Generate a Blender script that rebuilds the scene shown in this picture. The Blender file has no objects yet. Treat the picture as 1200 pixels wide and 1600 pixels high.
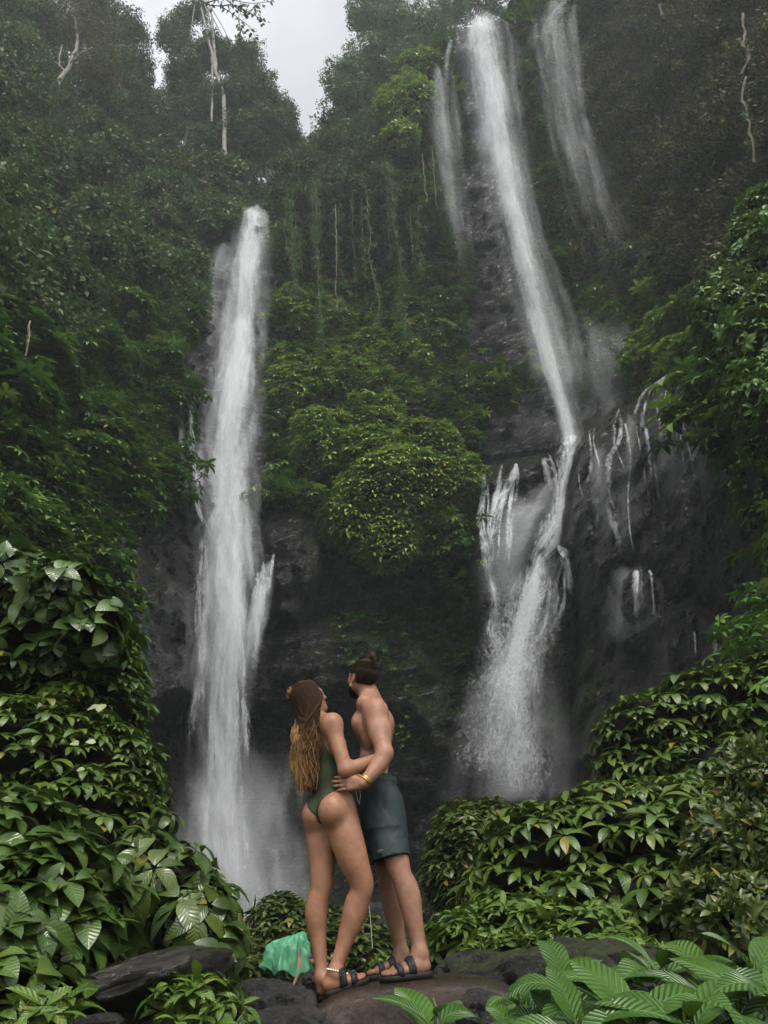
import bpy, math, random
import numpy as np
from mathutils import Vector, Matrix, Euler, Quaternion

# ------------------------------------------------------------------ camera, light, exposure
SC = bpy.context.scene
COL = SC.collection
CAM_H = 1.6
PITCH, ROLL, FPX = math.radians(30.0), math.radians(4.5), 1155.0
cam_data = bpy.data.cameras.new("camera")
cam_data.sensor_fit = 'VERTICAL'
cam_data.sensor_height = 36.0
cam_data.lens = 36.0 * FPX / 1600.0
cam_data.clip_start, cam_data.clip_end = 0.05, 2000.0
cam = bpy.data.objects.new("camera", cam_data)
COL.objects.link(cam)
cam.matrix_world = (Matrix.Translation((0, 0, CAM_H)) @ Matrix.Rotation(PITCH + math.pi / 2, 4, 'X')
                    @ Matrix.Rotation(-ROLL, 4, 'Z'))
SC.camera = cam

SUN_EL, SUN_AZ = math.radians(60), math.radians(162)      # azimuth clockwise from +Y
world = bpy.data.worlds.new("World")
SC.world = world
world.use_nodes = True
wn, wl = world.node_tree.nodes, world.node_tree.links
wn.clear()
w_out = wn.new('ShaderNodeOutputWorld')
w_bg = wn.new('ShaderNodeBackground')
w_bg.inputs['Strength'].default_value = 0.11
w_sky = wn.new('ShaderNodeTexSky')
w_sky.sky_type = 'NISHITA'
w_sky.sun_disc = False
w_sky.sun_elevation, w_sky.sun_rotation = SUN_EL, SUN_AZ
w_sky.dust_density, w_sky.air_density = 3.0, 1.0
w_hsv = wn.new('ShaderNodeHueSaturation')
w_hsv.inputs['Saturation'].default_value = 0.14
w_hsv.inputs['Value'].default_value = 1.3
w_tc = wn.new('ShaderNodeTexCoord')
w_noise = wn.new('ShaderNodeTexNoise')
w_noise.inputs['Scale'].default_value = 2.6
w_noise.inputs['Detail'].default_value = 5.0
w_noise.inputs['Roughness'].default_value = 0.5
w_ramp = wn.new('ShaderNodeMapRange')
w_ramp.inputs['From Min'].default_value, w_ramp.inputs['From Max'].default_value = 0.35, 0.68
w_ramp.inputs['To Min'].default_value, w_ramp.inputs['To Max'].default_value = 1.0, 1.7
w_mul = wn.new('ShaderNodeVectorMath')
w_mul.operation = 'SCALE'
wl.new(w_tc.outputs['Generated'], w_noise.inputs['Vector'])
wl.new(w_noise.outputs['Fac'], w_ramp.inputs['Value'])
wl.new(w_sky.outputs['Color'], w_hsv.inputs['Color'])
wl.new(w_hsv.outputs['Color'], w_mul.inputs[0])
wl.new(w_ramp.outputs['Result'], w_mul.inputs['Scale'])
wl.new(w_mul.outputs['Vector'], w_bg.inputs['Color'])
wl.new(w_bg.outputs['Background'], w_out.inputs['Surface'])

sun_data = bpy.data.lights.new("sun", 'SUN')
sun_data.energy, sun_data.angle = 1.5, math.radians(14)
sun_data.color = (1.0, 0.95, 0.87)
sun = bpy.data.objects.new("sun", sun_data)
COL.objects.link(sun)
sdir = Vector((math.sin(SUN_AZ) * math.cos(SUN_EL), math.cos(SUN_AZ) * math.cos(SUN_EL), math.sin(SUN_EL)))
sun.rotation_euler = sdir.to_track_quat('Z', 'Y').to_euler()
sun.location = sdir * 150

SC.view_settings.view_transform = 'Standard'
SC.view_settings.look = 'None'
SC.view_settings.exposure = 0.8
SC.view_settings.gamma = 1.0
SC.view_settings.use_curve_mapping = False
cy = SC.cycles
cy.max_bounces, cy.diffuse_bounces, cy.glossy_bounces = 6, 3, 2
cy.transmission_bounces, cy.volume_bounces, cy.transparent_max_bounces = 3, 1, 40
cy.use_denoising = True
cy.sample_clamp_indirect = 4.0
cy.caustics_reflective = cy.caustics_refractive = False

# ------------------------------------------------------------------ helpers
rng = np.random.default_rng(11)
random.seed(11)
_cp, _sp, _cr, _sr = math.cos(PITCH), math.sin(PITCH), math.cos(ROLL), math.sin(ROLL)


def W(px, py, Y):
    """World point seen at photo pixel (px, py) at forward distance Y from the viewer (arrays allowed)."""
    x = (np.asarray(px, float) - 600) / FPX
    y = (800 - np.asarray(py, float)) / FPX
    xr, yu = x * _cr + y * _sr, -x * _sr + y * _cr
    dx, dy, dz = xr, _cp - yu * _sp, _sp + yu * _cp
    return np.stack([dx / dy * Y, np.ones_like(dx) * Y, dz / dy * Y + CAM_H], -1)


def ppm(p):
    """Photo pixels per metre at world point(s) p."""
    p = np.asarray(p, float)
    depth = p[..., 1] * _cp + (p[..., 2] - CAM_H) * _sp
    return FPX / np.maximum(depth, 0.3)


def to_px(p):
    p = np.asarray(p, float)
    X, Y, Z = p[..., 0], p[..., 1], p[..., 2] - CAM_H
    d = np.maximum(Y * _cp + Z * _sp, 1e-3)
    u = -Y * _sp + Z * _cp
    xr, yu = X / d, u / d
    return 600 + FPX * (xr * _cr - yu * _sr), 800 - FPX * (xr * _sr + yu * _cr)


def _hash(i, j, k, seed):
    n = (i * 374761393 + j * 668265263 + k * 2147483647 + seed * 1274126177) & 0xFFFFFFFF
    n = ((n ^ (n >> 13)) * 1274126177) & 0xFFFFFFFF
    n = n ^ (n >> 16)
    return (n & 0xFFFF) / 65535.0


def vnoise(P, seed=0):
    P = np.asarray(P, float)
    I = np.floor(P).astype(np.int64)
    F = P - I
    F = F * F * F * (F * (F * 6 - 15) + 10)
    r = 0
    for a in (0, 1):
        wa = F[..., 0] if a else 1 - F[..., 0]
        for b in (0, 1):
            wb = F[..., 1] if b else 1 - F[..., 1]
            for c in (0, 1):
                wc = F[..., 2] if c else 1 - F[..., 2]
                r = r + wa * wb * wc * _hash(I[..., 0] + a, I[..., 1] + b, I[..., 2] + c, seed)
    return r * 2 - 1


def fbm(P, octaves=4, seed=0, gain=0.5):
    P = np.asarray(P, float)
    s, a, t = 0, 1.0, 0
    for o in range(octaves):
        s = s + a * vnoise(P * 2 ** o + o * 17.3, seed + o)
        t += a
        a *= gain
    return s / t


def sstep(a, b, x):
    t = np.clip((np.asarray(x, float) - a) / (b - a), 0, 1)
    return t * t * (3 - 2 * t)


def poly_sd(px, py, poly):
    """Signed distance to a polygon, positive inside."""
    px, py = np.asarray(px, float), np.asarray(py, float)
    P = np.asarray(poly, float)
    d = np.full(px.shape, 1e18)
    ins = np.zeros(px.shape, bool)
    for i in range(len(P)):
        a, b = P[i], P[(i + 1) % len(P)]
        e = b - a
        t = np.clip(((px - a[0]) * e[0] + (py - a[1]) * e[1]) / (e @ e + 1e-9), 0, 1)
        d = np.minimum(d, (px - a[0] - t * e[0]) ** 2 + (py - a[1] - t * e[1]) ** 2)
        c = (a[1] > py) != (b[1] > py)
        ins ^= c & (px < (b[0] - a[0]) * (py - a[1]) / (b[1] - a[1] + 1e-12) + a[0])
    return np.where(ins, 1, -1) * np.sqrt(d)


def tag(o, label=None, cat=None, group=None, kind=None):
    if label: o['label'] = label
    if cat: o['category'] = cat
    if group: o['group'] = group
    if kind: o['kind'] = kind
    return o


def empty(name, loc):
    o = bpy.data.objects.new(name, None)
    o.empty_display_size = 0.1
    COL.objects.link(o)
    o.location = loc
    return o


def put(o, parent=None):
    """Link an object; its mesh is in world coordinates, so undo the parent's location."""
    COL.objects.link(o)
    if parent is not None:
        o.parent = parent
        o.matrix_parent_inverse = Matrix.Translation(-world_loc(parent))
    return o


def world_loc(o):
    v = Vector(o.location)
    while o.parent is not None:                       # children sit at the origin of the world, their meshes hold world positions
        return Vector((0, 0, 0)) if o.type == 'MESH' else v
    return v


def mesh_np(name, V, F, mat=None, parent=None, smooth=True, uv=None, attrs=None, link=True):
    """Mesh object from arrays: V (n,3), F list of tuples or (m,k) array."""
    me = bpy.data.meshes.new(name)
    V = np.asarray(V, np.float32)
    if isinstance(F, np.ndarray) and F.ndim == 2:
        k = F.shape[1]
        me.vertices.add(len(V))
        me.vertices.foreach_set('co', V.ravel())
        me.loops.add(F.size)
        me.loops.foreach_set('vertex_index', F.astype(np.int32).ravel())
        me.polygons.add(len(F))
        me.polygons.foreach_set('loop_start', (np.arange(len(F)) * k).astype(np.int32))
        me.update(calc_edges=True)
    else:
        me.from_pydata(V.tolist(), [], [tuple(int(i) for i in f) for f in F])
    if smooth:
        me.polygons.foreach_set('use_smooth', np.ones(len(me.polygons), bool))
    if uv is not None:
        ul = me.uv_layers.new(name='UVMap')
        li = np.empty(len(me.loops), np.int32)
        me.loops.foreach_get('vertex_index', li)
        ul.data.foreach_set('uv', np.asarray(uv, np.float32)[li].ravel())
    for nm, arr in (attrs or {}).items():
        arr = np.asarray(arr, np.float32)
        if arr.ndim == 1:
            a = me.attributes.new(nm, 'FLOAT', 'POINT')
            a.data.foreach_set('value', arr)
        else:
            a = me.attributes.new(nm, 'FLOAT_COLOR', 'POINT')
            a.data.foreach_set('color', np.concatenate([arr, np.ones((len(arr), 1), np.float32)], 1).ravel())
    if mat is not None:
        me.materials.append(mat)
    me.validate()
    o = bpy.data.objects.new(name, me)
    if link:
        put(o, parent)
    return o


def grid_faces(nr, nc, wrap=False):
    r = np.arange(nr - 1)[:, None]
    c = np.arange(nc if wrap else nc - 1)[None, :]
    c2 = (c + 1) % nc
    return np.stack([r * nc + c, r * nc + c2, (r + 1) * nc + c2, (r + 1) * nc + c], -1).reshape(-1, 4)


def catmull(P, n):
    P = np.asarray(P, float)
    m = len(P)
    t = np.linspace(0, m - 1, n)
    i = np.minimum(t.astype(int), m - 2)
    f = (t - i)[:, None]
    p0, p1, p2, p3 = P[np.maximum(i - 1, 0)], P[i], P[i + 1], P[np.minimum(i + 2, m - 1)]
    return 0.5 * (2 * p1 + (p2 - p0) * f + (2 * p0 - 5 * p1 + 4 * p2 - p3) * f ** 2 + (3 * p1 - p0 - 3 * p2 + p3) * f ** 3)


def tube(P, R, sides=6):
    """Verts and quads of a tube along points P with radii R."""
    P = np.asarray(P, float)
    R = np.broadcast_to(np.asarray(R, float), (len(P),))
    T = np.gradient(P, axis=0)
    T /= np.linalg.norm(T, axis=1, keepdims=True) + 1e-9
    ref = np.array([0.31, 0.9, 0.3])
    A = np.cross(T, ref)
    A /= np.linalg.norm(A, axis=1, keepdims=True) + 1e-9
    B = np.cross(T, A)
    th = np.arange(sides) / sides * 2 * np.pi
    V = P[:, None] + R[:, None, None] * (np.cos(th)[None, :, None] * A[:, None] + np.sin(th)[None, :, None] * B[:, None])
    return V.reshape(-1, 3), grid_faces(len(P), sides, True)


class Acc:
    """Collects quads."""
    def __init__(self):
        self.v, self.f, self.n, self.c = [], [], 0, []

    def add(self, V, F, c=None):
        self.v.append(V)
        self.f.append(F + self.n)
        self.n += len(V)
        if c is not None:
            self.c.append(np.broadcast_to(c, (len(V),) + np.shape(c)[-1:] if np.ndim(c) < 2 else np.shape(c)))

    def build(self, name, mat, parent=None, attr=None, **kw):
        at = {attr: np.concatenate(self.c)} if attr else None
        return mesh_np(name, np.concatenate(self.v), np.concatenate(self.f), mat, parent, attrs=at, **kw)


# ------------------------------------------------------------------ materials
def new_mat(name):
    m = bpy.data.materials.new(name)
    m.use_nodes = True
    m.node_tree.nodes.clear()
    return m, m.node_tree.nodes, m.node_tree.links


def N(nodes, kind, **kw):
    n = nodes.new(kind)
    for k, v in kw.items():
        if k in n.bl_rna.properties.keys() and k not in ('inputs',):
            setattr(n, k, v)
        else:
            n.inputs[k].default_value = v
    return n


def ramp(nodes, stops):
    r = nodes.new('ShaderNodeValToRGB')
    e = r.color_ramp.elements
    while len(e) < len(stops):
        e.new(0.5)
    for el, (p, c) in zip(e, stops):
        el.position = p
        el.color = (*c, 1) if len(c) == 3 else c
    return r


def leaf_material(name, c_dark, c_mid, c_light, rough=0.35, trans=0.18, veins=0, vein_strength=0.4, yellow=0.03, spec=0.5):
    m, n, l = new_mat(name)
    out = N(n, 'ShaderNodeOutputMaterial')
    p = N(n, 'ShaderNodeBsdfPrincipled')
    p.inputs['Roughness'].default_value = rough
    p.inputs['Specular IOR Level'].default_value = spec
    oi = N(n, 'ShaderNodeObjectInfo')
    r = ramp(n, [(0.0, c_dark), (0.5, c_mid), (1 - yellow - 0.02, c_light), (1 - yellow * 0.3, (0.15, 0.13, 0.02))])
    l.new(oi.outputs['Random'], r.inputs['Fac'])
    tc = N(n, 'ShaderNodeTexCoord')
    no = N(n, 'ShaderNodeTexNoise', **{'Scale': 3.0, 'Detail': 3.0})
    l.new(tc.outputs['Object'], no.inputs['Vector'])
    mr = N(n, 'ShaderNodeMapRange', **{'From Min': 0.3, 'From Max': 0.7, 'To Min': 0.7, 'To Max': 1.25})
    l.new(no.outputs['Fac'], mr.inputs['Value'])
    mul = N(n, 'ShaderNodeVectorMath', operation='SCALE')
    l.new(r.outputs['Color'], mul.inputs[0])
    l.new(mr.outputs['Result'], mul.inputs['Scale'])
    col = mul.outputs['Vector']
    if veins:
        uv = N(n, 'ShaderNodeUVMap')
        sx = N(n, 'ShaderNodeSeparateXYZ')
        l.new(uv.outputs['UV'], sx.inputs[0])

        def M(op, a, b=None):
            q = N(n, 'ShaderNodeMath', operation=op)
            for i, s in enumerate((a, b)):
                if s is None: continue
                if isinstance(s, (int, float)): q.inputs[i].default_value = s
                else: l.new(s, q.inputs[i])
            return q.outputs[0]
        ax = M('ABSOLUTE', M('SUBTRACT', sx.outputs['X'], 0.5))
        ph = M('SUBTRACT', M('MULTIPLY', sx.outputs['Y'], float(veins)), M('MULTIPLY', M('POWER', ax, 0.8), veins * 0.42))
        wv = M('ABSOLUTE', M('SINE', M('MULTIPLY', ph, math.pi)))
        wv = M('POWER', wv, 0.45)
        mid = M('MINIMUM', M('MULTIPLY', ax, 30.0), 1.0)
        hgt = M('MULTIPLY', wv, mid)
        b = N(n, 'ShaderNodeBump', **{'Strength': vein_strength, 'Distance': 0.1})
        l.new(hgt, b.inputs['Height'])
        l.new(b.outputs['Normal'], p.inputs['Normal'])
        vm = N(n, 'ShaderNodeMix', data_type='RGBA')
        l.new(M('MULTIPLY', M('SUBTRACT', 1.0, hgt), 0.22), vm.inputs[0])
        l.new(col, vm.inputs[6])
        vm.inputs[7].default_value = (*[min(1, c * 2.1 + 0.01) for c in c_light], 1)
        col = vm.outputs[2]
    l.new(col, p.inputs['Base Color'])
    t = N(n, 'ShaderNodeBsdfTranslucent')
    l.new(col, t.inputs['Color'])
    mx = N(n, 'ShaderNodeMixShader', Fac=trans)
    l.new(p.outputs[0], mx.inputs[1])
    l.new(t.outputs[0], mx.inputs[2])
    l.new(mx.outputs[0], out.inputs['Surface'])
    return m


def rock_material(name, c1, c2, rough=(0.25, 0.6), scale=1.0, moss=0.0, moss_col=(0.05, 0.07, 0.012), bump=0.6, mask=None, strata=0.0):
    m, n, l = new_mat(name)
    out = N(n, 'ShaderNodeOutputMaterial')
    p = N(n, 'ShaderNodeBsdfPrincipled')
    tc = N(n, 'ShaderNodeTexCoord')
    n1 = N(n, 'ShaderNodeTexNoise', **{'Scale': 1.1 * scale, 'Detail': 8.0, 'Roughness': 0.62})
    n2 = N(n, 'ShaderNodeTexNoise', **{'Scale': 7.0 * scale, 'Detail': 8.0, 'Roughness': 0.7})
    vo = N(n, 'ShaderNodeTexVoronoi', feature='DISTANCE_TO_EDGE', **{'Scale': 1.6 * scale})
    mp = N(n, 'ShaderNodeMapping')
    mp.inputs['Scale'].default_value = (1, 1, 1 + strata * 2.5)
    l.new(tc.outputs['Object'], mp.inputs['Vector'])
    for q in (n1, n2):
        l.new(mp.outputs[0], q.inputs['Vector'])
    wp = N(n, 'ShaderNodeVectorMath', operation='MULTIPLY_ADD')
    l.new(n1.outputs['Color'], wp.inputs[0])
    wp.inputs[1].default_value = (0.9, 0.9, 0.9)
    l.new(mp.outputs[0], wp.inputs[2])
    l.new(wp.outputs[0], vo.inputs['Vector'])
    r = ramp(n, [(0.3, c1), (0.55, [(a + b) / 2 for a, b in zip(c1, c2)]), (0.75, c2)])
    l.new(n1.outputs['Fac'], r.inputs['Fac'])
    col = r.outputs['Color']
    if moss > 0:
        geo = N(n, 'ShaderNodeNewGeometry')
        sx = N(n, 'ShaderNodeSeparateXYZ')
        l.new(geo.outputs['Normal'], sx.inputs[0])
        mm = N(n, 'ShaderNodeMath', operation='MULTIPLY_ADD')
        l.new(sx.outputs['Z'], mm.inputs[0])
        mm.inputs[1].default_value = 0.35
        l.new(n1.outputs['Fac'], mm.inputs[2])
        ad = N(n, 'ShaderNodeMath', operation='MULTIPLY_ADD')
        l.new(n2.outputs['Fac'], ad.inputs[0])
        ad.inputs[1].default_value = 0.3
        l.new(mm.outputs[0], ad.inputs[2])
        src = ad.outputs[0]
        if mask:
            at = N(n, 'ShaderNodeAttribute', attribute_name=mask)
            a2 = N(n, 'ShaderNodeMath', operation='MULTIPLY_ADD')
            l.new(at.outputs['Fac'], a2.inputs[0])
            a2.inputs[1].default_value = 0.8
            l.new(src, a2.inputs[2])
            src = a2.outputs[0]
        rr = N(n, 'ShaderNodeMapRange', **{'From Min': 1.05 - moss * 0.5, 'From Max': 1.2 - moss * 0.5})
        l.new(src, rr.inputs['Value'])
        mr2 = ramp(n, [(0.35, [c * 0.55 for c in moss_col]), (0.65, moss_col)])
        l.new(n2.outputs['Fac'], mr2.inputs['Fac'])
        mx = N(n, 'ShaderNodeMix', data_type='RGBA')
        l.new(rr.outputs[0], mx.inputs[0])
        l.new(col, mx.inputs[6])
        l.new(mr2.outputs['Color'], mx.inputs[7])
        col = mx.outputs[2]
    l.new(col, p.inputs['Base Color'])
    rg = N(n, 'ShaderNodeMapRange', **{'From Min': 0.3, 'From Max': 0.7, 'To Min': rough[0], 'To Max': rough[1]})
    l.new(n2.outputs['Fac'], rg.inputs['Value'])
    l.new(rg.outputs[0], p.inputs['Roughness'])
    vmin = N(n, 'ShaderNodeMath', operation='MINIMUM')
    l.new(vo.outputs['Distance'], vmin.inputs[0])
    vmin.inputs[1].default_value = 0.12
    h = N(n, 'ShaderNodeMath', operation='MULTIPLY_ADD')
    l.new(vmin.outputs[0], h.inputs[0])
    h.inputs[1].default_value = 2.0
    l.new(n2.outputs['Fac'], h.inputs[2])
    h2 = N(n, 'ShaderNodeMath', operation='MULTIPLY_ADD')
    l.new(n1.outputs['Fac'], h2.inputs[0])
    h2.inputs[1].default_value = 1.5
    l.new(h.outputs[0], h2.inputs[2])
    b = N(n, 'ShaderNodeBump', **{'Strength': bump, 'Distance': (0.35 if scale > 1 else 0.5) / scale})
    l.new(h2.outputs[0], b.inputs['Height'])
    l.new(b.outputs[0], p.inputs['Normal'])
    l.new(p.outputs[0], out.inputs['Surface'])
    return m


def plain_material(name, col, rough=0.5, spec=0.5, sss=0.0, noise=0.0, nscale=20.0, bump=0.0, metallic=0.0, attr=None, sheen=0.0):
    m, n, l = new_mat(name)
    out = N(n, 'ShaderNodeOutputMaterial')
    p = N(n, 'ShaderNodeBsdfPrincipled', **{'Roughness': rough, 'Specular IOR Level': spec, 'Metallic': metallic})
    if sheen: p.inputs['Sheen Weight'].default_value = sheen
    p.inputs['Base Color'].default_value = (*col, 1)
    if sss:
        p.inputs['Subsurface Weight'].default_value = sss
        p.inputs['Subsurface Radius'].default_value = (0.012, 0.005, 0.003)
        p.inputs['Subsurface Scale'].default_value = 1.0
    src = None
    if attr:
        a = N(n, 'ShaderNodeAttribute', attribute_name=attr)
        src = a.outputs['Color']
    tc = N(n, 'ShaderNodeTexCoord')
    if noise or bump:
        no = N(n, 'ShaderNodeTexNoise', **{'Scale': nscale, 'Detail': 6.0, 'Roughness': 0.65})
        l.new(tc.outputs['Object'], no.inputs['Vector'])
        mr = N(n, 'ShaderNodeMapRange', **{'From Min': 0.25, 'From Max': 0.75, 'To Min': 1 - noise, 'To Max': 1 + noise})
        l.new(no.outputs['Fac'], mr.inputs['Value'])
        mul = N(n, 'ShaderNodeVectorMath', operation='SCALE')
        if src is not None: l.new(src, mul.inputs[0])
        else: mul.inputs[0].default_value = col
        l.new(mr.outputs[0], mul.inputs['Scale'])
        src = mul.outputs['Vector']
        if bump:
            b = N(n, 'ShaderNodeBump', **{'Strength': bump, 'Distance': 0.01})
            l.new(no.outputs['Fac'], b.inputs['Height'])
            l.new(b.outputs[0], p.inputs['Normal'])
    if src is not None:
        l.new(src, p.inputs['Base Color'])
    l.new(p.outputs[0], out.inputs['Surface'])
    return m


def water_material(name, sx, sy, lo, hi, gain=1.0, col=(0.86, 0.88, 0.9), fine=1.0, fw=0.75, bw=0.45, big=1.0):
    """White falling water: streaked along the fall, see-through between the streaks."""
    m, n, l = new_mat(name)
    out = N(n, 'ShaderNodeOutputMaterial')
    uv = N(n, 'ShaderNodeUVMap')
    at = N(n, 'ShaderNodeAttribute', attribute_name='fade')
    mp = N(n, 'ShaderNodeMapping')
    mp.inputs['Scale'].default_value = (sx, sy, 1)
    l.new(uv.outputs['UV'], mp.inputs['Vector'])
    a = N(n, 'ShaderNodeTexNoise', **{'Scale': 1.0, 'Detail': 5.0, 'Roughness': 0.6, 'Distortion': 0.6})
    l.new(mp.outputs[0], a.inputs['Vector'])
    mp2 = N(n, 'ShaderNodeMapping')
    mp2.inputs['Scale'].default_value = (sx * 0.9 * fine, sx * 0.3 * fine, 1)
    mp2.inputs['Location'].default_value = (7.3, 1.7, 0)
    l.new(uv.outputs['UV'], mp2.inputs['Vector'])
    b = N(n, 'ShaderNodeTexNoise', **{'Scale': 2.0, 'Detail': 6.0, 'Roughness': 0.75, 'Distortion': 0.3})
    l.new(mp2.outputs[0], b.inputs['Vector'])
    ad = N(n, 'ShaderNodeMath', operation='MULTIPLY_ADD')
    l.new(b.outputs['Fac'], ad.inputs[0])
    ad.inputs[1].default_value = bw
    l.new(a.outputs['Fac'], ad.inputs[2])
    mp3 = N(n, 'ShaderNodeMapping')
    mp3.inputs['Scale'].default_value = (0.45, 0.13, 1)
    mp3.inputs['Location'].default_value = (3.1, 9.7, 0)
    l.new(uv.outputs['UV'], mp3.inputs['Vector'])
    c = N(n, 'ShaderNodeTexNoise', **{'Scale': 1.0, 'Detail': 3.0, 'Roughness': 0.5, 'Distortion': 0.8})
    l.new(mp3.outputs[0], c.inputs['Vector'])
    cm = N(n, 'ShaderNodeMath', operation='MULTIPLY_ADD')
    l.new(c.outputs['Fac'], cm.inputs[0])
    cm.inputs[1].default_value = big
    l.new(ad.outputs[0], cm.inputs[2])
    cs = N(n, 'ShaderNodeMath', operation='SUBTRACT')
    l.new(cm.outputs[0], cs.inputs[0])
    cs.inputs[1].default_value = big * 0.5
    f1 = N(n, 'ShaderNodeMath', operation='MULTIPLY_ADD')
    l.new(at.outputs['Fac'], f1.inputs[0])
    f1.inputs[1].default_value = fw
    l.new(cs.outputs[0], f1.inputs[2])
    mr = N(n, 'ShaderNodeMapRange', interpolation_type='SMOOTHSTEP', **{'From Min': lo + 0.6, 'From Max': hi + 0.6, 'To Min': 0.0, 'To Max': gain})
    l.new(f1.outputs[0], mr.inputs['Value'])
    fm = N(n, 'ShaderNodeMath', operation='MULTIPLY')
    l.new(mr.outputs[0], fm.inputs[0])
    f2 = N(n, 'ShaderNodeMapRange', interpolation_type='SMOOTHSTEP', **{'From Min': 0.0, 'From Max': 0.5})
    l.new(at.outputs['Fac'], f2.inputs['Value'])
    l.new(f2.outputs[0], fm.inputs[1])
    d = N(n, 'ShaderNodeBsdfDiffuse', Color=(*col, 1))
    t = N(n, 'ShaderNodeBsdfTranslucent', Color=(*col, 1))
    tr = N(n, 'ShaderNodeBsdfTransparent')
    bm = N(n, 'ShaderNodeBump', **{'Strength': 0.5, 'Distance': 0.3})
    l.new(ad.outputs[0], bm.inputs['Height'])
    l.new(bm.outputs[0], d.inputs['Normal'])
    m1 = N(n, 'ShaderNodeMixShader', Fac=0.4)
    l.new(d.outputs[0], m1.inputs[1])
    l.new(t.outputs[0], m1.inputs[2])
    m2 = N(n, 'ShaderNodeMixShader')
    l.new(fm.outputs[0], m2.inputs[0])
    l.new(tr.outputs[0], m2.inputs[1])
    l.new(m1.outputs[0], m2.inputs[2])
    l.new(m2.outputs[0], out.inputs['Surface'])
    return m


M_ROCK = rock_material("wet_cliff_rock", (0.007, 0.007, 0.007), (0.046, 0.044, 0.041), (0.16, 0.5), 0.6, moss=0.40, moss_col=(0.032, 0.046, 0.009), bump=1.0, mask='moss', strata=0.6)
M_BOULDER = rock_material("wet_brown_boulder", (0.0135, 0.0086, 0.0054), (0.0413, 0.0266, 0.0163), (0.10, 0.34), 4.0, bump=0.5)
M_SLAB = rock_material("wet_dark_slab", (0.0063, 0.0051, 0.0035), (0.0237, 0.0186, 0.0123), (0.10, 0.30), 2.5, bump=0.5)
M_GREY = rock_material("wet_grey_rock", (0.0078, 0.0076, 0.0073), (0.0260, 0.0245, 0.0215), (0.18, 0.5), 5.0, bump=0.7)
M_MOSSROCK = rock_material("mossy_rock", (0.010, 0.010, 0.009), (0.034, 0.032, 0.028), (0.35, 0.7), 2.5, moss=0.42, moss_col=(0.038, 0.05, 0.007), bump=0.9)
M_EARTH = rock_material("wet_earth", (0.012, 0.01, 0.007), (0.035, 0.028, 0.02), (0.4, 0.8), 1.5, moss=0.3, bump=0.5)
M_CORE = plain_material("inner_shade", (0.008, 0.008, 0.005), 0.8, 0.1, noise=0.5, nscale=8)  # near-black filler colour, so gaps between leaves read as deep shade
M_BARK = plain_material("pale_bark", (0.20, 0.185, 0.16), 0.8, 0.2, noise=0.45, nscale=3)
M_BARKD = plain_material("dark_bark", (0.07, 0.06, 0.05), 0.8, 0.2, noise=0.4, nscale=3)
M_VINE = plain_material("vine_bark", (0.14, 0.12, 0.09), 0.8, 0.2, noise=0.4, nscale=6)
L_BROAD = leaf_material("broad_leaf", (0.0234, 0.0500, 0.0075), (0.0364, 0.0750, 0.0105), (0.0715, 0.1150, 0.0225), 0.30, 0.16, veins=9, vein_strength=0.14)
L_MAIN = leaf_material("whorl_leaf", (0.0222, 0.0506, 0.0060), (0.0432, 0.0810, 0.0090), (0.0803, 0.1196, 0.0150), 0.34, 0.18, veins=8, vein_strength=0.15, yellow=0.02)
L_RIB = leaf_material("ribbed_leaf", (0.0263, 0.0733, 0.0082), (0.0382, 0.0978, 0.0110), (0.0598, 0.1271, 0.0152), 0.36, 0.2, veins=11, vein_strength=0.5, yellow=0.0)
L_DROOP = leaf_material("drooping_leaf", (0.0182, 0.0400, 0.0060), (0.0312, 0.0600, 0.0090), (0.0650, 0.0950, 0.0180), 0.28, 0.15, veins=10, vein_strength=0.14, yellow=0.02)
L_LIGHT = leaf_material("light_herb_leaf", (0.0390, 0.0850, 0.0090), (0.0650, 0.1200, 0.0135), (0.1040, 0.1600, 0.0195), 0.4, 0.25, veins=6, vein_strength=0.3, yellow=0.0)
L_SMALL = leaf_material("small_shrub_leaf", (0.0260, 0.0500, 0.0075), (0.0455, 0.0750, 0.0105), (0.0910, 0.1100, 0.0188), 0.4, 0.2, yellow=0.05)
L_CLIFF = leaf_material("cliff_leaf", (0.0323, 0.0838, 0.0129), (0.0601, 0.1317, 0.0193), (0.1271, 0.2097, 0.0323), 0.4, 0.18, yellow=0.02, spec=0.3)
L_CLIFFY = leaf_material("sunlit_tone_leaf", (0.0982, 0.1815, 0.0269), (0.1634, 0.2592, 0.0372), (0.2776, 0.3629, 0.0584), 0.4, 0.22, yellow=0.04, spec=0.3)  # lighter copy of the cliff leaf, sunlight put into its colour
L_FOREST = leaf_material("forest_leaf", (0.0313, 0.0606, 0.0162), (0.0508, 0.0910, 0.0244), (0.0879, 0.1315, 0.0408), 0.5, 0.2, yellow=0.02, spec=0.12)
L_PALE = leaf_material("pale_leaf", (0.22, 0.26, 0.10), (0.26, 0.30, 0.15), (0.30, 0.34, 0.2), 0.35, 0.25, yellow=0.0)
L_FOREST2 = leaf_material("pale_forest_leaf", (0.0524, 0.0999, 0.0317), (0.0721, 0.1314, 0.0436), (0.1114, 0.1784, 0.0673), 0.5, 0.22, yellow=0.03, spec=0.12)
L_OLIVE = leaf_material("olive_leaf", (0.0455, 0.0500, 0.0112), (0.0715, 0.0680, 0.0150), (0.1040, 0.0850, 0.0225), 0.5, 0.2, yellow=0.08, spec=0.12)
L_HANG = leaf_material("hanging_leaf", (0.0257, 0.0330, 0.0067), (0.0429, 0.0462, 0.0097), (0.0715, 0.0660, 0.0150), 0.6, 0.15, yellow=0.04, spec=0.12)

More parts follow.
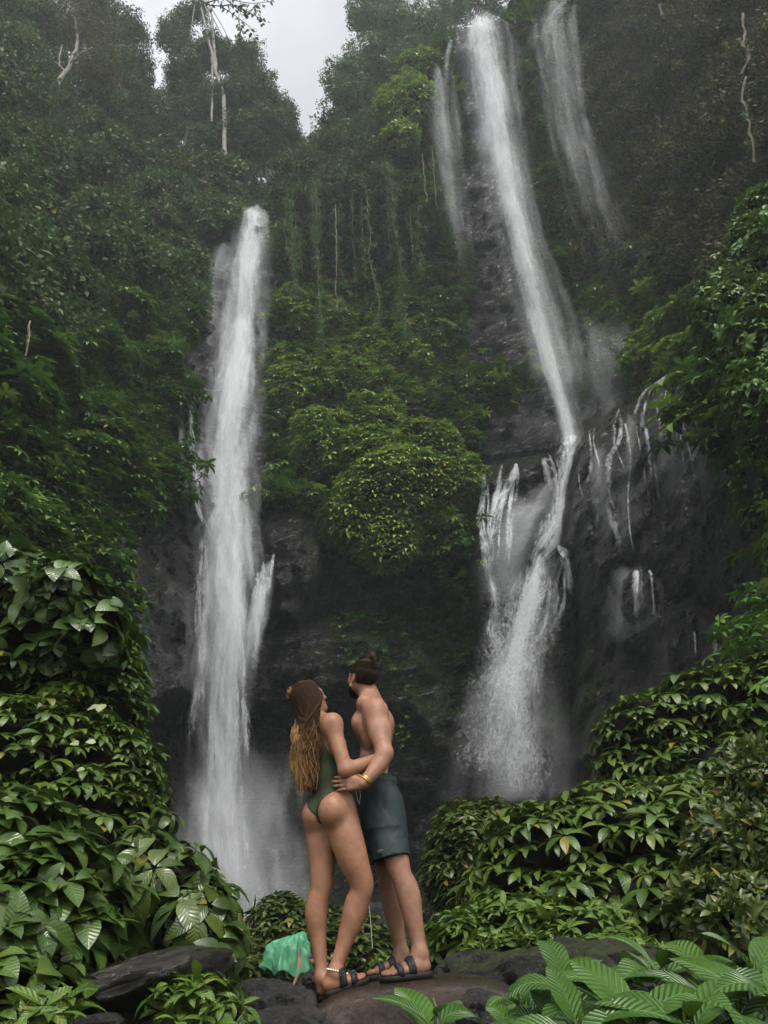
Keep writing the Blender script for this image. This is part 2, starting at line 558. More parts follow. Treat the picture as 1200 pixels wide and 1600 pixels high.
# ------------------------------------------------------------------ leaves and scatter
def leaf_arrays(width=0.42, n=5, fold=0.22, droop=0.6, cross=1, belly=0.45, wave=0.0):
    """A leaf along +Y, base at the origin, length 1, curving down (-Z)."""
    V, UV, F = [], [], []
    y = z = 0.0
    for i in range(n + 1):
        t = i / n
        w = 0.5 * width * (math.sin(math.pi * min(1, t ** (0.5 / (1 - belly) * 0.9))) ** 0.85 if 0 < t < 1 else 0)
        if i == 0: w = 0.02 * width
        a = droop * (t - 0.25)
        if i:
            y += math.cos(a) / n
            z -= math.sin(a) / n
        for j in range(-cross, cross + 1):
            s = j / cross
            V.append((s * w, y, z + fold * abs(s) * w * (1 if cross == 1 else (1.2 - 0.5 * abs(s))) + wave * w * math.sin(t * 17 + s)))
            UV.append((0.5 + 0.5 * s * w / (0.5 * width), t))
    k = 2 * cross + 1
    for i in range(n):
        for j in range(k - 1):
            a = i * k + j
            F.append((a, a + 1, a + 1 + k, a + k))
    return np.array(V), np.array(F), np.array(UV)


def rot_from(yaxis, zaxis):
    """(n,3,3) matrices whose columns are x, y, z with y exactly along yaxis."""
    y = yaxis / (np.linalg.norm(yaxis, axis=-1, keepdims=True) + 1e-9)
    x = np.cross(y, zaxis)
    x /= np.linalg.norm(x, axis=-1, keepdims=True) + 1e-9
    z = np.cross(x, y)
    return np.stack([x, y, z], -1)


def euler_of(R):
    """XYZ eulers (Blender) of (n,3,3)."""
    sy = -R[:, 2, 0]
    ey = np.arcsin(np.clip(sy, -1, 1))
    ex = np.arctan2(R[:, 2, 1], R[:, 2, 2])
    ez = np.arctan2(R[:, 1, 0], R[:, 0, 0])
    return np.stack([ex, ey, ez], -1)


def unit(v):
    v = np.asarray(v, float)
    return v / (np.linalg.norm(v, axis=-1, keepdims=True) + 1e-9)


def whorl_mesh(name, mat, nleaf=7, spread=(0.9, 1.5), seed=0, width=0.36, droop=0.9, n=4, layers=1):
    """A rosette of leaves round +Z, leaf length about 1."""
    r = np.random.default_rng(seed)
    Vs, Fs, Us, k = [], [], [], 0
    for L in range(layers):
        for i in range(nleaf):
            V, F, U = leaf_arrays(width * r.uniform(0.85, 1.15), n, 0.2, droop * r.uniform(0.6, 1.3))
            az = 2 * math.pi * (i + 0.5 * L) / nleaf + r.uniform(-0.25, 0.25)
            tilt = r.uniform(*spread) - L * 0.45
            d = np.array([[math.cos(az) * math.sin(tilt), math.sin(az) * math.sin(tilt), math.cos(tilt)]])
            R = rot_from(d, np.array([[0, 0, 1.0]]))[0]
            s = r.uniform(0.75, 1.1) * (1 - 0.3 * L)
            V = V * s
            V[:, 1] += 0.06
            Vs.append(V @ R.T)
            Fs.append(F + k)
            Us.append(U)
            k += len(V)
    return mesh_np(name, np.concatenate(Vs), np.concatenate(Fs), mat, uv=np.concatenate(Us), link=False)


def clump_mesh(name, mat, nleaf=26, seed=0, size=0.22, width=0.5, hang=0.0, stretch=(1, 1, 1)):
    """A loose ball of small leaves, radius about 0.5."""
    r = np.random.default_rng(seed)
    Vs, Fs, Us, k = [], [], [], 0
    for i in range(nleaf):
        V, F, U = leaf_arrays(width * r.uniform(0.8, 1.2), 2, 0.15, r.uniform(0.2, 0.9))
        p = unit(r.normal(size=3)) * 0.5 * r.uniform(0.25, 1) ** 0.6 * np.array(stretch)
        d = unit(p / np.array(stretch) + r.normal(size=3) * 0.35 + np.array([0, 0, -0.25 - hang]))[None]
        R = rot_from(d, unit(np.array([[0, 0, 1.0]]) + r.normal(size=(1, 3)) * 0.3))[0]
        Vs.append((V * size * r.uniform(0.7, 1.25)) @ R.T + p)
        Fs.append(F + k)
        Us.append(U)
        k += len(V)
    return mesh_np(name, np.concatenate(Vs), np.concatenate(Fs), mat, uv=np.concatenate(Us), link=False)


_proto_cols = {}


def proto_collection(key, objs):
    c = bpy.data.collections.new(key)
    for o in objs:
        c.objects.link(o)
    return c


def scatter_object(name, P, R, S, protos, parent=None, seed=0):
    """One object whose leaves are instanced on points by geometry nodes."""
    n = len(P)
    me = bpy.data.meshes.new(name)
    me.vertices.add(n)
    me.vertices.foreach_set('co', np.asarray(P, np.float32).ravel())
    E = euler_of(R)
    a = me.attributes.new('rot', 'FLOAT_VECTOR', 'POINT')
    a.data.foreach_set('vector', E.astype(np.float32).ravel())
    a = me.attributes.new('scl', 'FLOAT', 'POINT')
    a.data.foreach_set('value', np.asarray(S, np.float32))
    a = me.attributes.new('pick', 'INT', 'POINT')
    a.data.foreach_set('value', np.random.default_rng(seed).integers(0, len(protos.objects), n).astype(np.int32))
    for o in protos.objects[:1]:
        me.materials.append(o.data.materials[0])
    ob = bpy.data.objects.new(name, me)
    put(ob, parent)
    g = bpy.data.node_groups.get('scatter_' + protos.name)
    if g is None:
        g = bpy.data.node_groups.new('scatter_' + protos.name, 'GeometryNodeTree')
        g.interface.new_socket('Geometry', in_out='INPUT', socket_type='NodeSocketGeometry')
        g.interface.new_socket('Geometry', in_out='OUTPUT', socket_type='NodeSocketGeometry')
        gi, go = g.nodes.new('NodeGroupInput'), g.nodes.new('NodeGroupOutput')
        ip = g.nodes.new('GeometryNodeInstanceOnPoints')
        ci = g.nodes.new('GeometryNodeCollectionInfo')
        ci.inputs['Collection'].default_value = protos
        ci.inputs['Separate Children'].default_value = True
        ci.inputs['Reset Children'].default_value = True
        ip.inputs['Pick Instance'].default_value = True

        def named(nm, t):
            q = g.nodes.new('GeometryNodeInputNamedAttribute')
            q.data_type = t
            q.inputs['Name'].default_value = nm
            return q.outputs['Attribute']
        g.links.new(gi.outputs[0], ip.inputs['Points'])
        g.links.new(ci.outputs[0], ip.inputs['Instance'])
        g.links.new(named('pick', 'INT'), ip.inputs['Instance Index'])
        g.links.new(named('rot', 'FLOAT_VECTOR'), ip.inputs['Rotation'])
        g.links.new(named('scl', 'FLOAT'), ip.inputs['Scale'])
        g.links.new(ip.outputs[0], go.inputs[0])
    md = ob.modifiers.new('scatter', 'NODES')
    md.node_group = g
    return ob


def whorl_protos(key, mat, k=4, **kw):
    return proto_collection(key, [whorl_mesh(f'leaf_whorl_{key}', mat, seed=i + 3, **kw) for i in range(k)])


def clump_protos(key, mat, k=4, **kw):
    return proto_collection(key, [clump_mesh(f'leaf_clump_{key}', mat, seed=i + 5, **kw) for i in range(k)])


C_WHORL = whorl_protos('cliff', L_CLIFF, nleaf=8, spread=(1.15, 1.6), droop=1.2, width=0.32)
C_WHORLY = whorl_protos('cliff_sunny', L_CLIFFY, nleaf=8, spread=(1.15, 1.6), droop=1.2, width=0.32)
C_FOREST = clump_protos('forest', L_FOREST, nleaf=24, size=0.32)
C_FOREST2 = clump_protos('pale_forest', L_FOREST2, nleaf=22, size=0.32)
C_OLIVE = clump_protos('olive', L_OLIVE, nleaf=24, size=0.2)
C_HANG = clump_protos('hanging', L_HANG, nleaf=26, size=0.24, hang=1.0, stretch=(0.8, 0.8, 1.6))
C_SMALL = clump_protos('small', L_SMALL, nleaf=22, size=0.3, width=0.42)


def orient(Nrm, up=0.7, jit=0.35, r=rng):
    """Rotations whose Z leans from the surface normal to the sky, with a random twist."""
    n = len(Nrm)
    z = unit(Nrm * (1 - up) + np.array([0, 0, up]) + r.normal(size=(n, 3)) * jit)
    t = unit(r.normal(size=(n, 3)))
    x = unit(np.cross(t, z))
    y = np.cross(z, x)
    return np.stack([x, y, z], -1)

# ------------------------------------------------------------------ cliffs (one sheet of rock round the gorge)
CTRL = np.array([
    (-450, 1700, 5), (-450, 900, 7), (-450, 300, 11), (-450, -300, 17),
    (-150, 1650, 8), (-150, 900, 11), (-150, 500, 16), (-150, 100, 25), (-150, -250, 34),
    (40, 1450, 12), (40, 900, 17), (40, 600, 22), (40, 300, 29), (40, 50, 38),
    (170, 1450, 20), (170, 900, 24), (170, 600, 28), (170, 350, 35), (170, 150, 44),
    (255, 1450, 33), (255, 1000, 32), (255, 750, 32), (265, 550, 35), (270, 350, 40), (300, 210, 47),
    (370, 1450, 35), (370, 1200, 37.5), (370, 900, 36.5), (370, 600, 39.5), (400, 345, 43), (430, 270, 49),
    (460, 1450, 36), (460, 1100, 38), (450, 850, 37),
    (560, 1450, 38), (560, 1000, 39.5), (560, 850, 39.5), (600, 750, 39.5), (560, 600, 41), (560, 450, 44), (560, 300, 42), (560, 180, 46),
    (680, 1300, 38.5), (680, 900, 40), (700, 700, 41), (680, 450, 44), (680, 250, 42.5), (700, 80, 41),
    (800, 1250, 38.5), (800, 900, 38.5), (830, 640, 41), (800, 400, 43.5), (760, 150, 41), (745, 70, 38.5), (850, 15, 39),
    (930, 600, 40), (930, 300, 40), (930, 50, 38),
    (1050, 500, 34), (1050, 200, 32), (1050, -100, 32),
    (1180, 700, 24), (1180, 300, 24), (1180, 0, 25), (1180, -250, 28),
    (1600, 1500, 8), (1600, 700, 11), (1600, 0, 16), (1600, -300, 20),
    (1050, 1000, 33), (1050, 1400, 30), (1200, 1100, 23), (1200, 1450, 17)], float)


def tps_fit(C):
    P, Z = C[:, :2] / 400.0, np.log(C[:, 2])
    d = np.linalg.norm(P[:, None] - P[None], axis=-1)
    K = d ** 2 * np.log(d + 1e-9) + np.eye(len(P)) * 0.012
    A = np.concatenate([np.concatenate([K, np.ones((len(P), 1)), P], 1),
                        np.concatenate([np.ones((1, len(P))), P.T], 0) @ np.eye(len(P), len(P) + 3)], 0)
    w = np.linalg.solve(A, np.concatenate([Z, np.zeros(3)]))

    def f(px, py):
        q = np.stack([px, py], -1) / 400.0
        r = np.linalg.norm(q[..., None, :] - P, axis=-1)
        return np.exp((r ** 2 * np.log(r + 1e-9)) @ w[:len(P)] + w[len(P)] + q @ w[len(P) + 1:])
    return f


base_depth = tps_fit(CTRL)
RIM = np.array([(-450, -330), (-200, -120), (0, 60), (100, 150), (250, 225), (350, 262), (400, 300), (440, 296), (480, 268), (530, 190), (600, 110),
                (680, 55), (745, 42), (800, 22), (860, 4), (950, -120), (1100, -230), (1650, -330)], float)
# ledges, buttresses and hollows: outline in photo pixels, how far they stand out (m), softness of the edge (px)
BUTT = [(895, 690), (925, 662), (985, 622), (1062, 574), (1135, 560), (1300, 560), (1400, 1300), (900, 1330), (888, 1150), (905, 1000), (893, 900), (880, 850), (886, 770)]
OUTC = [(752, 742), (795, 722), (845, 712), (860, 724), (862, 790), (850, 835), (822, 870), (800, 930), (795, 1010), (745, 1030), (735, 900)]
BUMPS = [(BUTT, 3.4, 14), (BUTT, 4.2, 75), (OUTC, 3.2, 12),
         ([(842, 862), (868, 850), (892, 868), (900, 960), (890, 1150), (835, 1180), (838, 960)], 2.6, 10),
         ([(968, 905), (990, 890), (1030, 905), (1040, 960), (1060, 1100), (960, 1100)], 2.0, 10),
         ([(1040, 945), (1085, 935), (1110, 960), (1180, 975), (1300, 960), (1300, 1200), (1040, 1200)], 2.5, 12),
         ([(175, 960), (260, 900), (300, 930), (305, 1010), (295, 1080), (215, 1115), (150, 1080)], 3.0, 14),
         ([(285, 545), (345, 540), (345, 600), (300, 700), (290, 790), (275, 780)], 1.2, 10),
         ([(410, 815), (470, 800), (500, 815), (500, 900), (470, 985), (430, 960)], 2.0, 14),
         ([(440, 985), (520, 970), (600, 1000), (600, 1060), (500, 1090), (430, 1060)], 1.8, 16),
         ([(520, 880), (650, 880), (680, 930), (560, 960)], 1.2, 16),
         ([(480, 690), (560, 650), (650, 660), (735, 735), (730, 790), (680, 850), (560, 860), (500, 800)], 2.4, 30),
         ([(540, 970), (640, 985), (700, 1060), (690, 1250), (600, 1250), (560, 1100)], 1.2, 20),
         ([(215, 1120), (300, 1090), (430, 1100), (640, 1110), (760, 1250), (760, 1420), (230, 1420)], -2.2, 30),
         ([(440, 385), (640, 350), (680, 470), (560, 490), (430, 460)], -2.5, 40),
         ([(470, 635), (560, 625), (660, 645), (740, 650), (740, 668), (560, 672), (480, 672)], -1.0, 10)]


def cliff_depth(px, py):
    d = base_depth(px, py)
    for poly, h, w in BUMPS:
        d = d - h * sstep(-w * 0.5, w, poly_sd(px, py, poly))
    return d


_px = np.concatenate([np.arange(-450, 0, 12), np.arange(0, 1200, 4.2), np.arange(1200, 1650, 12)])
_s = np.linspace(0, 1, 400)
PX, SS = np.meshgrid(_px, _s)
RIMY = np.interp(PX, RIM[:, 0], RIM[:, 1])
PY = 1640 + (RIMY - 1640) * SS
PY = PY + (800 - PX) * 0.0
CD = cliff_depth(PX, PY)
CV = W(PX, PY, CD)
dirs = CV - np.array([0, 0, CAM_H])
dirs /= np.linalg.norm(dirs, axis=-1, keepdims=True)
Q = CV.copy()
rk = fbm(Q * 0.35, 4, 3)                                # broad lumps
ridge = 1 - np.abs(fbm(Q * np.array([0.55, 0.55, 1.0]), 4, 9))
strat = fbm(np.stack([Q[..., 0] * 0.12 + Q[..., 2] * 0.1, Q[..., 1] * 0.12, Q[..., 2] * 0.9], -1), 3, 21)
strat = np.round(strat * 5) / 5 * 0.6 + strat * 0.4
fine = fbm(Q * 2.0, 4, 33) + 0.8 * (0.35 - np.abs(fbm(Q * np.array([1.1, 1.1, 1.6]), 4, 35)))
blk = fbm(np.stack([np.round(Q[..., 0] * 0.9 + rk), np.round(Q[..., 1] * 0.5), np.round(Q[..., 2] * 1.3 + rk * 2)], -1) * 0.73, 1, 44)
amp = sstep(4, 16, CD)
CV = CV + dirs * ((rk * 1.0 - ridge * 0.8 + 0.5 + strat * 0.8 + fine * 0.34 + blk * 0.28) * amp)[..., None] * np.array([1, 1, 0.6])
# plateau running back from the rim
rows = [CV]
for back, dz in ((3, 1.0), (9, 1.6), (22, 1.0), (45, -1.0)):
    t = CV[-1].copy()
    hd = t[:, :2] / np.linalg.norm(t[:, :2], axis=1, keepdims=True)
    t[:, :2] += hd * back
    t[:, 2] += dz + fbm(t * 0.15, 3, 5) * 1.2
    rows.append(t[None])
CALL = np.concatenate(rows, 0)
# bare rock <-> green
F_LEFT = [(-450, -400), (300, 150), (440, 270), (392, 325), (345, 390), (318, 470), (300, 530), (262, 560), (262, 640), (275, 780), (225, 830), (185, 910), (190, 990), (120, 1080), (-450, 1300)]
F_MID = [(425, 280), (520, 120), (640, 50), (700, 40), (705, 90), (715, 400), (735, 600), (860, 560), (900, 600), (800, 640), (770, 650), (740, 720), (735, 790), (690, 850), (650, 900), (560, 890), (500, 800), (415, 795), (418, 480)]
F_RIGHT = [(775, 30), (1100, -330), (1650, -400), (1650, 1600), (1290, 1150), (1235, 960), (1195, 820), (1155, 700), (1120, 590), (1085, 560), (1010, 585), (940, 630), (905, 605), (880, 545), (845, 440), (800, 250)]
HOLE = [([(430, 400), (640, 370), (690, 440), (660, 470), (560, 475), (430, 460)], 30, 0.75), ([(470, 632), (560, 622), (740, 645), (740, 668), (480, 676)], 12, 0.8),
        ([(418, 670), (470, 660), (485, 790), (415, 800)], 14, 0.6), ([(690, 60), (720, 40), (860, 560), (800, 590), (740, 420)], 16, 0.45),
        ([(760, 600), (870, 590), (900, 690), (850, 710), (740, 740), (740, 660)], 20, 0.8), ([(1085, 560), (1160, 700), (1180, 950), (1100, 900)], 20, 0.35)]


def green(px, py, p):
    j = fbm(p * 0.22, 3, 77) * 42
    f = lambda pl: sstep(-8, 14, poly_sd(px, py, pl) + j)
    g = np.maximum(np.maximum(f(F_LEFT), f(F_MID)), f(F_RIGHT))
    for pl, w, k in HOLE:
        g = g * (1 - k * sstep(-w, w, poly_sd(px, py, pl) + j * 0.5))
    low = sstep(-30, 20, poly_sd(px, py, [(500, 880), (740, 860), (735, 1010), (700, 1150), (640, 1180), (600, 1080), (520, 1000)])) * sstep(0.02, 0.3, fbm(p * 0.45, 3, 55)) * 0.6
    return np.maximum(g, low)


gpx, gpy = to_px(CALL)
GR = green(gpx, gpy, CALL)
GR[len(CV):] = 1
mossp = np.maximum(GR, sstep(-20, 30, poly_sd(gpx, gpy, [(480, 640), (760, 600), (760, 720), (740, 1000), (700, 1180), (600, 1150), (480, 900)])) * 0.55)
mossp = np.maximum(mossp, 0.35 * sstep(-20, 20, poly_sd(gpx, gpy, [(835, 870), (930, 880), (940, 1150), (830, 1180)])))
cliff = mesh_np('cliff', CALL.reshape(-1, 3), grid_faces(*CALL.shape[:2]), M_ROCK, attrs={'moss': mossp.ravel()})
tag(cliff, kind='structure')

# ground: one sheet, lower than the banks that hide most of it
gx = np.concatenate([np.linspace(-120, -14, 14), np.linspace(-12, 12, 60), np.linspace(14, 120, 14)])
gy = np.concatenate([np.linspace(-120, -8, 12), np.linspace(-6, 22, 80), np.linspace(24, 120, 20)])
GX, GY = np.meshgrid(gx, gy)
GZ = fbm(np.stack([GX * 0.4, GY * 0.4, GX * 0], -1), 4, 8) * 0.5 - 0.2
ground = mesh_np('ground', np.stack([GX, GY, GZ], -1).reshape(-1, 3), grid_faces(*GX.shape), M_EARTH)
tag(ground, kind='structure')

# ------------------------------------------------------------------ greenery of the cliffs (uncountable)
tri = CALL
A = tri[:-1, :-1]; B = tri[:-1, 1:]; Cc = tri[1:, :-1]; D = tri[1:, 1:]
cn = np.cross(B - A, Cc - A)
carea = np.linalg.norm(cn, axis=-1)
cn = cn / (carea[..., None] + 1e-9)
cn = np.where((cn * (np.array([0, 0, CAM_H]) - A)).sum(-1, keepdims=True) < 0, -cn, cn)
cg = (GR[:-1, :-1] + GR[1:, 1:]) / 2
ccx, ccy = (gpx[:-1, :-1] + gpx[1:, 1:]) / 2, (gpy[:-1, :-1] + gpy[1:, 1:]) / 2
inview = sstep(-330, -60, ccx) * sstep(1530, 1260, ccx) * 0.75 + 0.25
# photo-sized cells: even cover where the wall is seen steeply
pixcell = np.abs((gpx[1:, 1:] - gpx[:-1, :-1]) * (gpy[1:, 1:] - gpy[:-1, :-1]))
wgt = np.minimum(carea, 3.0) * cg * inview * sstep(16, 20, A[..., 1])
wgt[len(CV) - 1:] *= 0.12


def cliff_points(n, region, r, weight=None):
    w = (wgt * region) if weight is None else weight * region
    w = w.ravel()
    idx = r.choice(len(w), n, p=w / w.sum())
    a, b = r.random((2, n, 1))
    f = lambda q: q.reshape(-1, 3)[idx]
    P = f(A) * (1 - a) * (1 - b) + f(B) * a * (1 - b) + f(Cc) * (1 - a) * b + f(D) * a * b
    Nn = f(cn)
    mound = sstep(-0.2, 0.45, fbm(P * np.array([0.36, 0.36, 0.5]), 3, 91))
    keep = (mound > 0.10) | (r.random(n) < 0.35)
    off = (0.1 + 2.0 * mound * r.random(n) ** 0.4)
    P = P + unit(Nn + np.array([0, 0, 0.45])) * off[:, None]
    return P[keep], Nn[keep], mound[keep]


reg_forest = sstep(520, 420, ccy + (ccx - 200) * 0.25 + fbm(A * 0.15, 2, 4) * 60) * sstep(560, 470, ccx)
reg_top_mid = sstep(310, 250, ccy) * sstep(430, 500, ccx) * sstep(720, 680, ccx)
reg_hang = sstep(840, 900, ccx) * sstep(480, 380, ccy - (ccx - 900) * 0.15 + fbm(A * 0.15, 2, 6) * 60)
reg_whorl = np.clip(1 - reg_forest - reg_top_mid - reg_hang, 0, 1)
sunlit_tone = np.clip(sstep(-40, 40, poly_sd(ccx, ccy, [(420, 470), (560, 490), (700, 560), (860, 570), (740, 760), (650, 900), (500, 800), (420, 640)])) + 0.7 * sstep(-40, 60, poly_sd(ccx, ccy, [(900, 600), (1080, 440), (1250, 400), (1250, 800), (1090, 620)])), 0, 1) * sstep(-0.15, 0.25, fbm(A * 0.3, 2, 66))
pale = sstep(0.02, 0.22, fbm(A * 0.21 + 7, 2, 58))
r1 = np.random.default_rng(5)
for nm, n, reg, protos, s0, s1, up, cat_label in (
        ('forest_foliage', 24000, (reg_forest + reg_top_mid * 0.8) * (1 - 0.85 * pale), C_FOREST, 0.7, 1.5, 0.6, None),
        ('pale_forest_foliage', 11000, (reg_forest + reg_top_mid * 0.8) * pale, C_FOREST2, 0.6, 1.3, 0.7, None),
        ('cliff_foliage', 44000, reg_whorl * (1 - 0.75 * sunlit_tone), C_WHORL, 0.36, 0.72, 0.8, None),
        ('sunny_foliage', 12000, reg_whorl * sunlit_tone, C_WHORLY, 0.40, 0.74, 0.8, None),  # sunlit patches painted with the lighter leaf copy
        ('hanging_foliage', 24000, reg_hang + 0.1 * reg_top_mid, C_HANG, 0.6, 1.2, 0.3, None)):
    P, Nn, md = cliff_points(n, reg, r1)
    n = len(P)
    S = r1.uniform(s0, s1, n) * (0.75 + 0.4 * md)
    fx, fy = to_px(P)
    S = S * (1 - 0.6 * sstep(850, 900, fy) * sstep(460, 490, fx) * sstep(800, 760, fx))
    o = scatter_object(nm, P, orient(Nn, up, 0.18 if 'LEAF' in nm or protos in (C_WHORL, C_WHORLY) else 0.3, r1), S, protos, seed=1)
    tag(o, kind='stuff')

# the near banks on both sides, seen edge-on from the path
near = sstep(21, 15, A[..., 1]) * np.minimum(carea, 3.0) * np.maximum(np.maximum(sstep(60, 0, ccx), sstep(1200, 1245, ccx)), cg)
near[len(CV) - 1:] = 0
P, Nn, md = cliff_points(15000, near, r1, np.ones_like(near))
P = P - unit(Nn + np.array([0, 0, 0.45])) * (md * 0.9)[:, None]
S = r1.uniform(0.22, 0.42, len(P)) * np.clip(P[:, 1] / 14, 0.5, 1.2)
tag(scatter_object('bank_foliage', P, orient(Nn, 0.7, 0.25, r1), S, C_WHORL, seed=2), kind='stuff')

# ------------------------------------------------------------------ waterfalls
def surf_Y(px, py):
    """Forward distance of the cliff face seen at a photo pixel."""
    px, py = np.atleast_1d(np.asarray(px, float)), np.atleast_1d(np.asarray(py, float))
    ci = np.clip(np.interp(px, _px, np.arange(len(_px))), 0, len(_px) - 1.001)
    rim = np.interp(px, RIM[:, 0], RIM[:, 1])
    ri = np.clip((py - 1640) / (rim - 1640) * (len(_s) - 1), 0, len(_s) - 1.001)
    best = np.full(len(px), 1e9)
    for a in (-1, 0, 1, 2):
        for b in (-1, 0, 1, 2):
            i = np.clip(ri.astype(int) + a, 0, len(_s) - 1)
            j = np.clip(ci.astype(int) + b, 0, len(_px) - 1)
            best = np.minimum(best, CV[i, j, 1])
    return best


def fall_sheet(name, path, mat, parent, cols=22, bulge=0.5, edge=1.6, ends=(0.02, 0.08), seed=0, hug=None, rag=0.15, step=6.0, strength=1.0):
    """A bent sheet of falling water along path rows of (px, py, Y, half width px)."""
    P = np.asarray(path, float)
    L = np.abs(np.diff(P[:, 1])).sum() + np.abs(np.diff(P[:, 0])).sum()
    n = max(8, int(L / step))
    C = catmull(P, n)
    s = np.linspace(-1, 1, cols)
    t = np.linspace(0, 1, n)
    hw = np.maximum(C[:, 3], 1.5)
    jag = fbm(np.stack([np.zeros(n), t * L / 60.0, np.full(n, seed * 3.1)], -1), 3, seed)
    jag2 = fbm(np.stack([np.ones(n) * 5, t * L / 60.0, np.full(n, seed * 3.1)], -1), 3, seed + 1)
    px = C[:, :1] + s[None] * hw[:, None] * (1 + rag * jag[:, None]) + rag * hw[:, None] * jag2[:, None] * 0.6
    py = np.repeat(C[:, 1:2], cols, 1)
    if hug is not None:
        Y = surf_Y(px.ravel(), py.ravel()).reshape(px.shape) - hug
        for _ in range(2):
            Y = np.minimum(Y, np.concatenate([Y[:1], Y[:-1]], 0) + 0.25)
            Y = (Y + np.concatenate([Y[:1], Y[:-1]], 0) + np.concatenate([Y[1:], Y[-1:]], 0)) / 3
    else:
        Y = np.repeat(C[:, 2:3], cols, 1)
    V = W(px, py, Y)
    wm = hw / ppm(V[:, cols // 2])
    u = s[None] * wm[:, None]
    seg = np.linalg.norm(np.diff(V[:, cols // 2], axis=0), axis=1)
    v = np.concatenate([[0], np.cumsum(seg)])
    rip = fbm(np.stack([u * 1.6, np.repeat(v[:, None] * 0.25, cols, 1), np.full(u.shape, seed * 5.7)], -1), 3, seed + 4)
    V[..., 1] -= bulge * wm[:, None] * (1 - s[None] ** 2) + rip * 0.35 * np.minimum(wm[:, None], 1.5)
    fade = (1 - np.abs(s) ** edge)[None] * (sstep(0, ends[0], t) * (1 - sstep(1 - ends[1], 1, t)))[:, None] * strength
    uv = np.stack([u + seed * 13.0, np.repeat(v[:, None], cols, 1) + seed * 7.0], -1)
    return mesh_np(name, V.reshape(-1, 3), grid_faces(n, cols), mat, parent, uv=uv.reshape(-1, 2), attrs={'fade': fade.ravel()})


M_W_CORE = water_material("falling_water_core", 1.9, 0.10, 0.30, 1.05, 0.78, fw=0.6, bw=0.65, big=1.1)
M_W_BODY = water_material("falling_water_body", 1.7, 0.08, 0.26, 1.10, 0.46, fw=0.5, bw=0.6, big=1.1)
M_W_VEIL = water_material("falling_water_veil", 1.2, 0.04, 0.05, 1.05, 0.36, fw=0.55, bw=0.3, big=0.6)
M_W_STRAND = water_material("water_strand", 8.0, 0.9, 0.46, 0.98, 0.62, fw=0.42, bw=0.8, fine=1.0)
M_W_SPLASH = water_material("splashing_water", 5.5, 1.2, 0.42, 0.98, 0.78, fine=1.2, fw=0.42, bw=0.85)
M_W_MIST = water_material("drifting_spray", 0.35, 0.15, 0.05, 1.3, 0.42, fine=0.5, fw=0.6, bw=0.3)

M_W_DROP = water_material("flying_drops", 9.0, 3.5, 0.62, 1.05, 0.42, fine=1.6, fw=0.45, bw=1.0, big=1.3)


def waterfall(name, loc, label):
    o = empty(name, loc)
    return tag(o, label, 'waterfall')


wf = waterfall('waterfall', (-7.5, 34.5, 0.5), "tall white waterfall dropping from the notch below the sky gap")
LEFT = [(401, 331, 41.6, 19), (397, 372, 41.2, 27), (388, 440, 40.6, 34), (382, 520, 39.6, 36), (372, 600, 38.2, 44), (362, 690, 37.0, 50), (358, 780, 36.2, 52),
        (360, 860, 35.4, 56), (362, 940, 34.8, 55), (356, 1030, 34.4, 47), (351, 1120, 34.3, 38), (350, 1220, 34.2, 37), (356, 1330, 34.1, 42), (374, 1430, 34.0, 52)]
sc = lambda P, k, dy=0.0, dx=0.0: [(a + dx, b, c + dy, d * k) for a, b, c, d in P]
fall_sheet('main_stream', sc(LEFT, 0.66, 0.3), M_W_CORE, wf, 26, 0.6, 2.2, seed=1)
fall_sheet('stream_body', sc(LEFT, 1.2, 0.0), M_W_BODY, wf, 28, 0.6, 1.8, seed=2)
fall_sheet('stream_body', sc(LEFT, 0.85, -0.6, -6), M_W_BODY, wf, 26, 0.5, 1.8, seed=3)
fall_sheet('veil', sc(LEFT, 1.45, -0.9, -4), M_W_VEIL, wf, 28, 0.5, 1.3, seed=4)
fall_sheet('veil', [(352, 375, 41, 14), (338, 430, 40, 26), (330, 500, 39, 32), (326, 570, 38, 30), (330, 640, 37, 28)], M_W_VEIL, wf, 16, 0.3, 1.5, seed=5, ends=(0.1, 0.3))
fall_sheet('side_strand', [(292, 588, 36, 3), (299, 600, 36, 5), (300, 660, 36, 6), (303, 720, 36, 9), (306, 770, 36, 9), (318, 815, 35.5, 7), (335, 850, 35, 8)], M_W_STRAND, wf, 8, 0.4, 2, seed=6, hug=0.5)
fall_sheet('side_strand', [(296, 590, 36, 4), (315, 605, 36, 5), (330, 612, 36, 5), (350, 608, 36, 6)], M_W_STRAND, wf, 8, 0.4, 2, seed=7, hug=0.6)
for k, (x0, y0, x1, y1, w) in enumerate([(428, 856, 398, 1010, 7), (420, 862, 384, 1060, 8), (412, 875, 392, 1090, 8), (426, 870, 412, 960, 9), (405, 890, 376, 1100, 9)]):
    fall_sheet('side_strand', [(x0, y0, 35, 3), (x0 * .8 + x1 * .2 + 1, y0 * .8 + y1 * .2, 34.7, w), ((x0 + x1) / 2, (y0 + y1) / 2, 34.4, w * 1.2), (x1, y1, 34.1, w)], M_W_STRAND if k % 2 else M_W_SPLASH, wf, 8, 0.4, 1.6, seed=140 + k, ends=(0.08, 0.45), rag=0.3)
fall_sheet('stream_body', [(424, 872, 35, 6), (414, 910, 34.6, 16), (402, 970, 34.4, 20), (390, 1040, 34.2, 18), (378, 1110, 34.1, 14)], M_W_BODY, wf, 12, 0.4, 1.5, seed=8, ends=(0.15, 0.4), strength=0.9)
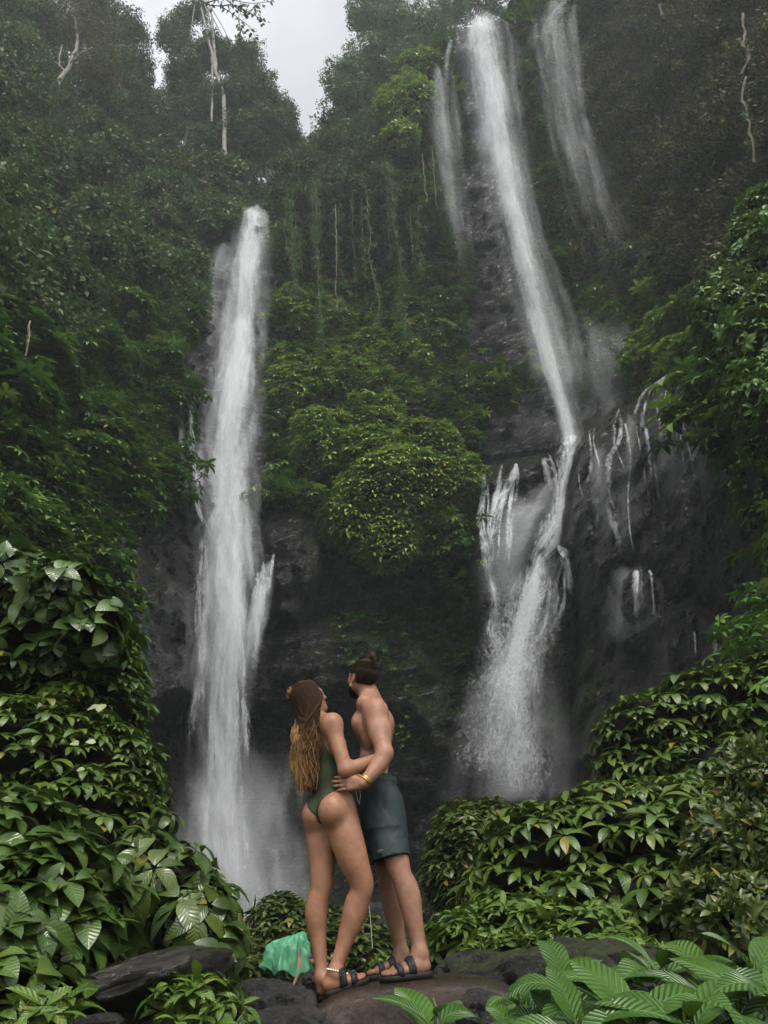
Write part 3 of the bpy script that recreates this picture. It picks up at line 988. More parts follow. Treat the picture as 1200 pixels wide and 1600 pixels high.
for k, (x0, x1, w) in enumerate([(335, 322, 8), (352, 340, 7), (372, 366, 9), (366, 384, 8)]):
    fall_sheet('side_strand', [(x0, 960, 34.0, w), ((x0 * .7 + x1 * .3), 1080, 33.8, w * 0.8), ((x0 + x1) / 2, 1200, 33.7, w * .8), (x1, 1320, 33.6, w), (x1 + 8, 1420, 33.5, w * 1.3)], M_W_STRAND, wf, 8, 0.4, 1.8, seed=20 + k, ends=(0.25, 0.2))
fall_sheet('spray', [(385, 1150, 33.4, 60), (395, 1260, 33.3, 85), (405, 1350, 33.2, 110), (415, 1450, 33, 130)], M_W_MIST, wf, 20, 0.4, 1.2, seed=9, ends=(0.5, 0.05))
fall_sheet('spray', [(330, 1180, 33.2, 50), (320, 1280, 33, 70), (340, 1400, 32.8, 90)], M_W_MIST, wf, 14, 0.3, 1.2, seed=13, ends=(0.5, 0.1))
fall_sheet('spray', [(430, 1290, 33, 12), (436, 1340, 32.9, 20), (440, 1400, 32.8, 26)], M_W_BODY, wf, 10, 0.4, 1.5, seed=10, ends=(0.4, 0.2), strength=0.72)
fall_sheet('spray', [(385, 1330, 33, 30), (392, 1380, 32.9, 44), (398, 1440, 32.8, 56)], M_W_BODY, wf, 14, 0.4, 1.5, seed=11, ends=(0.5, 0.1), strength=0.85)
rq = np.random.default_rng(23)
for k in range(10):
    y0 = rq.uniform(640, 1050); x0 = np.interp(y0, [640, 800, 900, 1050], [350, 345, 345, 345]) + rq.choice([-1, 1]) * rq.uniform(18, 42)
    L_ = rq.uniform(120, 320); x1 = x0 + (x0 - 352) * 0.35
    fall_sheet('side_strand', [(x0, y0, 34.4, 3), (x0 * .7 + x1 * .3, y0 + L_ * .3, 34, rq.uniform(6, 11)), (x0 * .3 + x1 * .7, y0 + L_ * .7, 33.8, rq.uniform(7, 14)), (x1, y0 + L_, 33.6, rq.uniform(8, 16))], M_W_BODY if k % 2 else M_W_STRAND, wf, 8, 0.3, 1.4, seed=400 + k, rag=0.4, ends=(0.15, 0.45))
fall_sheet('veil', [(280, 530, 36, 8), (282, 600, 36, 8), (284, 690, 36, 8), (288, 780, 36, 10)], M_W_VEIL, wf, 8, 0.2, 1.6, seed=12, hug=0.4, strength=0.8)

wr = waterfall('waterfall', (11.5, 36, 24), "highest waterfall plunging free from the cliff rim onto a dark rock ledge, then splashing down")
RIGHT = [(750, 38, 37.0, 30), (754, 75, 37.0, 38), (764, 140, 37.0, 38), (778, 220, 36.9, 33), (798, 320, 36.9, 29), (824, 430, 36.8, 27), (846, 520, 36.7, 24), (866, 595, 36.6, 21), (882, 650, 36.4, 19), (893, 700, 36.0, 17)]
fall_sheet('main_stream', sc(RIGHT, 0.7, 0.2), M_W_CORE, wr, 22, 0.6, 2.0, seed=31, ends=(0.02, 0.01))
fall_sheet('stream_body', sc(RIGHT, 1.0, 0.0), M_W_BODY, wr, 24, 0.6, 1.6, seed=32, ends=(0.02, 0.01))
fall_sheet('stream_body', sc(RIGHT, 0.8, -0.5, -2), M_W_BODY, wr, 22, 0.6, 1.8, seed=33, ends=(0.02, 0.01))
fall_sheet('veil', sc(RIGHT, 1.6, -0.8, 3), M_W_VEIL, wr, 24, 0.5, 1.2, seed=34, ends=(0.05, 0.02))
CH = [(897, 680, 36, 11), (886, 715, 34.5, 17), (878, 755, 34.2, 14), (872, 800, 34, 12), (864, 845, 34, 16), (846, 885, 34, 14), (830, 950, 33.8, 16)]
fall_sheet('channel_stream', sc(CH, 0.8), M_W_CORE, wr, 16, 0.4, 1.6, seed=35, ends=(0.02, 0.5))
fall_sheet('channel_stream', sc(CH, 1.5, -0.3, -3), M_W_SPLASH, wr, 18, 0.4, 1.3, seed=36, ends=(0.05, 0.3))
fall_sheet('channel_stream', [(856, 708, 34, 6), (864, 735, 34, 12), (869, 780, 33.8, 14), (858, 830, 33.6, 28), (836, 880, 33.4, 34), (816, 940, 33.3, 34)], M_W_SPLASH, wr, 18, 0.4, 1.3, seed=41, ends=(0.05, 0.4))
fall_sheet('spray', [(876, 740, 33.6, 24), (850, 790, 33.4, 56), (826, 850, 33.2, 74), (812, 930, 33, 76)], M_W_VEIL, wr, 18, 0.4, 1.1, seed=42, ends=(0.3, 0.5), strength=0.9)
LOW = [(846, 862, 33.5, 16), (832, 930, 33.3, 28), (816, 1000, 33.2, 40), (804, 1070, 33.0, 48), (800, 1150, 32.9, 54), (802, 1260, 32.8, 60)]
fall_sheet('lower_cascade', LOW, M_W_SPLASH, wr, 22, 0.4, 1.4, seed=37, ends=(0.05, 0.45))
for k in range(3):
    fall_sheet('drops', sc([(838, 880, 33, 40), (822, 960, 32.8, 64), (806, 1060, 32.6, 84), (802, 1160, 32.4, 90), (804, 1270, 32.2, 90)], 1.0, -0.5 * k, 8 * k - 8), M_W_DROP, wr, 20, 0.3, 1.1, seed=330 + k, ends=(0.15, 0.2))
for k in range(2):
    fall_sheet('drops', [(768, 900, 32.6, 20), (774, 980, 32.5, 32), (782, 1080, 32.4, 40), (786, 1180, 32.3, 44)], M_W_DROP, wr, 14, 0.3, 1.1, seed=340 + k, ends=(0.15, 0.3))
fall_sheet('lower_cascade', sc(LOW, 0.55, -0.4, -2), M_W_SPLASH, wr, 14, 0.4, 1.5, seed=38, ends=(0.05, 0.5))
fall_sheet('lower_cascade', sc(LOW, 1.6, -0.7, 10), M_W_VEIL, wr, 22, 0.4, 1.1, seed=39, ends=(0.1, 0.8), strength=0.85)
rs = np.random.default_rng(17)
for k in range(15):                                    # broken strands fanning over the rocks below the channel
    x0 = rs.uniform(812, 892); y0 = 866 + abs(x0 - 862) * 0.35 + rs.uniform(0, 40)
    L_ = rs.uniform(70, 210); x1 = x0 + (x0 - 862) * 0.35 - L_ * 0.10 + rs.normal() * 6
    fall_sheet('side_strand', [(x0, y0, 33, 3), (x0 * .7 + x1 * .3 + rs.normal() * 4, y0 + L_ * .3, 33, rs.uniform(4, 8)), (x0 * .35 + x1 * .65 + rs.normal() * 5, y0 + L_ * .65, 33, rs.uniform(5, 11)), (x1, y0 + L_, 33, rs.uniform(6, 13))],
               M_W_SPLASH if k % 3 else M_W_STRAND, wr, 8, 0.3, 1.6, seed=200 + k, hug=0.35, rag=0.4, ends=(0.1, 0.55))
for k in range(12):                                    # the left shoulder of the outcrop
    x0 = rs.uniform(752, 812); y0 = 742 - (x0 - 752) * 0.28 + rs.uniform(0, 25)
    L_ = rs.uniform(60, 240); x1 = 768 + (x0 - 780) * 0.45 + rs.normal() * 6
    fall_sheet('side_strand', [(x0, y0, 33, 2), (x0 * .6 + x1 * .4 + rs.normal() * 4, y0 + L_ * .3, 33, rs.uniform(3, 6)), (x0 * .25 + x1 * .75 + rs.normal() * 4, y0 + L_ * .65, 33, rs.uniform(3, 7)), (x1, y0 + L_, 33, rs.uniform(3, 9))],
               M_W_STRAND if k % 2 else M_W_SPLASH, wr, 7, 0.3, 1.6, seed=230 + k, hug=0.35, rag=0.4, ends=(0.1, 0.5))
fall_sheet('spray', [(800, 760, 33, 40), (796, 860, 32.8, 56), (792, 960, 32.6, 60)], M_W_MIST, wr, 14, 0.3, 1.2, seed=62, ends=(0.3, 0.3))
fall_sheet('side_strand', [(862, 850, 34, 6), (878, 858, 33.8, 8), (886, 885, 33.6, 10), (893, 930, 33.5, 8), (898, 980, 33.5, 10)], M_W_SPLASH, wr, 8, 0.3, 2, seed=40, hug=0.4, ends=(0.05, 0.4))
for k, P in enumerate([[(806, 722, 0, 4), (800, 745, 0, 9), (782, 790, 0, 10), (770, 840, 0, 9), (766, 890, 0, 9), (772, 930, 0, 7), (768, 985, 0, 11), (776, 1050, 0, 14)],
                       [(757, 738, 0, 5), (752, 780, 0, 7), (756, 840, 0, 7), (762, 890, 0, 9), (776, 960, 0, 8), (782, 1030, 0, 13)],
                       [(784, 724, 0, 3), (778, 760, 0, 6), (768, 810, 0, 7), (762, 860, 0, 6)],
                       [(810, 728, 0, 3), (806, 770, 0, 5), (800, 820, 0, 5), (795, 870, 0, 5)],
                       [(860, 722, 0, 10), (850, 716, 0, 7), (855, 735, 0, 8), (862, 770, 0, 9)]]):
    fall_sheet('side_strand', P, M_W_SPLASH if k < 2 else M_W_STRAND, wr, 8, 0.3, 2.0, seed=50 + k, hug=0.5, rag=0.3, ends=(0.05, 0.2))
fall_sheet('spray', [(850, 780, 33.2, 20), (820, 810, 33.0, 42), (800, 860, 32.8, 45), (790, 920, 32.7, 40)], M_W_VEIL, wr, 14, 0.4, 1.2, seed=60, ends=(0.3, 0.4))
fall_sheet('spray', [(800, 1000, 32.4, 80), (800, 1120, 32.3, 115), (800, 1270, 32.2, 150)], M_W_MIST, wr, 18, 0.4, 1.2, seed=61, ends=(0.4, 0.1))

wv = waterfall('waterfall', (16, 38, 60), "thin veil of drifting water falling beside the highest waterfall under the dark overhang")
VE = [(872, 8, 36.5, 22), (868, 50, 36.0, 42), (874, 110, 35.4, 52), (892, 220, 34.4, 60), (922, 330, 33.4, 70), (950, 430, 32.4, 80), (990, 580, 31.0, 90), (1005, 650, 30.5, 90)]
fall_sheet('veil', VE, M_W_VEIL, wv, 26, 0.4, 1.2, seed=70, ends=(0.01, 0.75), strength=0.72)
fall_sheet('veil', sc(VE, 0.7, -0.3, -8), M_W_VEIL, wv, 22, 0.4, 1.2, seed=71, ends=(0.01, 0.9), strength=0.66)
fall_sheet('veil', sc(VE, 0.3, -0.5, 26), M_W_VEIL, wv, 12, 0.4, 1.3, seed=73, ends=(0.01, 0.85), strength=0.6)
fall_sheet('veil', sc(VE, 0.2, -0.5, -30), M_W_VEIL, wv, 12, 0.4, 1.3, seed=74, ends=(0.01, 0.9), strength=0.6)
fall_sheet('lip_stream', [(888, -4, 36.6, 8), (874, 18, 36.4, 18), (856, 42, 36.1, 28), (850, 80, 35.8, 34), (858, 140, 35.2, 36), (870, 220, 34.5, 36)], M_W_BODY, wv, 16, 0.3, 1.3, seed=72, ends=(0.02, 0.9), strength=0.8)
wu = waterfall('waterfall', (9, 39, 60), "faint thread-like waterfall between the leafy cliff and the highest waterfall")
for k, (dx, w, st) in enumerate([(0, 15, 0.85), (20, 11, 0.7), (-4, 26, 0.7)]):
    fall_sheet('thread', [(684 + dx, 95, 38, w * .5), (692 + dx, 180, 37.6, w), (705 + dx, 300, 37, w * 1.2), (722 + dx, 420, 36.5, w * 1.3), (748 + dx, 620, 36, w * 1.4)], M_W_VEIL, wu, 12, 0.3, 1.2, seed=80 + k, ends=(0.1, 0.6), strength=st)
fall_sheet('lip_stream', [(706, 60, 38, 4), (700, 85, 38, 7), (697, 130, 38, 9), (702, 220, 37.9, 9)], M_W_BODY, wu, 8, 0.3, 1.4, seed=84, ends=(0.1, 0.75))

fall_sheet('veil', [(760, 60, 36, 50), (775, 180, 35.8, 60), (800, 330, 35.5, 66), (840, 480, 35.2, 72), (880, 640, 34.8, 84)], M_W_VEIL, wr, 22, 0.4, 1.1, seed=44, ends=(0.15, 0.1), strength=0.8)
for k, (x0, x1, y1, w) in enumerate([(905, 940, 690, 60), (930, 1010, 640, 70), (880, 860, 720, 60)]):
    fall_sheet('spray', [(x0, 470, 36, w * .6), ((x0 + x1) / 2, 560, 35.8, w), (x1, y1, 35.5, w * 1.3)], M_W_MIST, wr, 16, 0.3, 1.1, seed=350 + k, ends=(0.5, 0.15), strength=0.62)
for k, (x, w) in enumerate([(300, 60), (400, 90), (350, 130), (450, 70)]):
    fall_sheet('spray', [(x, 1120, 33 - k * .2, w * .6), (x + 6, 1260, 32.8 - k * .2, w), (x + 12, 1460, 32.6 - k * .2, w * 1.3)], M_W_MIST, wf, 18, 0.3, 1.1, seed=360 + k, ends=(0.6, 0.05), strength=0.66)

wb = waterfall('waterfall', (17, 29, 12), "broken threads of white water trickling down the dark sloping rock buttress")
TRICK = [([(964, 632, 0, 3), (970, 660, 0, 5), (966, 690, 0, 6), (952, 715, 0, 8), (950, 760, 0, 9), (957, 810, 0, 9), (966, 860, 0, 8), (976, 890, 0, 6)], 1),
         ([(1062, 572, 0, 2), (1035, 592, 0, 4), (1008, 612, 0, 6), (994, 640, 0, 6), (988, 660, 0, 4)], 0), ([(1050, 580, 0, 2), (1022, 602, 0, 3), (1006, 640, 0, 5), (1000, 690, 0, 4)], 0),
         ([(975, 655, 0, 3), (985, 720, 0, 4), (975, 780, 0, 8), (968, 840, 0, 6)], 0),
         ([(1020, 610, 0, 3), (1030, 650, 0, 4), (1032, 690, 0, 6)], 0), ([(1000, 640, 0, 3), (1012, 690, 0, 4), (1018, 760, 0, 5), (1024, 830, 0, 3)], 0),
         ([(1058, 580, 0, 3), (1060, 620, 0, 4), (1066, 660, 0, 5)], 0), ([(1062, 640, 0, 2), (1080, 720, 0, 3), (1090, 780, 0, 4)], 0), ([(920, 670, 0, 2), (924, 720, 0, 3), (916, 760, 0, 3)], 0), ([(1022, 720, 0, 2), (1030, 780, 0, 4), (1040, 850, 0, 4)], 0),
         ([(1048, 980, 0, 3), (1056, 1010, 0, 4), (1062, 1045, 0, 4)], 0), ([(1105, 968, 0, 3), (1114, 1000, 0, 6), (1120, 1030, 0, 5)], 0), ([(1085, 985, 0, 2), (1088, 1030, 0, 3)], 0), ([(1075, 950, 0, 2), (1072, 985, 0, 3), (1078, 1020, 0, 3)], 0)]
for k, (P, b) in enumerate(TRICK):
    fall_sheet('strand', P, M_W_SPLASH if b else M_W_STRAND, wb, 7, 0.3, 2.0, seed=90 + k, hug=0.35, rag=0.35, ends=(0.1, 0.25), strength=1.0 if b else 0.8, step=4)
for k in range(22):                                    # fine trickles down the whole buttress
    x0 = rs.uniform(905, 1110); y0 = np.interp(x0, [900, 930, 985, 1062, 1120], [690, 662, 624, 580, 575]) + rs.uniform(4, 160) * (k % 2)
    L_ = rs.uniform(50, 200); w_ = rs.uniform(1.2, 2.8)
    x1 = x0 + L_ * rs.uniform(0.0, 0.14)
    fall_sheet('strand', [(x0, y0, 0, w_ * .6), (x0 + rs.normal() * 4, y0 + L_ * .3, 0, w_), (x0 * .4 + x1 * .6 + rs.normal() * 5, y0 + L_ * .65, 0, w_ * 1.2), (x1, y0 + L_, 0, w_)], M_W_STRAND, wb, 5, 0.2, 1.5, seed=260 + k, hug=0.3, rag=0.5, ends=(0.1, 0.5), strength=rs.uniform(0.6, 0.95), step=4)
for k in range(9):                                     # the burst on the small ledge
    x0 = rs.uniform(972, 1018); x1 = x0 + (x0 - 996) * 0.5; L_ = rs.uniform(40, 120)
    fall_sheet('strand', [(994 * .15 + x0 * .85, 890, 0, 2), (x0, 902, 0, 5), (x0 * .5 + x1 * .5, 902 + L_ * .5, 0, 6), (x1, 902 + L_, 0, 5)], M_W_STRAND, wb, 6, 0.2, 1.5, seed=290 + k, hug=0.4, rag=0.5, ends=(0.05, 0.6), step=4)
for k, (x0, y0, x1, y1, w) in enumerate([(985, 640, 978, 890, 26), (1035, 605, 1058, 850, 30), (935, 690, 945, 900, 24), (1085, 620, 1110, 840, 24), (1000, 905, 1012, 1040, 40)]):
    fall_sheet('film', [(x0, y0, 0, w * .5), (x0 * .6 + x1 * .4, y0 * .6 + y1 * .4, 0, w), (x0 * .2 + x1 * .8, y0 * .2 + y1 * .8, 0, w * 1.2), (x1, y1, 0, w * 1.2)], M_W_VEIL, wb, 10, 0.1, 1.2, seed=380 + k, hug=0.4, rag=0.4, ends=(0.1, 0.6), strength=0.66, step=4)
fall_sheet('spray', [(975, 880, 27, 30), (985, 940, 26.8, 60), (990, 1030, 26.6, 80)], M_W_MIST, wb, 14, 0.4, 1.2, seed=120, ends=(0.3, 0.4))

# ------------------------------------------------------------------ the couple's boulder
# the rock the couple stands on: its top is a known smooth dome, so feet can be set on it
ROCK_C, ROCK_R, ROCK_P = np.array([-0.04, 4.88, 1.10]), np.array([0.57, 0.66, 0.31]), 3.6


def rock_top(x, y):
    d = 1 - (np.abs((x - ROCK_C[0]) / ROCK_R[0])) ** ROCK_P - (np.abs((y - ROCK_C[1]) / ROCK_R[1])) ** ROCK_P
    return ROCK_C[2] + ROCK_R[2] * np.maximum(d, 0.0) ** (1 / ROCK_P)


_nu, _nv = 110, 56
_T, _P = np.meshgrid(np.linspace(0, 2 * np.pi, _nu, endpoint=False), np.linspace(-np.pi / 2, np.pi / 2, _nv))
_sg = lambda x: np.sign(x) * np.abs(x)
_D = np.stack([np.cos(_T) * np.cos(_P), np.sin(_T) * np.cos(_P), np.sin(_P)], -1)
_D = _D / (np.abs(_D) ** ROCK_P).sum(-1, keepdims=True) ** (1 / ROCK_P)
_d = 1 + (0.05 * fbm(_D * 2.2 + 5, 3, 2) + 0.03 * fbm(_D * 7, 3, 7)) * sstep(0.95, 0.6, _D[..., 2])
_rv = _D * _d[..., None] * np.where(_D[..., 2:3] < 0, np.array([1, 1, 2.2]), 1.0) * ROCK_R + ROCK_C
tag(mesh_np('boulder', _rv.reshape(-1, 3), grid_faces(_nv, _nu, True), M_BOULDER), "smooth wet brown boulder the couple stands on", 'rock')


# ------------------------------------------------------------------ trees on the rim
def crown_points(ells, n, r):
    """Points in the outer part of a set of ellipsoids (px, py, Y, rx px, ry px, depth m), clumped."""
    vol = np.array([e[3] * e[4] for e in ells], float)
    k = r.choice(len(ells), n, p=vol / vol.sum())
    E = np.array(ells, float)[k]
    c = W(E[:, 0], E[:, 1], E[:, 2])
    s = 1 / ppm(c)
    ax = np.stack([E[:, 3] * s, E[:, 5], E[:, 4] * s * 1.25], -1)
    d = unit(r.normal(size=(n, 3)))
    P = c + d * ax * (r.random((n, 1)) ** 0.45) * (1 + 0.55 * fbm(d * 1.9 + c * 0.31, 3, 19))[:, None]
    keep = fbm(P * 0.55, 2, 13) > -0.34
    return P[keep], d[keep]


def tree(label, trunks, ells, protos, n, smin, smax, bark, group=None, seed=0, cat='tree'):
    r = np.random.default_rng(seed)
    b = W(trunks[0][0][0], trunks[0][0][1], trunks[0][0][2])
    t = empty('tree', b)
    tag(t, label, cat, group)
    ac = Acc()
    for tr in trunks:
        T = np.array(tr, float)
        P = W(T[:, 0], T[:, 1], T[:, 2])
        m = len(T) * 6
        Pc = catmull(P, m)
        Pc += fbm(Pc * 0.9, 2, seed)[:, None] * 0.12
        Rr = np.interp(np.linspace(0, 1, m), np.linspace(0, 1, len(T)), T[:, 3])
        ac.add(*tube(Pc, Rr, 7))
    if ells:
        for e in ells:                                # limbs reaching into each crown mass
            c = W(e[0], e[1], e[2])
            T = np.array(trunks[0], float)
            a = W(*T[-1, :3])
            mid = (a + c) / 2 + r.normal(size=3) * 0.4
            ac.add(*tube(catmull(np.array([a, mid, c]), 8), np.linspace(T[-1, 3] * 0.8, 0.03, 8), 5))
    ac.build('trunk', bark, t)
    if n:
        P, d = crown_points(ells, n, r)
        o = scatter_object('crown', P, orient(d, 0.5, 0.5, r), r.uniform(smin, smax, len(P)), protos, t, seed)
        tag(o, kind='stuff')
    return t


tree("slender pale-barked tree with thin olive crown high on the wooded slope", [[(56, 290, 37, .32), (76, 180, 37, .27), (92, 130, 37, .24), (110, 98, 37, .2), (120, 70, 37, .16), (117, 30, 37, .1), (104, 0, 37, .06)],
      [(110, 98, 37, .14), (128, 82, 37, .1), (148, 74, 37, .05)], [(100, 112, 37, .12), (92, 96, 37, .08), (98, 70, 37, .05)]],
     [(130, 45, 37.5, 55, 40, 2), (70, 30, 38, 60, 45, 2), (150, 110, 38, 40, 35, 1.5), (45, 90, 38.5, 40, 40, 2), (120, 0, 38, 70, 35, 2)], C_OLIVE, 2200, 0.55, 1.0, M_BARK, seed=1)
tree("dense grey-green tree at the far upper corner of the slope", [[(10, 190, 36, .3), (12, 120, 36, .25), (20, 70, 36, .15)]],
     [(10, 90, 36, 60, 60, 2.5), (40, 20, 37, 60, 50, 2.5), (-30, 30, 36, 60, 60, 2.5), (20, 160, 35, 60, 50, 2)], C_FOREST2, 2000, 0.7, 1.2, M_BARKD, seed=2)
tree("dark round-topped tree beside the small bright sky hole", [[(200, 190, 44, .3), (198, 130, 44, .22), (196, 90, 44, .15)]],
     [(195, 60, 44, 40, 48, 2.2), (210, 110, 44, 36, 40, 2), (175, 100, 43, 40, 50, 2), (180, 150, 43, 50, 40, 2), (160, 30, 44, 30, 40, 2)], C_FOREST, 2600, 0.6, 1.1, M_BARKD, seed=3)
tree("tall twin-stemmed tree standing against the sky with a bare pale lower trunk",
     [[(353, 300, 45, .24), (350, 185, 45, .22), (348, 145, 45, .21), (338, 115, 45, .19), (328, 70, 45, .16), (316, 20, 45, .12), (308, -20, 45, .1)],
      [(338, 115, 45, .2), (334, 70, 45, .17), (330, 20, 45, .12), (322, -15, 45, .07)], [(330, 190, 45, .12), (332, 130, 45, .14), (331, 90, 45, .1)]],
     [(272, 55, 46, 26, 40, 1.8), (290, 110, 46, 36, 40, 2), (330, 85, 46.5, 34, 36, 2), (375, 95, 46, 34, 38, 2), (395, 140, 46, 40, 42, 2.2), (340, 160, 46.5, 48, 34, 2), (420, 190, 46, 36, 34, 2), (300, 20, 46, 26, 20, 1.4)],
     C_FOREST, 4200, 0.55, 1.05, M_BARK, seed=4)
tree("leafy tree leaning over the notch above the shorter waterfall", [[(420, 290, 47, .22), (415, 240, 47, .18), (420, 200, 47, .1)]],
     [(430, 180, 47, 34, 36, 1.8), (390, 210, 46, 40, 30, 1.8), (410, 240, 47, 44, 26, 1.8), (452, 215, 48, 20, 22, 1.2)], C_FOREST, 2400, 0.5, 1.0, M_BARKD, seed=5)
tree("vine-draped tree with a rounded bluish crown right of the sky gap", [[(600, 190, 45, .3), (590, 130, 45, .25), (575, 80, 45, .15)]],
     [(572, 25, 45, 36, 44, 2), (545, 120, 44.5, 40, 34, 2), (590, 90, 45, 45, 40, 2), (555, 160, 44.5, 48, 32, 2), (620, 40, 45, 45, 45, 2), (590, -10, 45, 50, 30, 2)], C_FOREST2, 3000, 0.5, 1.0, M_BARKD, seed=6)
tree("drooping tree on the middle cliff hung with long vines", [[(530, 300, 43, .25), (525, 260, 43, .2), (522, 230, 43, .12)]],
     [(520, 230, 42.5, 55, 34, 2), (470, 270, 42, 46, 34, 1.8), (570, 260, 42, 60, 40, 2), (610, 210, 42.5, 50, 45, 2), (540, 290, 41.5, 90, 30, 1.6), (600, 300, 41.5, 40, 30, 1.2)], C_FOREST, 3600, 0.5, 1.0, M_BARKD, seed=7)
tree("leafy tree at the brink just beside the highest waterfall", [[(680, 95, 42, .22), (678, 60, 42, .18), (676, 30, 42, .1)]],
     [(668, 40, 42, 40, 36, 2), (700, 20, 43, 40, 24, 2), (650, 95, 41.5, 44, 36, 1.8), (735, 8, 44, 50, 20, 2), (800, -5, 44, 60, 22, 2)], C_FOREST2, 1500, 0.5, 0.95, M_BARKD, seed=8)

tree("broad bushy tree filling the slope behind the pale-barked tree", [[(110, 260, 42, .3), (112, 190, 42, .25), (110, 150, 42, .15)]],
     [(90, 140, 42, 70, 60, 2.5), (140, 170, 42, 60, 50, 2.5), (60, 60, 43, 70, 60, 2.5), (150, 90, 43, 50, 60, 2.2), (110, 40, 43, 60, 50, 2.2), (60, 200, 41, 70, 50, 2)], C_FOREST2, 2600, 0.6, 1.1, M_BARKD, seed=9)
tree("wide dark tree spreading below the tall twin-stemmed tree", [[(290, 300, 46, .3), (290, 240, 46, .25), (292, 200, 46, .15)]],
     [(275, 190, 47, 50, 44, 2.2), (320, 210, 47, 60, 40, 2.2), (370, 215, 46.5, 50, 40, 2.2), (240, 180, 46, 40, 40, 2), (300, 150, 47, 50, 40, 2), (380, 170, 47, 40, 44, 2)], C_FOREST, 3800, 0.6, 1.1, M_BARKD, seed=10)

# an overhanging bough with separate leaves against the sky
bt = tag(empty('tree_bough', W(300, -40, 26)), "thin overhanging bough with separate leaves across the top of the sky", 'bough')
ac = Acc()
r = np.random.default_rng(44)
LV, LR, LS = [], [], []
for path in ([(270, -30), (320, 5), (345, 10), (372, 28), (392, 44), (400, 62)], [(320, 5), (352, -2), (390, 5), (425, 2)], [(345, 10), (366, 8), (398, 24), (412, 32)], [(352, -2), (372, 14), (384, 20), (400, 10)], [(372, 28), (376, 50), (372, 62)]):
    Pp = W(np.array([p[0] for p in path]), np.array([p[1] for p in path]), 26.0)
    Pc = catmull(Pp, 14)
    ac.add(*tube(Pc, np.linspace(0.05, 0.012, 14), 5))
    for p in Pc[3:]:
        for _ in range(3):
            LV.append(p + r.normal(size=3) * 0.12)
            LR.append(unit(np.array([r.normal(), r.normal() * 0.5, -0.9])))
            LS.append(r.uniform(0.26, 0.42))
ac.build('branch', M_BARKD, bt)
_lv, _lf, _lu = leaf_arrays(0.5, 4, 0.2, 0.5)
_leaf_small = mesh_np('leaf', _lv, _lf, L_FOREST, uv=_lu, link=False).data
R_ = rot_from(np.array(LR), unit(r.normal(size=(len(LR), 3)) + np.array([0, -0.5, 0.6])))


def leaf_objects(mesh_list, P, R, S, parent, r, name='leaf', label=None):
    pl = Matrix.Translation(-world_loc(parent))
    for i in range(len(P)):
        o = bpy.data.objects.new(name, mesh_list[int(r.integers(len(mesh_list)))])
        COL.objects.link(o)
        o.parent = parent
        o.matrix_parent_inverse = pl
        M = Matrix(R[i].tolist()).to_4x4()
        M.translation = Vector(P[i])
        s = S[i]
        o.matrix_basis = M @ Matrix.Diagonal((s, s, s, 1))
        if label: o['label'] = label


leaf_objects([_leaf_small], np.array(LV), R_, np.array(LS), bt, r)


# ------------------------------------------------------------------ hanging vines and roots
def vine(label, path, Y, rad, leafy=0, seed=0, group=None, mat=M_VINE):
    r = np.random.default_rng(seed)
    p = np.array(path, float)
    P = catmull(W(p[:, 0], p[:, 1], Y), len(p) * 9)
    P = P + np.stack([fbm(P * 1.3 + 9, 2, seed) * 0.12, fbm(P * 1.3, 2, seed + 1) * 0.2, P[:, 0] * 0], -1)
    v = tag(empty('hanging_vine', P[0]), label, 'vine', group)
    ac = Acc()
    ac.add(*tube(P, np.linspace(rad * 1.2, rad * 0.7, len(P)), 6))
    for k in range(2 if rad > 0.03 else 1):
        ph = r.uniform(0, 6)
        t = np.linspace(0, 1, len(P))
        off = np.stack([np.cos(t * 14 + ph), np.sin(t * 14 + ph), 0 * t], -1) * rad * 1.6
        ac.add(*tube(P + off, rad * 0.5, 5))
    ac.build('stem', mat, v)
    if leafy:
        i = r.integers(0, len(P), leafy)
        Q = P[i] + r.normal(size=(leafy, 3)) * np.array([0.16, 0.16, 0.25]) * (1.5 - i / len(P))[:, None]
        o = scatter_object('foliage', Q, orient(np.tile([0, -1.0, 0.2], (leafy, 1)), 0.4, 0.5, r), r.uniform(0.22, 0.5, leafy), C_FOREST2, v, seed)
        tag(o, kind='stuff')
    return v


VG = 'vines hanging over the middle cliff'
vine("thick leafy vine curtain hanging just right of the shorter waterfall's lip", [(493, 285), (494, 340), (497, 420), (499, 500), (502, 548)], 39.5, 0.03, 260, 1, VG)
vine("bare pale vine hanging in front of the dark overhang, ending over the shrubs", [(570, 290), (577, 350), (578, 410), (591, 470), (590, 512)], 39.2, 0.018, 60, 2, VG)
vine("long twisted vine with a frayed leafy upper half", [(606, 255), (613, 300), (615, 350), (627, 420), (627, 470), (638, 530)], 39.2, 0.02, 260, 3, VG)
vine("thin short vine between the leafy vine and the bare pale vine", [(524, 320), (526, 380), (525, 440), (527, 486)], 39.6, 0.025, 6, 4, VG)
vine("thin vine dangling from the bright leafy knob of cliff", [(676, 235), (678, 270), (682, 320)], 39.5, 0.03, 10, 5, VG)
vine("thin grey vine near the faint thread waterfall", [(660, 240), (664, 290), (668, 318)], 39.6, 0.03, 4, 6, VG)
vine("leafy green vine against the dark hollow beside the shorter waterfall", [(452, 310), (456, 360), (460, 420), (462, 462)], 39.8, 0.02, 200, 7, VG)
vine("crooked bare vine dangling on the shaded wall at the photo's left edge", [(46, 500), (44, 545), (36, 590), (28, 630), (20, 680), (14, 712)], 19.5, 0.03, 8, 8)
vine("curling pale root hanging from the overhang in the upper right corner", [(1160, 20), (1166, 50), (1158, 70), (1168, 90), (1162, 110)], 21.5, 0.04, 4, 9)
vine("knotted root strand below the curling pale root", [(1165, 120), (1160, 160), (1168, 180), (1172, 215), (1180, 250)], 21.5, 0.035, 6, 10)
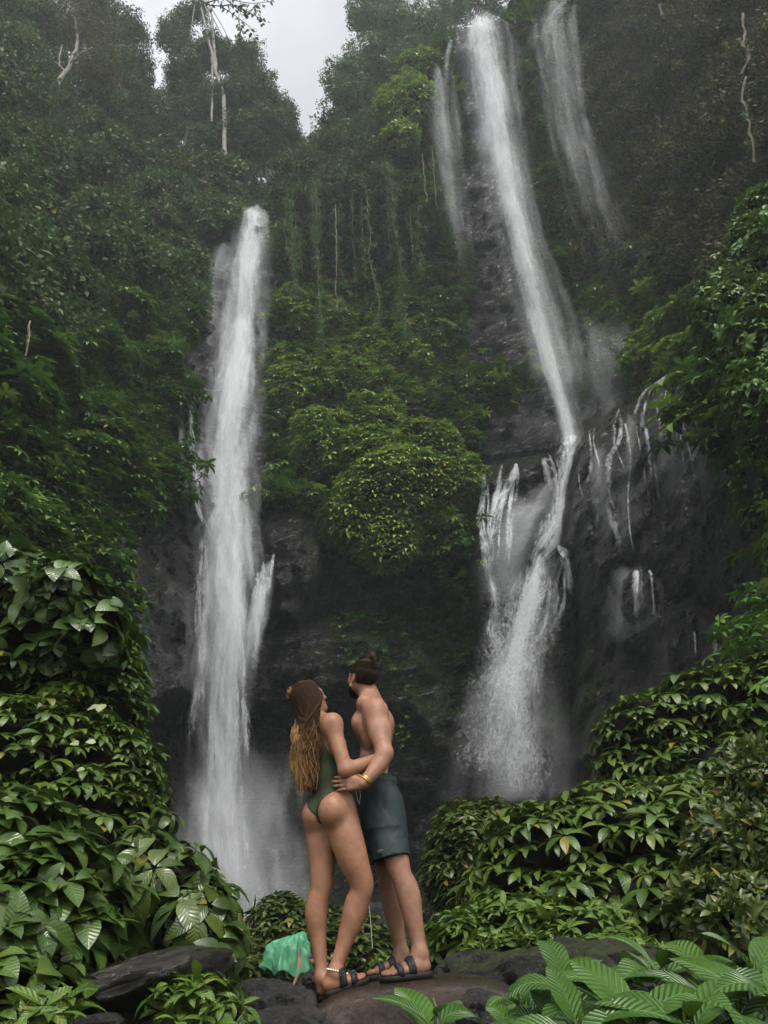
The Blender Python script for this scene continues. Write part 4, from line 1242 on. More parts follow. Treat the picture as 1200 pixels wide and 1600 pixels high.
vine("straight brown vine slanting across the shaded upper wall", [(1030, 10), (1045, 50), (1062, 85), (1080, 110)], 30, 0.06, 10, 11)
vine("slender stem looping low on the shaded wall", [(1062, 255), (1066, 265), (1074, 270), (1082, 262)], 30.5, 0.05, 0, 12)

_rv2 = np.random.default_rng(31)
for k in range(9):
    x0 = 440 + 27 * k + _rv2.uniform(-12, 12)
    y0, L_ = _rv2.uniform(295, 330), _rv2.uniform(60, 170)
    vine("thin dark root trailing from the green ledge into the hollow", [(x0, y0, 0), (x0 + _rv2.normal() * 4, y0 + L_ * .5, 0), (x0 + 8 + _rv2.normal() * 4, y0 + L_, 0)], _rv2.uniform(39.4, 40.6), 0.012, int(_rv2.integers(10, 60)), 40 + k, 'thin roots trailing from the green ledge')

# ------------------------------------------------------------------ rocks
def boulder(name, label, px, py, Y, rx, ry, rd, mat, seed=0, tilt=0.0, rough=0.18, freq=1.5, power=2.4, cat='rock', group=None, flat=0.0, parent=None):
    c = W(px, py, Y)
    s = 1 / ppm(c)
    nu, nv = 72, 40
    th = np.linspace(0, 2 * np.pi, nu, endpoint=False)
    ph = np.linspace(-np.pi / 2, np.pi / 2, nv)
    T, Pp = np.meshgrid(th, ph)
    sg = lambda x: np.sign(x) * np.abs(x) ** (2 / power)
    D = np.stack([sg(np.cos(T)) * sg(np.cos(Pp)), sg(np.sin(T)) * sg(np.cos(Pp)), sg(np.sin(Pp))], -1)
    q = D * freq + seed * 7.7
    disp = 1 + rough * (fbm(q, 4, seed) + 0.6 * (0.4 - np.abs(fbm(q * 1.7, 3, seed + 3)))) + rough * 0.25 * fbm(q * 5, 3, seed + 5)
    V = D * disp[..., None] * np.array([rx * s, rd, ry * s])
    ca, sa = math.cos(tilt), math.sin(tilt)
    V = np.stack([V[..., 0] * ca - V[..., 2] * sa, V[..., 1], V[..., 0] * sa + V[..., 2] * ca], -1) + c
    o = mesh_np(name, V.reshape(-1, 3), grid_faces(nv, nu, True), mat, parent)
    return tag(o, label, cat, group)


boulder('rock_slab', "long dark wet slab tilted among the big drooping leaves", 215, 1535, 4.25, 125, 34, 0.55, M_SLAB, 3, 0.20, 0.22, 1.3, 2.8)
boulder('rock', "dark hollow rock face under the long wet slab", 200, 1600, 4.35, 125, 60, 0.4, M_SLAB, 4, 0.1, 0.25, 1.8)
boulder('rock', "rough grey rock in front of the green poncho", 435, 1572, 4.6, 62, 30, 0.3, M_GREY, 5, -0.25, 0.28, 2.0)
boulder('rock', "rounded grey rock at the bottom edge beside the brown boulder", 445, 1612, 4.2, 70, 32, 0.3, M_GREY, 6, 0.0, 0.2, 1.6)
boulder('rock', "small dark stone at the bottom edge below the slab", 130, 1606, 3.7, 55, 18, 0.2, M_GREY, 7, 0.0, 0.2, 1.6)
boulder('rock', "black wet rock tucked beside the brown boulder and the ribbed leaves", 762, 1588, 4.2, 48, 32, 0.3, M_GREY, 8, -0.3, 0.25, 2.0)
boulder('rock', "flat grey stone behind the woman's sandals", 375, 1560, 6.0, 30, 16, 0.3, M_GREY, 9, 0.0, 0.25, 1.7)
boulder('rock', "dark stone at the water beside the green poncho", 500, 1530, 15.0, 22, 16, 0.5, M_GREY, 10, 0.0, 0.3, 1.8)
boulder('rock', "low wet stone under the poncho wearer's hand", 455, 1560, 15.5, 45, 14, 0.7, M_GREY, 11, 0.0, 0.3, 1.8)
boulder('mossy_rock', "broad rock bank streaked with yellow-green moss behind the man's sandals", 850, 1548, 6.2, 175, 62, 0.9, M_MOSSROCK, 12, 0.03, 0.34, 2.2, 2.4)
boulder('mossy_rock', "dark mossy stone under the low herbs beyond the man's feet", 690, 1500, 7.4, 50, 34, 0.5, M_MOSSROCK, 13, 0.0, 0.25, 1.7)
boulder('rock', "dark cliff-foot boulder between the couple's legs in the distance", 590, 1480, 21, 70, 60, 1.2, M_GREY, 14, 0.0, 0.3, 1.9)

# ------------------------------------------------------------------ shrubs
def ell_world(ells):
    E = np.array(ells, float)
    c = W(E[:, 0], E[:, 1], E[:, 2])
    s = 1 / ppm(c)
    return c, np.stack([E[:, 3] * s, E[:, 5], E[:, 4] * s], -1)


def shrub(name, label, ells, meshes, protos, length, whorls, per, n_obj, seed=0, up=0.45, tilt=(0.9, 1.5), jit=0.35, inner=0.14, cat='shrub', group=None, lump=0.16, smin=0.6, smax=1.3, min_px=10, core=0.74, gap=0.0):
    """A shrub: a near-black core painting the shade in its gaps, its largest leaves as objects, the rest of its leaves as one part."""
    r = np.random.default_rng(seed)
    c, ax = ell_world(ells)
    k = len(c)
    area = ax[:, 0] * ax[:, 2] + ax[:, 1] * ax[:, 2] + ax[:, 0] * ax[:, 1]
    root = c[0].copy()
    root[2] = (c - ax)[:, 2].min()
    t = tag(empty(name, root), label, cat, group)
    ac = Acc()
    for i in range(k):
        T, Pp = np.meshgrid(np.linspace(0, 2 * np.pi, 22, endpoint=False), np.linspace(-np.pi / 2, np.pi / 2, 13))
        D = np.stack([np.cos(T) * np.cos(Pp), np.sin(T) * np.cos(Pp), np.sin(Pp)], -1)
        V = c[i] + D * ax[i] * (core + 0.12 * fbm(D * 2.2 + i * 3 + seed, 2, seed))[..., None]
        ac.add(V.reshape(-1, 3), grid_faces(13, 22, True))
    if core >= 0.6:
        tag(ac.build('shade_core', M_CORE, t), kind='stuff')  # solid dark lumps standing in for the shade inside the shrub
    m = int(whorls * (4.0 if gap else 2.2))
    idx = r.choice(k, m, p=area / area.sum())
    D = unit(r.normal(size=(m, 3)))
    d3 = D * ax[idx]
    P = c[idx] + d3
    Nn = unit(D / ax[idx])
    lum = fbm(P / length * 0.16 + seed * 3, 3, seed)
    P = P + Nn * (lump * ax[idx].mean(1) * lum - inner * r.random(m) ** 2 * ax[idx].mean(1))[:, None]
    ok = np.ones(m, bool)
    for i in range(k):
        q = (((P - c[i]) / ax[i]) ** 2).sum(1)
        ok &= (q > 0.72) | (idx == i)
    toc = unit(np.array([0, 0, CAM_H]) - P)
    face = (Nn * toc).sum(1)
    ok &= (face > -0.25) | (r.random(m) < 0.3)
    sel = np.where(ok)[0]
    if gap:                                           # umbrellas keep their distance: dark gaps stay between them
        cell = np.floor(P[sel] / (length * gap)).astype(np.int64)
        key = cell[:, 0] * 73856093 ^ cell[:, 1] * 19349663 ^ cell[:, 2] * 83492791
        _, first = np.unique(key, return_index=True)
        sel = sel[np.sort(first)]
    sel = sel[:whorls]
    P, Nn, face = P[sel], Nn[sel], face[sel]
    n = len(P)
    axis = unit(Nn * (1 - up) + np.array([0, 0, up]) + r.normal(size=(n, 3)) * jit * (0.3 if gap else 0.6))
    e1 = unit(np.cross(axis, r.normal(size=(n, 3))))
    e2 = np.cross(axis, e1)
    sc_ = r.uniform(smin, smax, n)
    LP, LRy, LRz, LS = [], [], [], []
    for j in range(per):
        az = 2 * np.pi * (j + r.uniform(-0.2, 0.2, n)) / per
        tl = r.uniform(tilt[0], tilt[1], n)
        h = np.cos(az)[:, None] * e1 + np.sin(az)[:, None] * e2
        d = h * np.sin(tl)[:, None] + axis * np.cos(tl)[:, None]
        LP.append(P + d * length * 0.08)
        LRy.append(d)
        LRz.append(unit(axis + r.normal(size=(n, 3)) * 0.15))
        LS.append(length * sc_ * r.uniform(0.75, 1.15, n))
    LP, LRy, LRz, LS = map(np.concatenate, (LP, LRy, LRz, LS))
    R = rot_from(LRy, LRz)
    fc = np.tile(face, per)
    qx, qy = to_px(LP)
    size = LS * ppm(LP)
    vis = (qx > -5) & (qx < 1205) & (qy > 0) & (qy < 1600) & (fc > 0.05) & (size > min_px)
    hid = np.zeros(len(LP), bool)
    for i in range(k):                                # behind another mass of the same shrub as seen from the path
        for tt in (0.25, 0.5, 0.9):
            S_ = LP + unit(np.array([0, 0, CAM_H]) - LP) * tt * ax[i].mean() * 2
            hid |= (((S_ - c[i]) / ax[i]) ** 2).sum(1) < 0.7
    score = np.where(vis & ~hid, size * (0.5 + 0.5 * fc), -1)
    order = np.argsort(-score)
    big = order[:n_obj]
    big = big[score[big] > 0]
    leaf_objects(meshes, LP[big], R[big], LS[big], t, r)
    rest = np.setdiff1d(np.arange(len(LP)), big)
    if len(rest):
        o = scatter_object('foliage', LP[rest], R[rest], LS[rest], protos, t, seed)
        tag(o, kind='stuff')
    return t


def leaf_set(key, mat, specs):
    """Leaf meshes for objects, and the same as a collection for the rest."""
    obs = []
    for kw in specs:
        V, F, U = leaf_arrays(**kw)
        obs.append(mesh_np('leaf', V, F, mat, uv=U, link=False))
    return [o.data for o in obs], proto_collection('leaf_' + key, obs)


K_BROAD = leaf_set('broad', L_BROAD, [dict(width=0.62, n=6, fold=0.16, droop=0.7), dict(width=0.56, n=6, fold=0.25, droop=1.1), dict(width=0.6, n=6, fold=0.1, droop=1.5)])
K_MAIN = leaf_set('main', L_MAIN, [dict(width=0.36, n=6, fold=0.2, droop=0.9, belly=0.58), dict(width=0.33, n=6, fold=0.28, droop=1.2, belly=0.6), dict(width=0.38, n=6, fold=0.15, droop=1.5, belly=0.56)])
K_DROOP = leaf_set('droop', L_DROOP, [dict(width=0.46, n=6, fold=0.2, droop=1.0), dict(width=0.42, n=6, fold=0.28, droop=1.5), dict(width=0.5, n=6, fold=0.15, droop=1.8)])
K_LIGHT = leaf_set('light', L_LIGHT, [dict(width=0.36, n=5, fold=0.2, droop=0.7), dict(width=0.32, n=5, fold=0.3, droop=1.1)])
K_SMALL = leaf_set('small', L_SMALL, [dict(width=0.36, n=4, fold=0.2, droop=0.5), dict(width=0.42, n=4, fold=0.3, droop=0.8)])
K_SUN = leaf_set('sunlit_tone', L_CLIFFY, [dict(width=0.4, n=4, fold=0.25, droop=1.0), dict(width=0.36, n=4, fold=0.3, droop=1.4)])
K_WALL = leaf_set('wall', L_CLIFF, [dict(width=0.4, n=4, fold=0.25, droop=1.0), dict(width=0.36, n=4, fold=0.3, droop=1.4)])
K_RIB = leaf_set('ribbed', L_RIB, [dict(width=0.47, n=10, fold=0.2, droop=0.8, cross=2), dict(width=0.43, n=10, fold=0.28, droop=1.3, cross=2), dict(width=0.5, n=10, fold=0.14, droop=1.7, cross=2)])

shrub('broadleaf_shrub', "pale broad-leaved shrub crowning the bank at the photo's left edge",
      [(20, 925, 6.6, 95, 60, .7), (95, 940, 6.5, 75, 52, .6), (160, 985, 6.6, 42, 42, .4), (70, 1000, 6.7, 110, 50, .6)], *K_BROAD, 0.21, 260, 4, 200, seed=21, up=0.5, tilt=(1.1, 1.9))
shrub('leafy_shrub', "large glossy shrub of tiered drooping leaf whorls on the bank under the pale shrub",
      [(50, 1090, 7.6, 150, 110, 1.4), (150, 1120, 7.5, 66, 100, 1.0), (90, 1210, 7.0, 130, 100, 1.3), (185, 1215, 7.0, 55, 70, .8), (110, 1310, 6.4, 120, 90, 1.0), (165, 1050, 7.7, 50, 60, .8), (200, 1290, 6.6, 40, 60, .6)], *K_MAIN, 0.165, 1100, 8, 300, seed=22, up=0.7, tilt=(1.2, 1.7), gap=0.85, core=0.8)
shrub('large_leaf_shrub', "big-leaved glossy shrub in the lower corner beside the wet slab",
      [(20, 1340, 4.3, 90, 90, .5), (90, 1400, 4.2, 90, 80, .5), (30, 1480, 3.9, 90, 90, .5), (110, 1460, 4.2, 70, 60, .4), (20, 1570, 3.6, 90, 70, .4)], *K_BROAD, 0.155, 270, 6, 300, seed=23, up=0.5, tilt=(1.1, 1.9))
shrub('drooping_shrub', "dark shrub with long hanging leaves between the wet slab and the poncho",
      [(220, 1355, 5.4, 44, 56, .4), (280, 1385, 5.2, 56, 56, .45), (310, 1445, 5.0, 56, 54, .4), (350, 1520, 4.9, 26, 62, .3), (258, 1288, 5.6, 16, 20, .18), (255, 1440, 5.3, 76, 44, .4)], *K_DROOP, 0.20, 170, 5, 300, seed=24, up=0.3, tilt=(1.3, 2.3))
shrub('young_plant', "small bright plant sprouting in front of the slab's dark hollow",
      [(262, 1555, 3.85, 26, 24, .16), (320, 1560, 3.85, 40, 32, .2), (345, 1590, 3.8, 40, 26, .2), (290, 1590, 3.8, 40, 20, .2)], *K_LIGHT, 0.10, 60, 5, 150, seed=25, up=0.6, tilt=(1.0, 1.6), core=0.5, cat='plant')
shrub('young_plant', "tiny fern-like plant at the bottom edge under the slab", [(60, 1590, 3.3, 46, 26, .16)], *K_LIGHT, 0.11, 14, 5, 60, seed=26, up=0.6, core=0.4, cat='plant')
shrub('whorled_shrub', "sloping whorled shrub highest on the bank below the wet buttress",
      [(1010, 1155, 10.6, 75, 66, 1.2), (1090, 1130, 10.6, 100, 70, 1.4), (1190, 1115, 10.4, 100, 84, 1.5), (1110, 1215, 10.0, 120, 66, 1.1), (985, 1205, 10.4, 48, 46, .9), (1200, 1200, 10, 90, 80, 1.2), (1040, 1240, 10.1, 90, 40, .9)], *K_MAIN, 0.24, 700, 8, 300, seed=27, up=0.7, tilt=(1.2, 1.7), gap=0.85, core=0.8)
shrub('whorled_shrub', "broad dark whorled shrub filling the middle of the bank above the mossy rock",
      [(850, 1340, 7.9, 90, 72, .9), (960, 1320, 7.9, 110, 82, 1), (1070, 1335, 7.7, 95, 85, 1), (800, 1385, 7.9, 66, 60, .8), (900, 1405, 7.4, 110, 55, .8), (1010, 1410, 7.2, 100, 60, .8), (1040, 1270, 8.1, 80, 50, .8)], *K_MAIN, 0.21, 600, 8, 300, seed=28, up=0.68, tilt=(1.25, 1.75), gap=0.9, core=0.8)
shrub('small_leaved_shrub', "fine-leaved twiggy shrub at the right edge above the ribbed leaves",
      [(1150, 1340, 6.4, 62, 76, .6), (1195, 1260, 6.6, 60, 90, .6), (1125, 1430, 6.1, 66, 56, .5), (1200, 1430, 6.1, 60, 70, .5)], *K_SMALL, 0.10, 1400, 6, 300, seed=29, up=0.4, tilt=(0.5, 1.5), jit=0.8)
shrub('low_herb', "low bright-green herb spilling over the top of the mossy rock",
      [(735, 1455, 7.0, 60, 26, .4), (815, 1432, 6.9, 80, 28, .4), (910, 1450, 6.6, 70, 26, .35), (690, 1475, 7.1, 32, 24, .3), (880, 1482, 6.2, 56, 18, .25), (960, 1482, 6.2, 46, 24, .25), (780, 1478, 6.3, 50, 18, .25), (1010, 1500, 6.0, 36, 24, .25)], *K_LIGHT, 0.14, 320, 6, 300, seed=30, up=0.6, tilt=(0.9, 1.5), cat='plant')
shrub('low_herb', "sparse tufts of tiny herb rooted on the face of the mossy rock", [(900, 1512, 5.5, 24, 12, .12), (935, 1525, 5.45, 18, 12, .1), (840, 1520, 5.45, 16, 9, .1), (970, 1515, 5.5, 18, 12, .1)], *K_LIGHT, 0.07, 60, 6, 120, seed=38, up=0.6, core=0.3, cat='plant')
shrub('low_herb', "little herb sprouting between the man's two feet", [(598, 1503, 7.4, 20, 12, .15), (650, 1490, 7.2, 16, 14, .12)], *K_LIGHT, 0.12, 16, 5, 60, seed=31, up=0.6, core=0.4, cat='plant')
shrub('mounded_shrub', "rounded small-leaved mound rising behind the man's shorts",
      [(725, 1330, 14, 52, 74, 1.3), (705, 1370, 14, 46, 56, 1.1), (765, 1290, 14.3, 44, 36, 1), (790, 1340, 14.4, 50, 60, 1), (740, 1400, 13.6, 60, 40, 1)], *K_SMALL, 0.17, 2200, 5, 120, seed=32, up=0.6, tilt=(1.1, 1.7), gap=0.8, min_px=8)
shrub('dome_shrub', "domed shrub of tiny drooping leaves behind the green poncho",
      [(440, 1455, 18.5, 52, 48, 1.1), (485, 1490, 18, 60, 46, 1), (400, 1490, 18, 40, 40, 1), (550, 1490, 18.5, 60, 54, 1), (520, 1450, 19, 40, 30, .8), (405, 1530, 17, 40, 30, .8)], *K_SMALL, 0.24, 1700, 6, 200, seed=33, up=0.7, tilt=(1.15, 1.7), gap=0.7, min_px=9)
shrub('hanging_shrub', "green small-leaved shrub bulging from the wall at the right edge",
      [(1178, 410, 15, 60, 66, 1.3), (1150, 490, 15, 58, 66, 1.2), (1195, 520, 14, 60, 90, 1.3), (1168, 590, 15, 46, 60, 1), (1205, 330, 15, 54, 46, 1), (1205, 660, 14, 46, 90, 1.1)], *K_WALL, 0.22, 2000, 7, 300, seed=34, up=0.6, tilt=(1.0, 1.7), jit=0.7, lump=0.5, inner=0.3, smin=0.5, smax=1.4, min_px=8)
shrub('cliff_shrub', "bright rounded shrub bulging from the middle of the cliff between the two falls",
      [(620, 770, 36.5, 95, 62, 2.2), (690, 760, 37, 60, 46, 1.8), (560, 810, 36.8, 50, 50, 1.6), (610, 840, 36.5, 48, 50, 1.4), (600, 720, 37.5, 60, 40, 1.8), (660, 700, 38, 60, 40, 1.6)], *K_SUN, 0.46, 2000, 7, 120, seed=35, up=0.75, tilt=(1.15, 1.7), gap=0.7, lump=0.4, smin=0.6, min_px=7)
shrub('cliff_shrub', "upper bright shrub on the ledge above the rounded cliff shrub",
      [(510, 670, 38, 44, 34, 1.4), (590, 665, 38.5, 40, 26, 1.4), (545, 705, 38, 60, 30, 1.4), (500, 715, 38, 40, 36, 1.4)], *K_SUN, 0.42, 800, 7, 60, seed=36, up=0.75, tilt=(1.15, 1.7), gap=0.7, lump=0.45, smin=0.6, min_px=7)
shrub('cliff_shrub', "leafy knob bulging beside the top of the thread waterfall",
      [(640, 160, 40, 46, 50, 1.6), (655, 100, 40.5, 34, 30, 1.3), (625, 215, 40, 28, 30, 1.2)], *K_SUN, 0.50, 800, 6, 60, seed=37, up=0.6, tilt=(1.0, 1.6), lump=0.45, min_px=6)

# a few bleached leaves lying on the tiers of the large glossy shrub
_main = next(o for o in bpy.data.objects if o.name.startswith('leafy_shrub'))
_pale = [mesh_np('leaf', *leaf_arrays(0.75, 6, 0.12, 0.4)[:2], L_PALE, uv=leaf_arrays(0.75, 6, 0.12, 0.4)[2], link=False).data]
_pp = np.array([W(*q) for q in ((137, 1108, 6.3), (160, 1100, 6.25), (112, 1160, 5.9), (120, 1203, 5.7), (150, 1160, 5.9))])
_pd = unit(np.array([[1, -.5, .1], [.1, -.8, -.7], [.8, -.5, -.3], [.9, -.3, 0], [-.9, -.4, .1]]))
leaf_objects(_pale, _pp, rot_from(_pd, np.tile([0.1, -0.75, 0.6], (5, 1))), np.array([.12, .125, .09, .07, .08]), _main, r, label='bleached pale leaf')

# big ribbed leaves close to the viewer
def ribbed_plant(label, shoots, length, seed, per=7):
    r = np.random.default_rng(seed)
    P0 = W(np.array([s[0] for s in shoots], float), np.array([s[1] for s in shoots], float), np.array([s[2] for s in shoots], float))
    root = P0.mean(0)
    root[2] -= 0.5
    t = tag(empty('ribbed_leaf_plant', root), label, 'plant')
    LP, Ry, Rz, LS, ac = [], [], [], [], Acc()
    for i, p in enumerate(P0):
        ax = unit(np.array([r.normal() * 0.2, -0.35, 1.0]))
        b = root + (p - root) * np.array([0.5, 0.5, 0.1])
        ac.add(*tube(catmull(np.array([b, (b + p) / 2 + r.normal(size=3) * 0.03, p + ax * 0.04]), 10), np.linspace(0.008, 0.004, 10), 6))
        a0 = r.uniform(0, 6)
        L = shoots[i][3] if len(shoots[i]) > 3 else 1.0
        for j in range(per):
            az = a0 + 2.4 * j + r.uniform(-0.2, 0.2)
            tl = 0.75 + 0.13 * (per - j) * 0.8 + r.uniform(-0.1, 0.15)
            h = np.array([math.cos(az), math.sin(az), 0])
            h -= ax * (h @ ax)
            d = unit(h) * math.sin(tl) + ax * math.cos(tl)
            bs = p - ax * 0.012 * (per - j) + d * 0.02
            ac.add(*tube(np.stack([p - ax * 0.014 * (per - j), bs + d * 0.01]), 0.003, 5))
            LP.append(bs); Ry.append(d); Rz.append(ax + r.normal(size=3) * 0.1)
            LS.append(length * L * r.uniform(0.8, 1.1) * (1 - 0.05 * j))
    ac.build('stem', L_LIGHT, t)
    leaf_objects(K_RIB[0], np.array(LP), rot_from(np.array(Ry), np.array(Rz)), np.array(LS), t, r)
    return t


ribbed_plant("large ribbed-leaf plant filling the lower right corner", [(880, 1535, 3.0), (950, 1545, 2.8), (1030, 1510, 2.9), (1105, 1540, 2.7), (1180, 1515, 2.8), (1000, 1590, 2.4), (1150, 1590, 2.4), (905, 1605, 2.4), (1075, 1590, 2.35), (1215, 1570, 2.4)], 0.31, 61)
ribbed_plant("smaller ribbed plant beside the black wet rock", [(815, 1570, 3.2), (850, 1590, 3.0), (860, 1545, 3.4), (800, 1605, 3.0)], 0.22, 62, 6)
ribbed_plant("single ribbed leaf cluster poking up in front of the brown boulder", [(675, 1585, 2.4)], 0.24, 63, 8)

# ------------------------------------------------------------------ people: one continuous surface grown from a signed distance field
def surface_nets(S, lo, h):
    """Quads round the zero level of the array S (negative inside)."""
    nx, ny, nz = S.shape
    ins = S < 0
    acc = np.zeros((nx - 1, ny - 1, nz - 1, 3), np.float32)
    cnt = np.zeros((nx - 1, ny - 1, nz - 1), np.float32)
    sl = lambda o, n: slice(o, n - 1 + o)
    for ax in range(3):
        oth = [a for a in range(3) if a != ax]
        for o1 in (0, 1):
            for o2 in (0, 1):
                i0, i1 = [None] * 3, [None] * 3
                dims = (nx, ny, nz)
                i0[ax], i1[ax] = slice(0, dims[ax] - 1), slice(1, dims[ax])
                for a, o in zip(oth, (o1, o2)):
                    i0[a] = i1[a] = sl(o, dims[a])
                a_, b_ = S[tuple(i0)], S[tuple(i1)]
                x = (a_ < 0) != (b_ < 0)
                t = np.where(x, a_ / np.where(x, a_ - b_, 1), 0)
                cnt += x
                acc[..., ax] += t * x
                acc[..., oth[0]] += o1 * x
                acc[..., oth[1]] += o2 * x
    act = cnt > 0
    idx = np.full(act.shape, -1, np.int64)
    idx[act] = np.arange(act.sum())
    I = np.argwhere(act)
    V = (I + acc[act] / cnt[act][:, None]) * h + lo
    F = []
    for ax in range(3):
        oth = [(ax + 1) % 3, (ax + 2) % 3]
        s0, s1 = [slice(None)] * 3, [slice(None)] * 3
        s0[ax], s1[ax] = slice(0, -1), slice(1, None)
        A_, B_ = ins[tuple(s0)], ins[tuple(s1)]
        for flip in (False, True):
            E = np.argwhere(A_ & ~B_ if not flip else ~A_ & B_)
            E = E[(E[:, oth[0]] > 0) & (E[:, oth[1]] > 0) & (E[:, oth[0]] < S.shape[oth[0]] - 1) & (E[:, oth[1]] < S.shape[oth[1]] - 1)]
            q = []
            for d1, d2 in ((0, 0), (-1, 0), (-1, -1), (0, -1)):
                c = E.copy()
                c[:, oth[0]] += d1
                c[:, oth[1]] += d2
                q.append(idx[c[:, 0], c[:, 1], c[:, 2]])
            q = np.stack(q, -1)
            F.append(q if not flip else q[:, ::-1])
    return V, np.concatenate(F)


class Field:
    def __init__(self, lo, hi, h):
        self.lo, self.h = np.array(lo, float), h
        self.n = np.ceil((np.array(hi) - self.lo) / h).astype(int) + 1
        self.S = np.full(self.n, 0.2, np.float32)
        self.ax = [self.lo[i] + np.arange(self.n[i]) * h for i in range(3)]

    def copy(self):
        f = Field.__new__(Field)
        f.lo, f.h, f.n, f.ax, f.S = self.lo, self.h, self.n, self.ax, self.S.copy()
        return f

    def pts(self, win=None):
        a = [self.ax[i] if win is None else self.ax[i][win[i]] for i in range(3)]
        return a[0][:, None, None], a[1][None, :, None], a[2][None, None, :]

    def win(self, lo, hi, pad):
        w = []
        for i in range(3):
            a = int(np.clip((lo[i] - pad - self.lo[i]) / self.h, 0, self.n[i]))
            b = int(np.clip((hi[i] + pad - self.lo[i]) / self.h + 2, 0, self.n[i]))
            w.append(slice(a, max(b, a)))
        return tuple(w)

    def _mix(self, w, d, k, op):
        s = self.S[w]
        if op == 'add':
            hh = np.maximum(k - np.abs(s - d), 0) / max(k, 1e-6)
            self.S[w] = np.minimum(s, d) - hh * hh * k * 0.25
        else:                                         # carve
            d = -d
            hh = np.maximum(k - np.abs(s - d), 0) / max(k, 1e-6)
            self.S[w] = np.maximum(s, d) + hh * hh * k * 0.25

    def cap(self, a, b, ra, rb=None, k=0.03, op='add'):
        a, b = np.asarray(a, float), np.asarray(b, float)
        rb = ra if rb is None else rb
        r = max(ra, rb)
        w = self.win(np.minimum(a, b) - r, np.maximum(a, b) + r, k + 0.02)
        x, y, z = self.pts(w)
        e = b - a
        t = np.clip(((x - a[0]) * e[0] + (y - a[1]) * e[1] + (z - a[2]) * e[2]) / (e @ e + 1e-12), 0, 1)
        d = np.sqrt((x - a[0] - t * e[0]) ** 2 + (y - a[1] - t * e[1]) ** 2 + (z - a[2] - t * e[2]) ** 2) - (ra + (rb - ra) * t)
        self._mix(w, d, k, op)

    def chain(self, pts, k=0.03, sub=6):
        """A limb: a smooth run of tapered capsules, joined to the rest once."""
        P = np.array([[*q[0], q[1]] for q in pts], float)
        C = catmull(P, (len(P) - 1) * sub + 1)
        m = C[:, 3].max()
        w = self.win(C[:, :3].min(0) - m, C[:, :3].max(0) + m, k + 0.02)
        G = Field.__new__(Field)
        G.h, G.ax = self.h, [self.ax[i][w[i]] for i in range(3)]
        G.lo, G.n = np.array([a[0] for a in G.ax]), np.array([len(a) for a in G.ax])
        G.S = np.full(G.n, 0.2, np.float32)
        for a, b in zip(C[:-1], C[1:]):
            G.cap(a[:3], b[:3], a[3], b[3], 0.004)
        self._mix(w, G.S, k, 'add')

    def ell(self, c, r, R=None, k=0.03, op='add'):
        """Ellipsoid; columns of R are its axes."""
        c, r = np.asarray(c, float), np.asarray(r, float)
        R = np.eye(3) if R is None else np.asarray(R, float)
        m = r.max()
        w = self.win(c - m, c + m, k + 0.02)
        x, y, z = self.pts(w)
        q = [(x - c[0]) * R[0, i] + (y - c[1]) * R[1, i] + (z - c[2]) * R[2, i] for i in range(3)]
        k0 = np.sqrt(sum((q[i] / r[i]) ** 2 for i in range(3)))
        k1 = np.sqrt(sum((q[i] / r[i] ** 2) ** 2 for i in range(3))) + 1e-9
        self._mix(w, k0 * (k0 - 1) / k1, k, op)

    def econe(self, a, b, u, v, ru, rv, k=0.02, cut=True):
        """Tapered tube from a to b with elliptical sections (u, v directions; ru, rv = radii at both ends)."""
        a, b = np.asarray(a, float), np.asarray(b, float)
        L = np.linalg.norm(b - a)
        e = (b - a) / L
        m = max(ru + rv)
        w = self.win(np.minimum(a, b) - m, np.maximum(a, b) + m, k + 0.02)
        x, y, z = self.pts(w)
        dot = lambda n: (x - a[0]) * n[0] + (y - a[1]) * n[1] + (z - a[2]) * n[2]
        s = dot(e)
        t = np.clip(s / L, 0, 1)
        uu, vv = dot(u) - s * (u @ e), dot(v) - s * (v @ e)
        RU, RV = ru[0] + (ru[1] - ru[0]) * t, rv[0] + (rv[1] - rv[0]) * t
        d = (np.sqrt((uu / RU) ** 2 + (vv / RV) ** 2) - 1) * np.minimum(RU, RV)
        d = np.maximum(d, np.maximum(-s, s - L))
        self._mix(w, d, k, 'add')

    def at(self, P):
        q = np.clip((np.asarray(P) - self.lo) / self.h, 0, self.n - 1.001)
        i = q.astype(int)
        f = q - i
        r = 0
        for a in (0, 1):
            for b in (0, 1):
                for c in (0, 1):
                    r = r + self.S[i[..., 0] + a, i[..., 1] + b, i[..., 2] + c] * (f[..., 0] if a else 1 - f[..., 0]) * (f[..., 1] if b else 1 - f[..., 1]) * (f[..., 2] if c else 1 - f[..., 2])
        return r

    def mesh(self, name, mat, parent, smooth_it=1, attrs=None, disp=None):
        V, F = surface_nets(self.S, self.lo, self.h)
        for _ in range(smooth_it):                    # light relaxation
            s = np.zeros_like(V)
            n = np.zeros(len(V))
            for i in range(4):
                np.add.at(s, F[:, i], V[F[:, (i + 1) % 4]])
                np.add.at(n, F[:, i], 1)
            V = V * 0.5 + s / np.maximum(n, 1)[:, None] * 0.5
        if disp is not None:
            V = disp(V)
        at = {k: f(V) for k, f in (attrs or {}).items()}
        return mesh_np(name, V, F, mat, parent, attrs=at)


def basis(f, up=(0, 0, 1)):
    """Right, forward, up as columns."""
    f = unit(np.array(f, float))
    r = unit(np.cross(f, np.array(up, float)))
    return np.stack([r, f, np.cross(r, f)], -1)


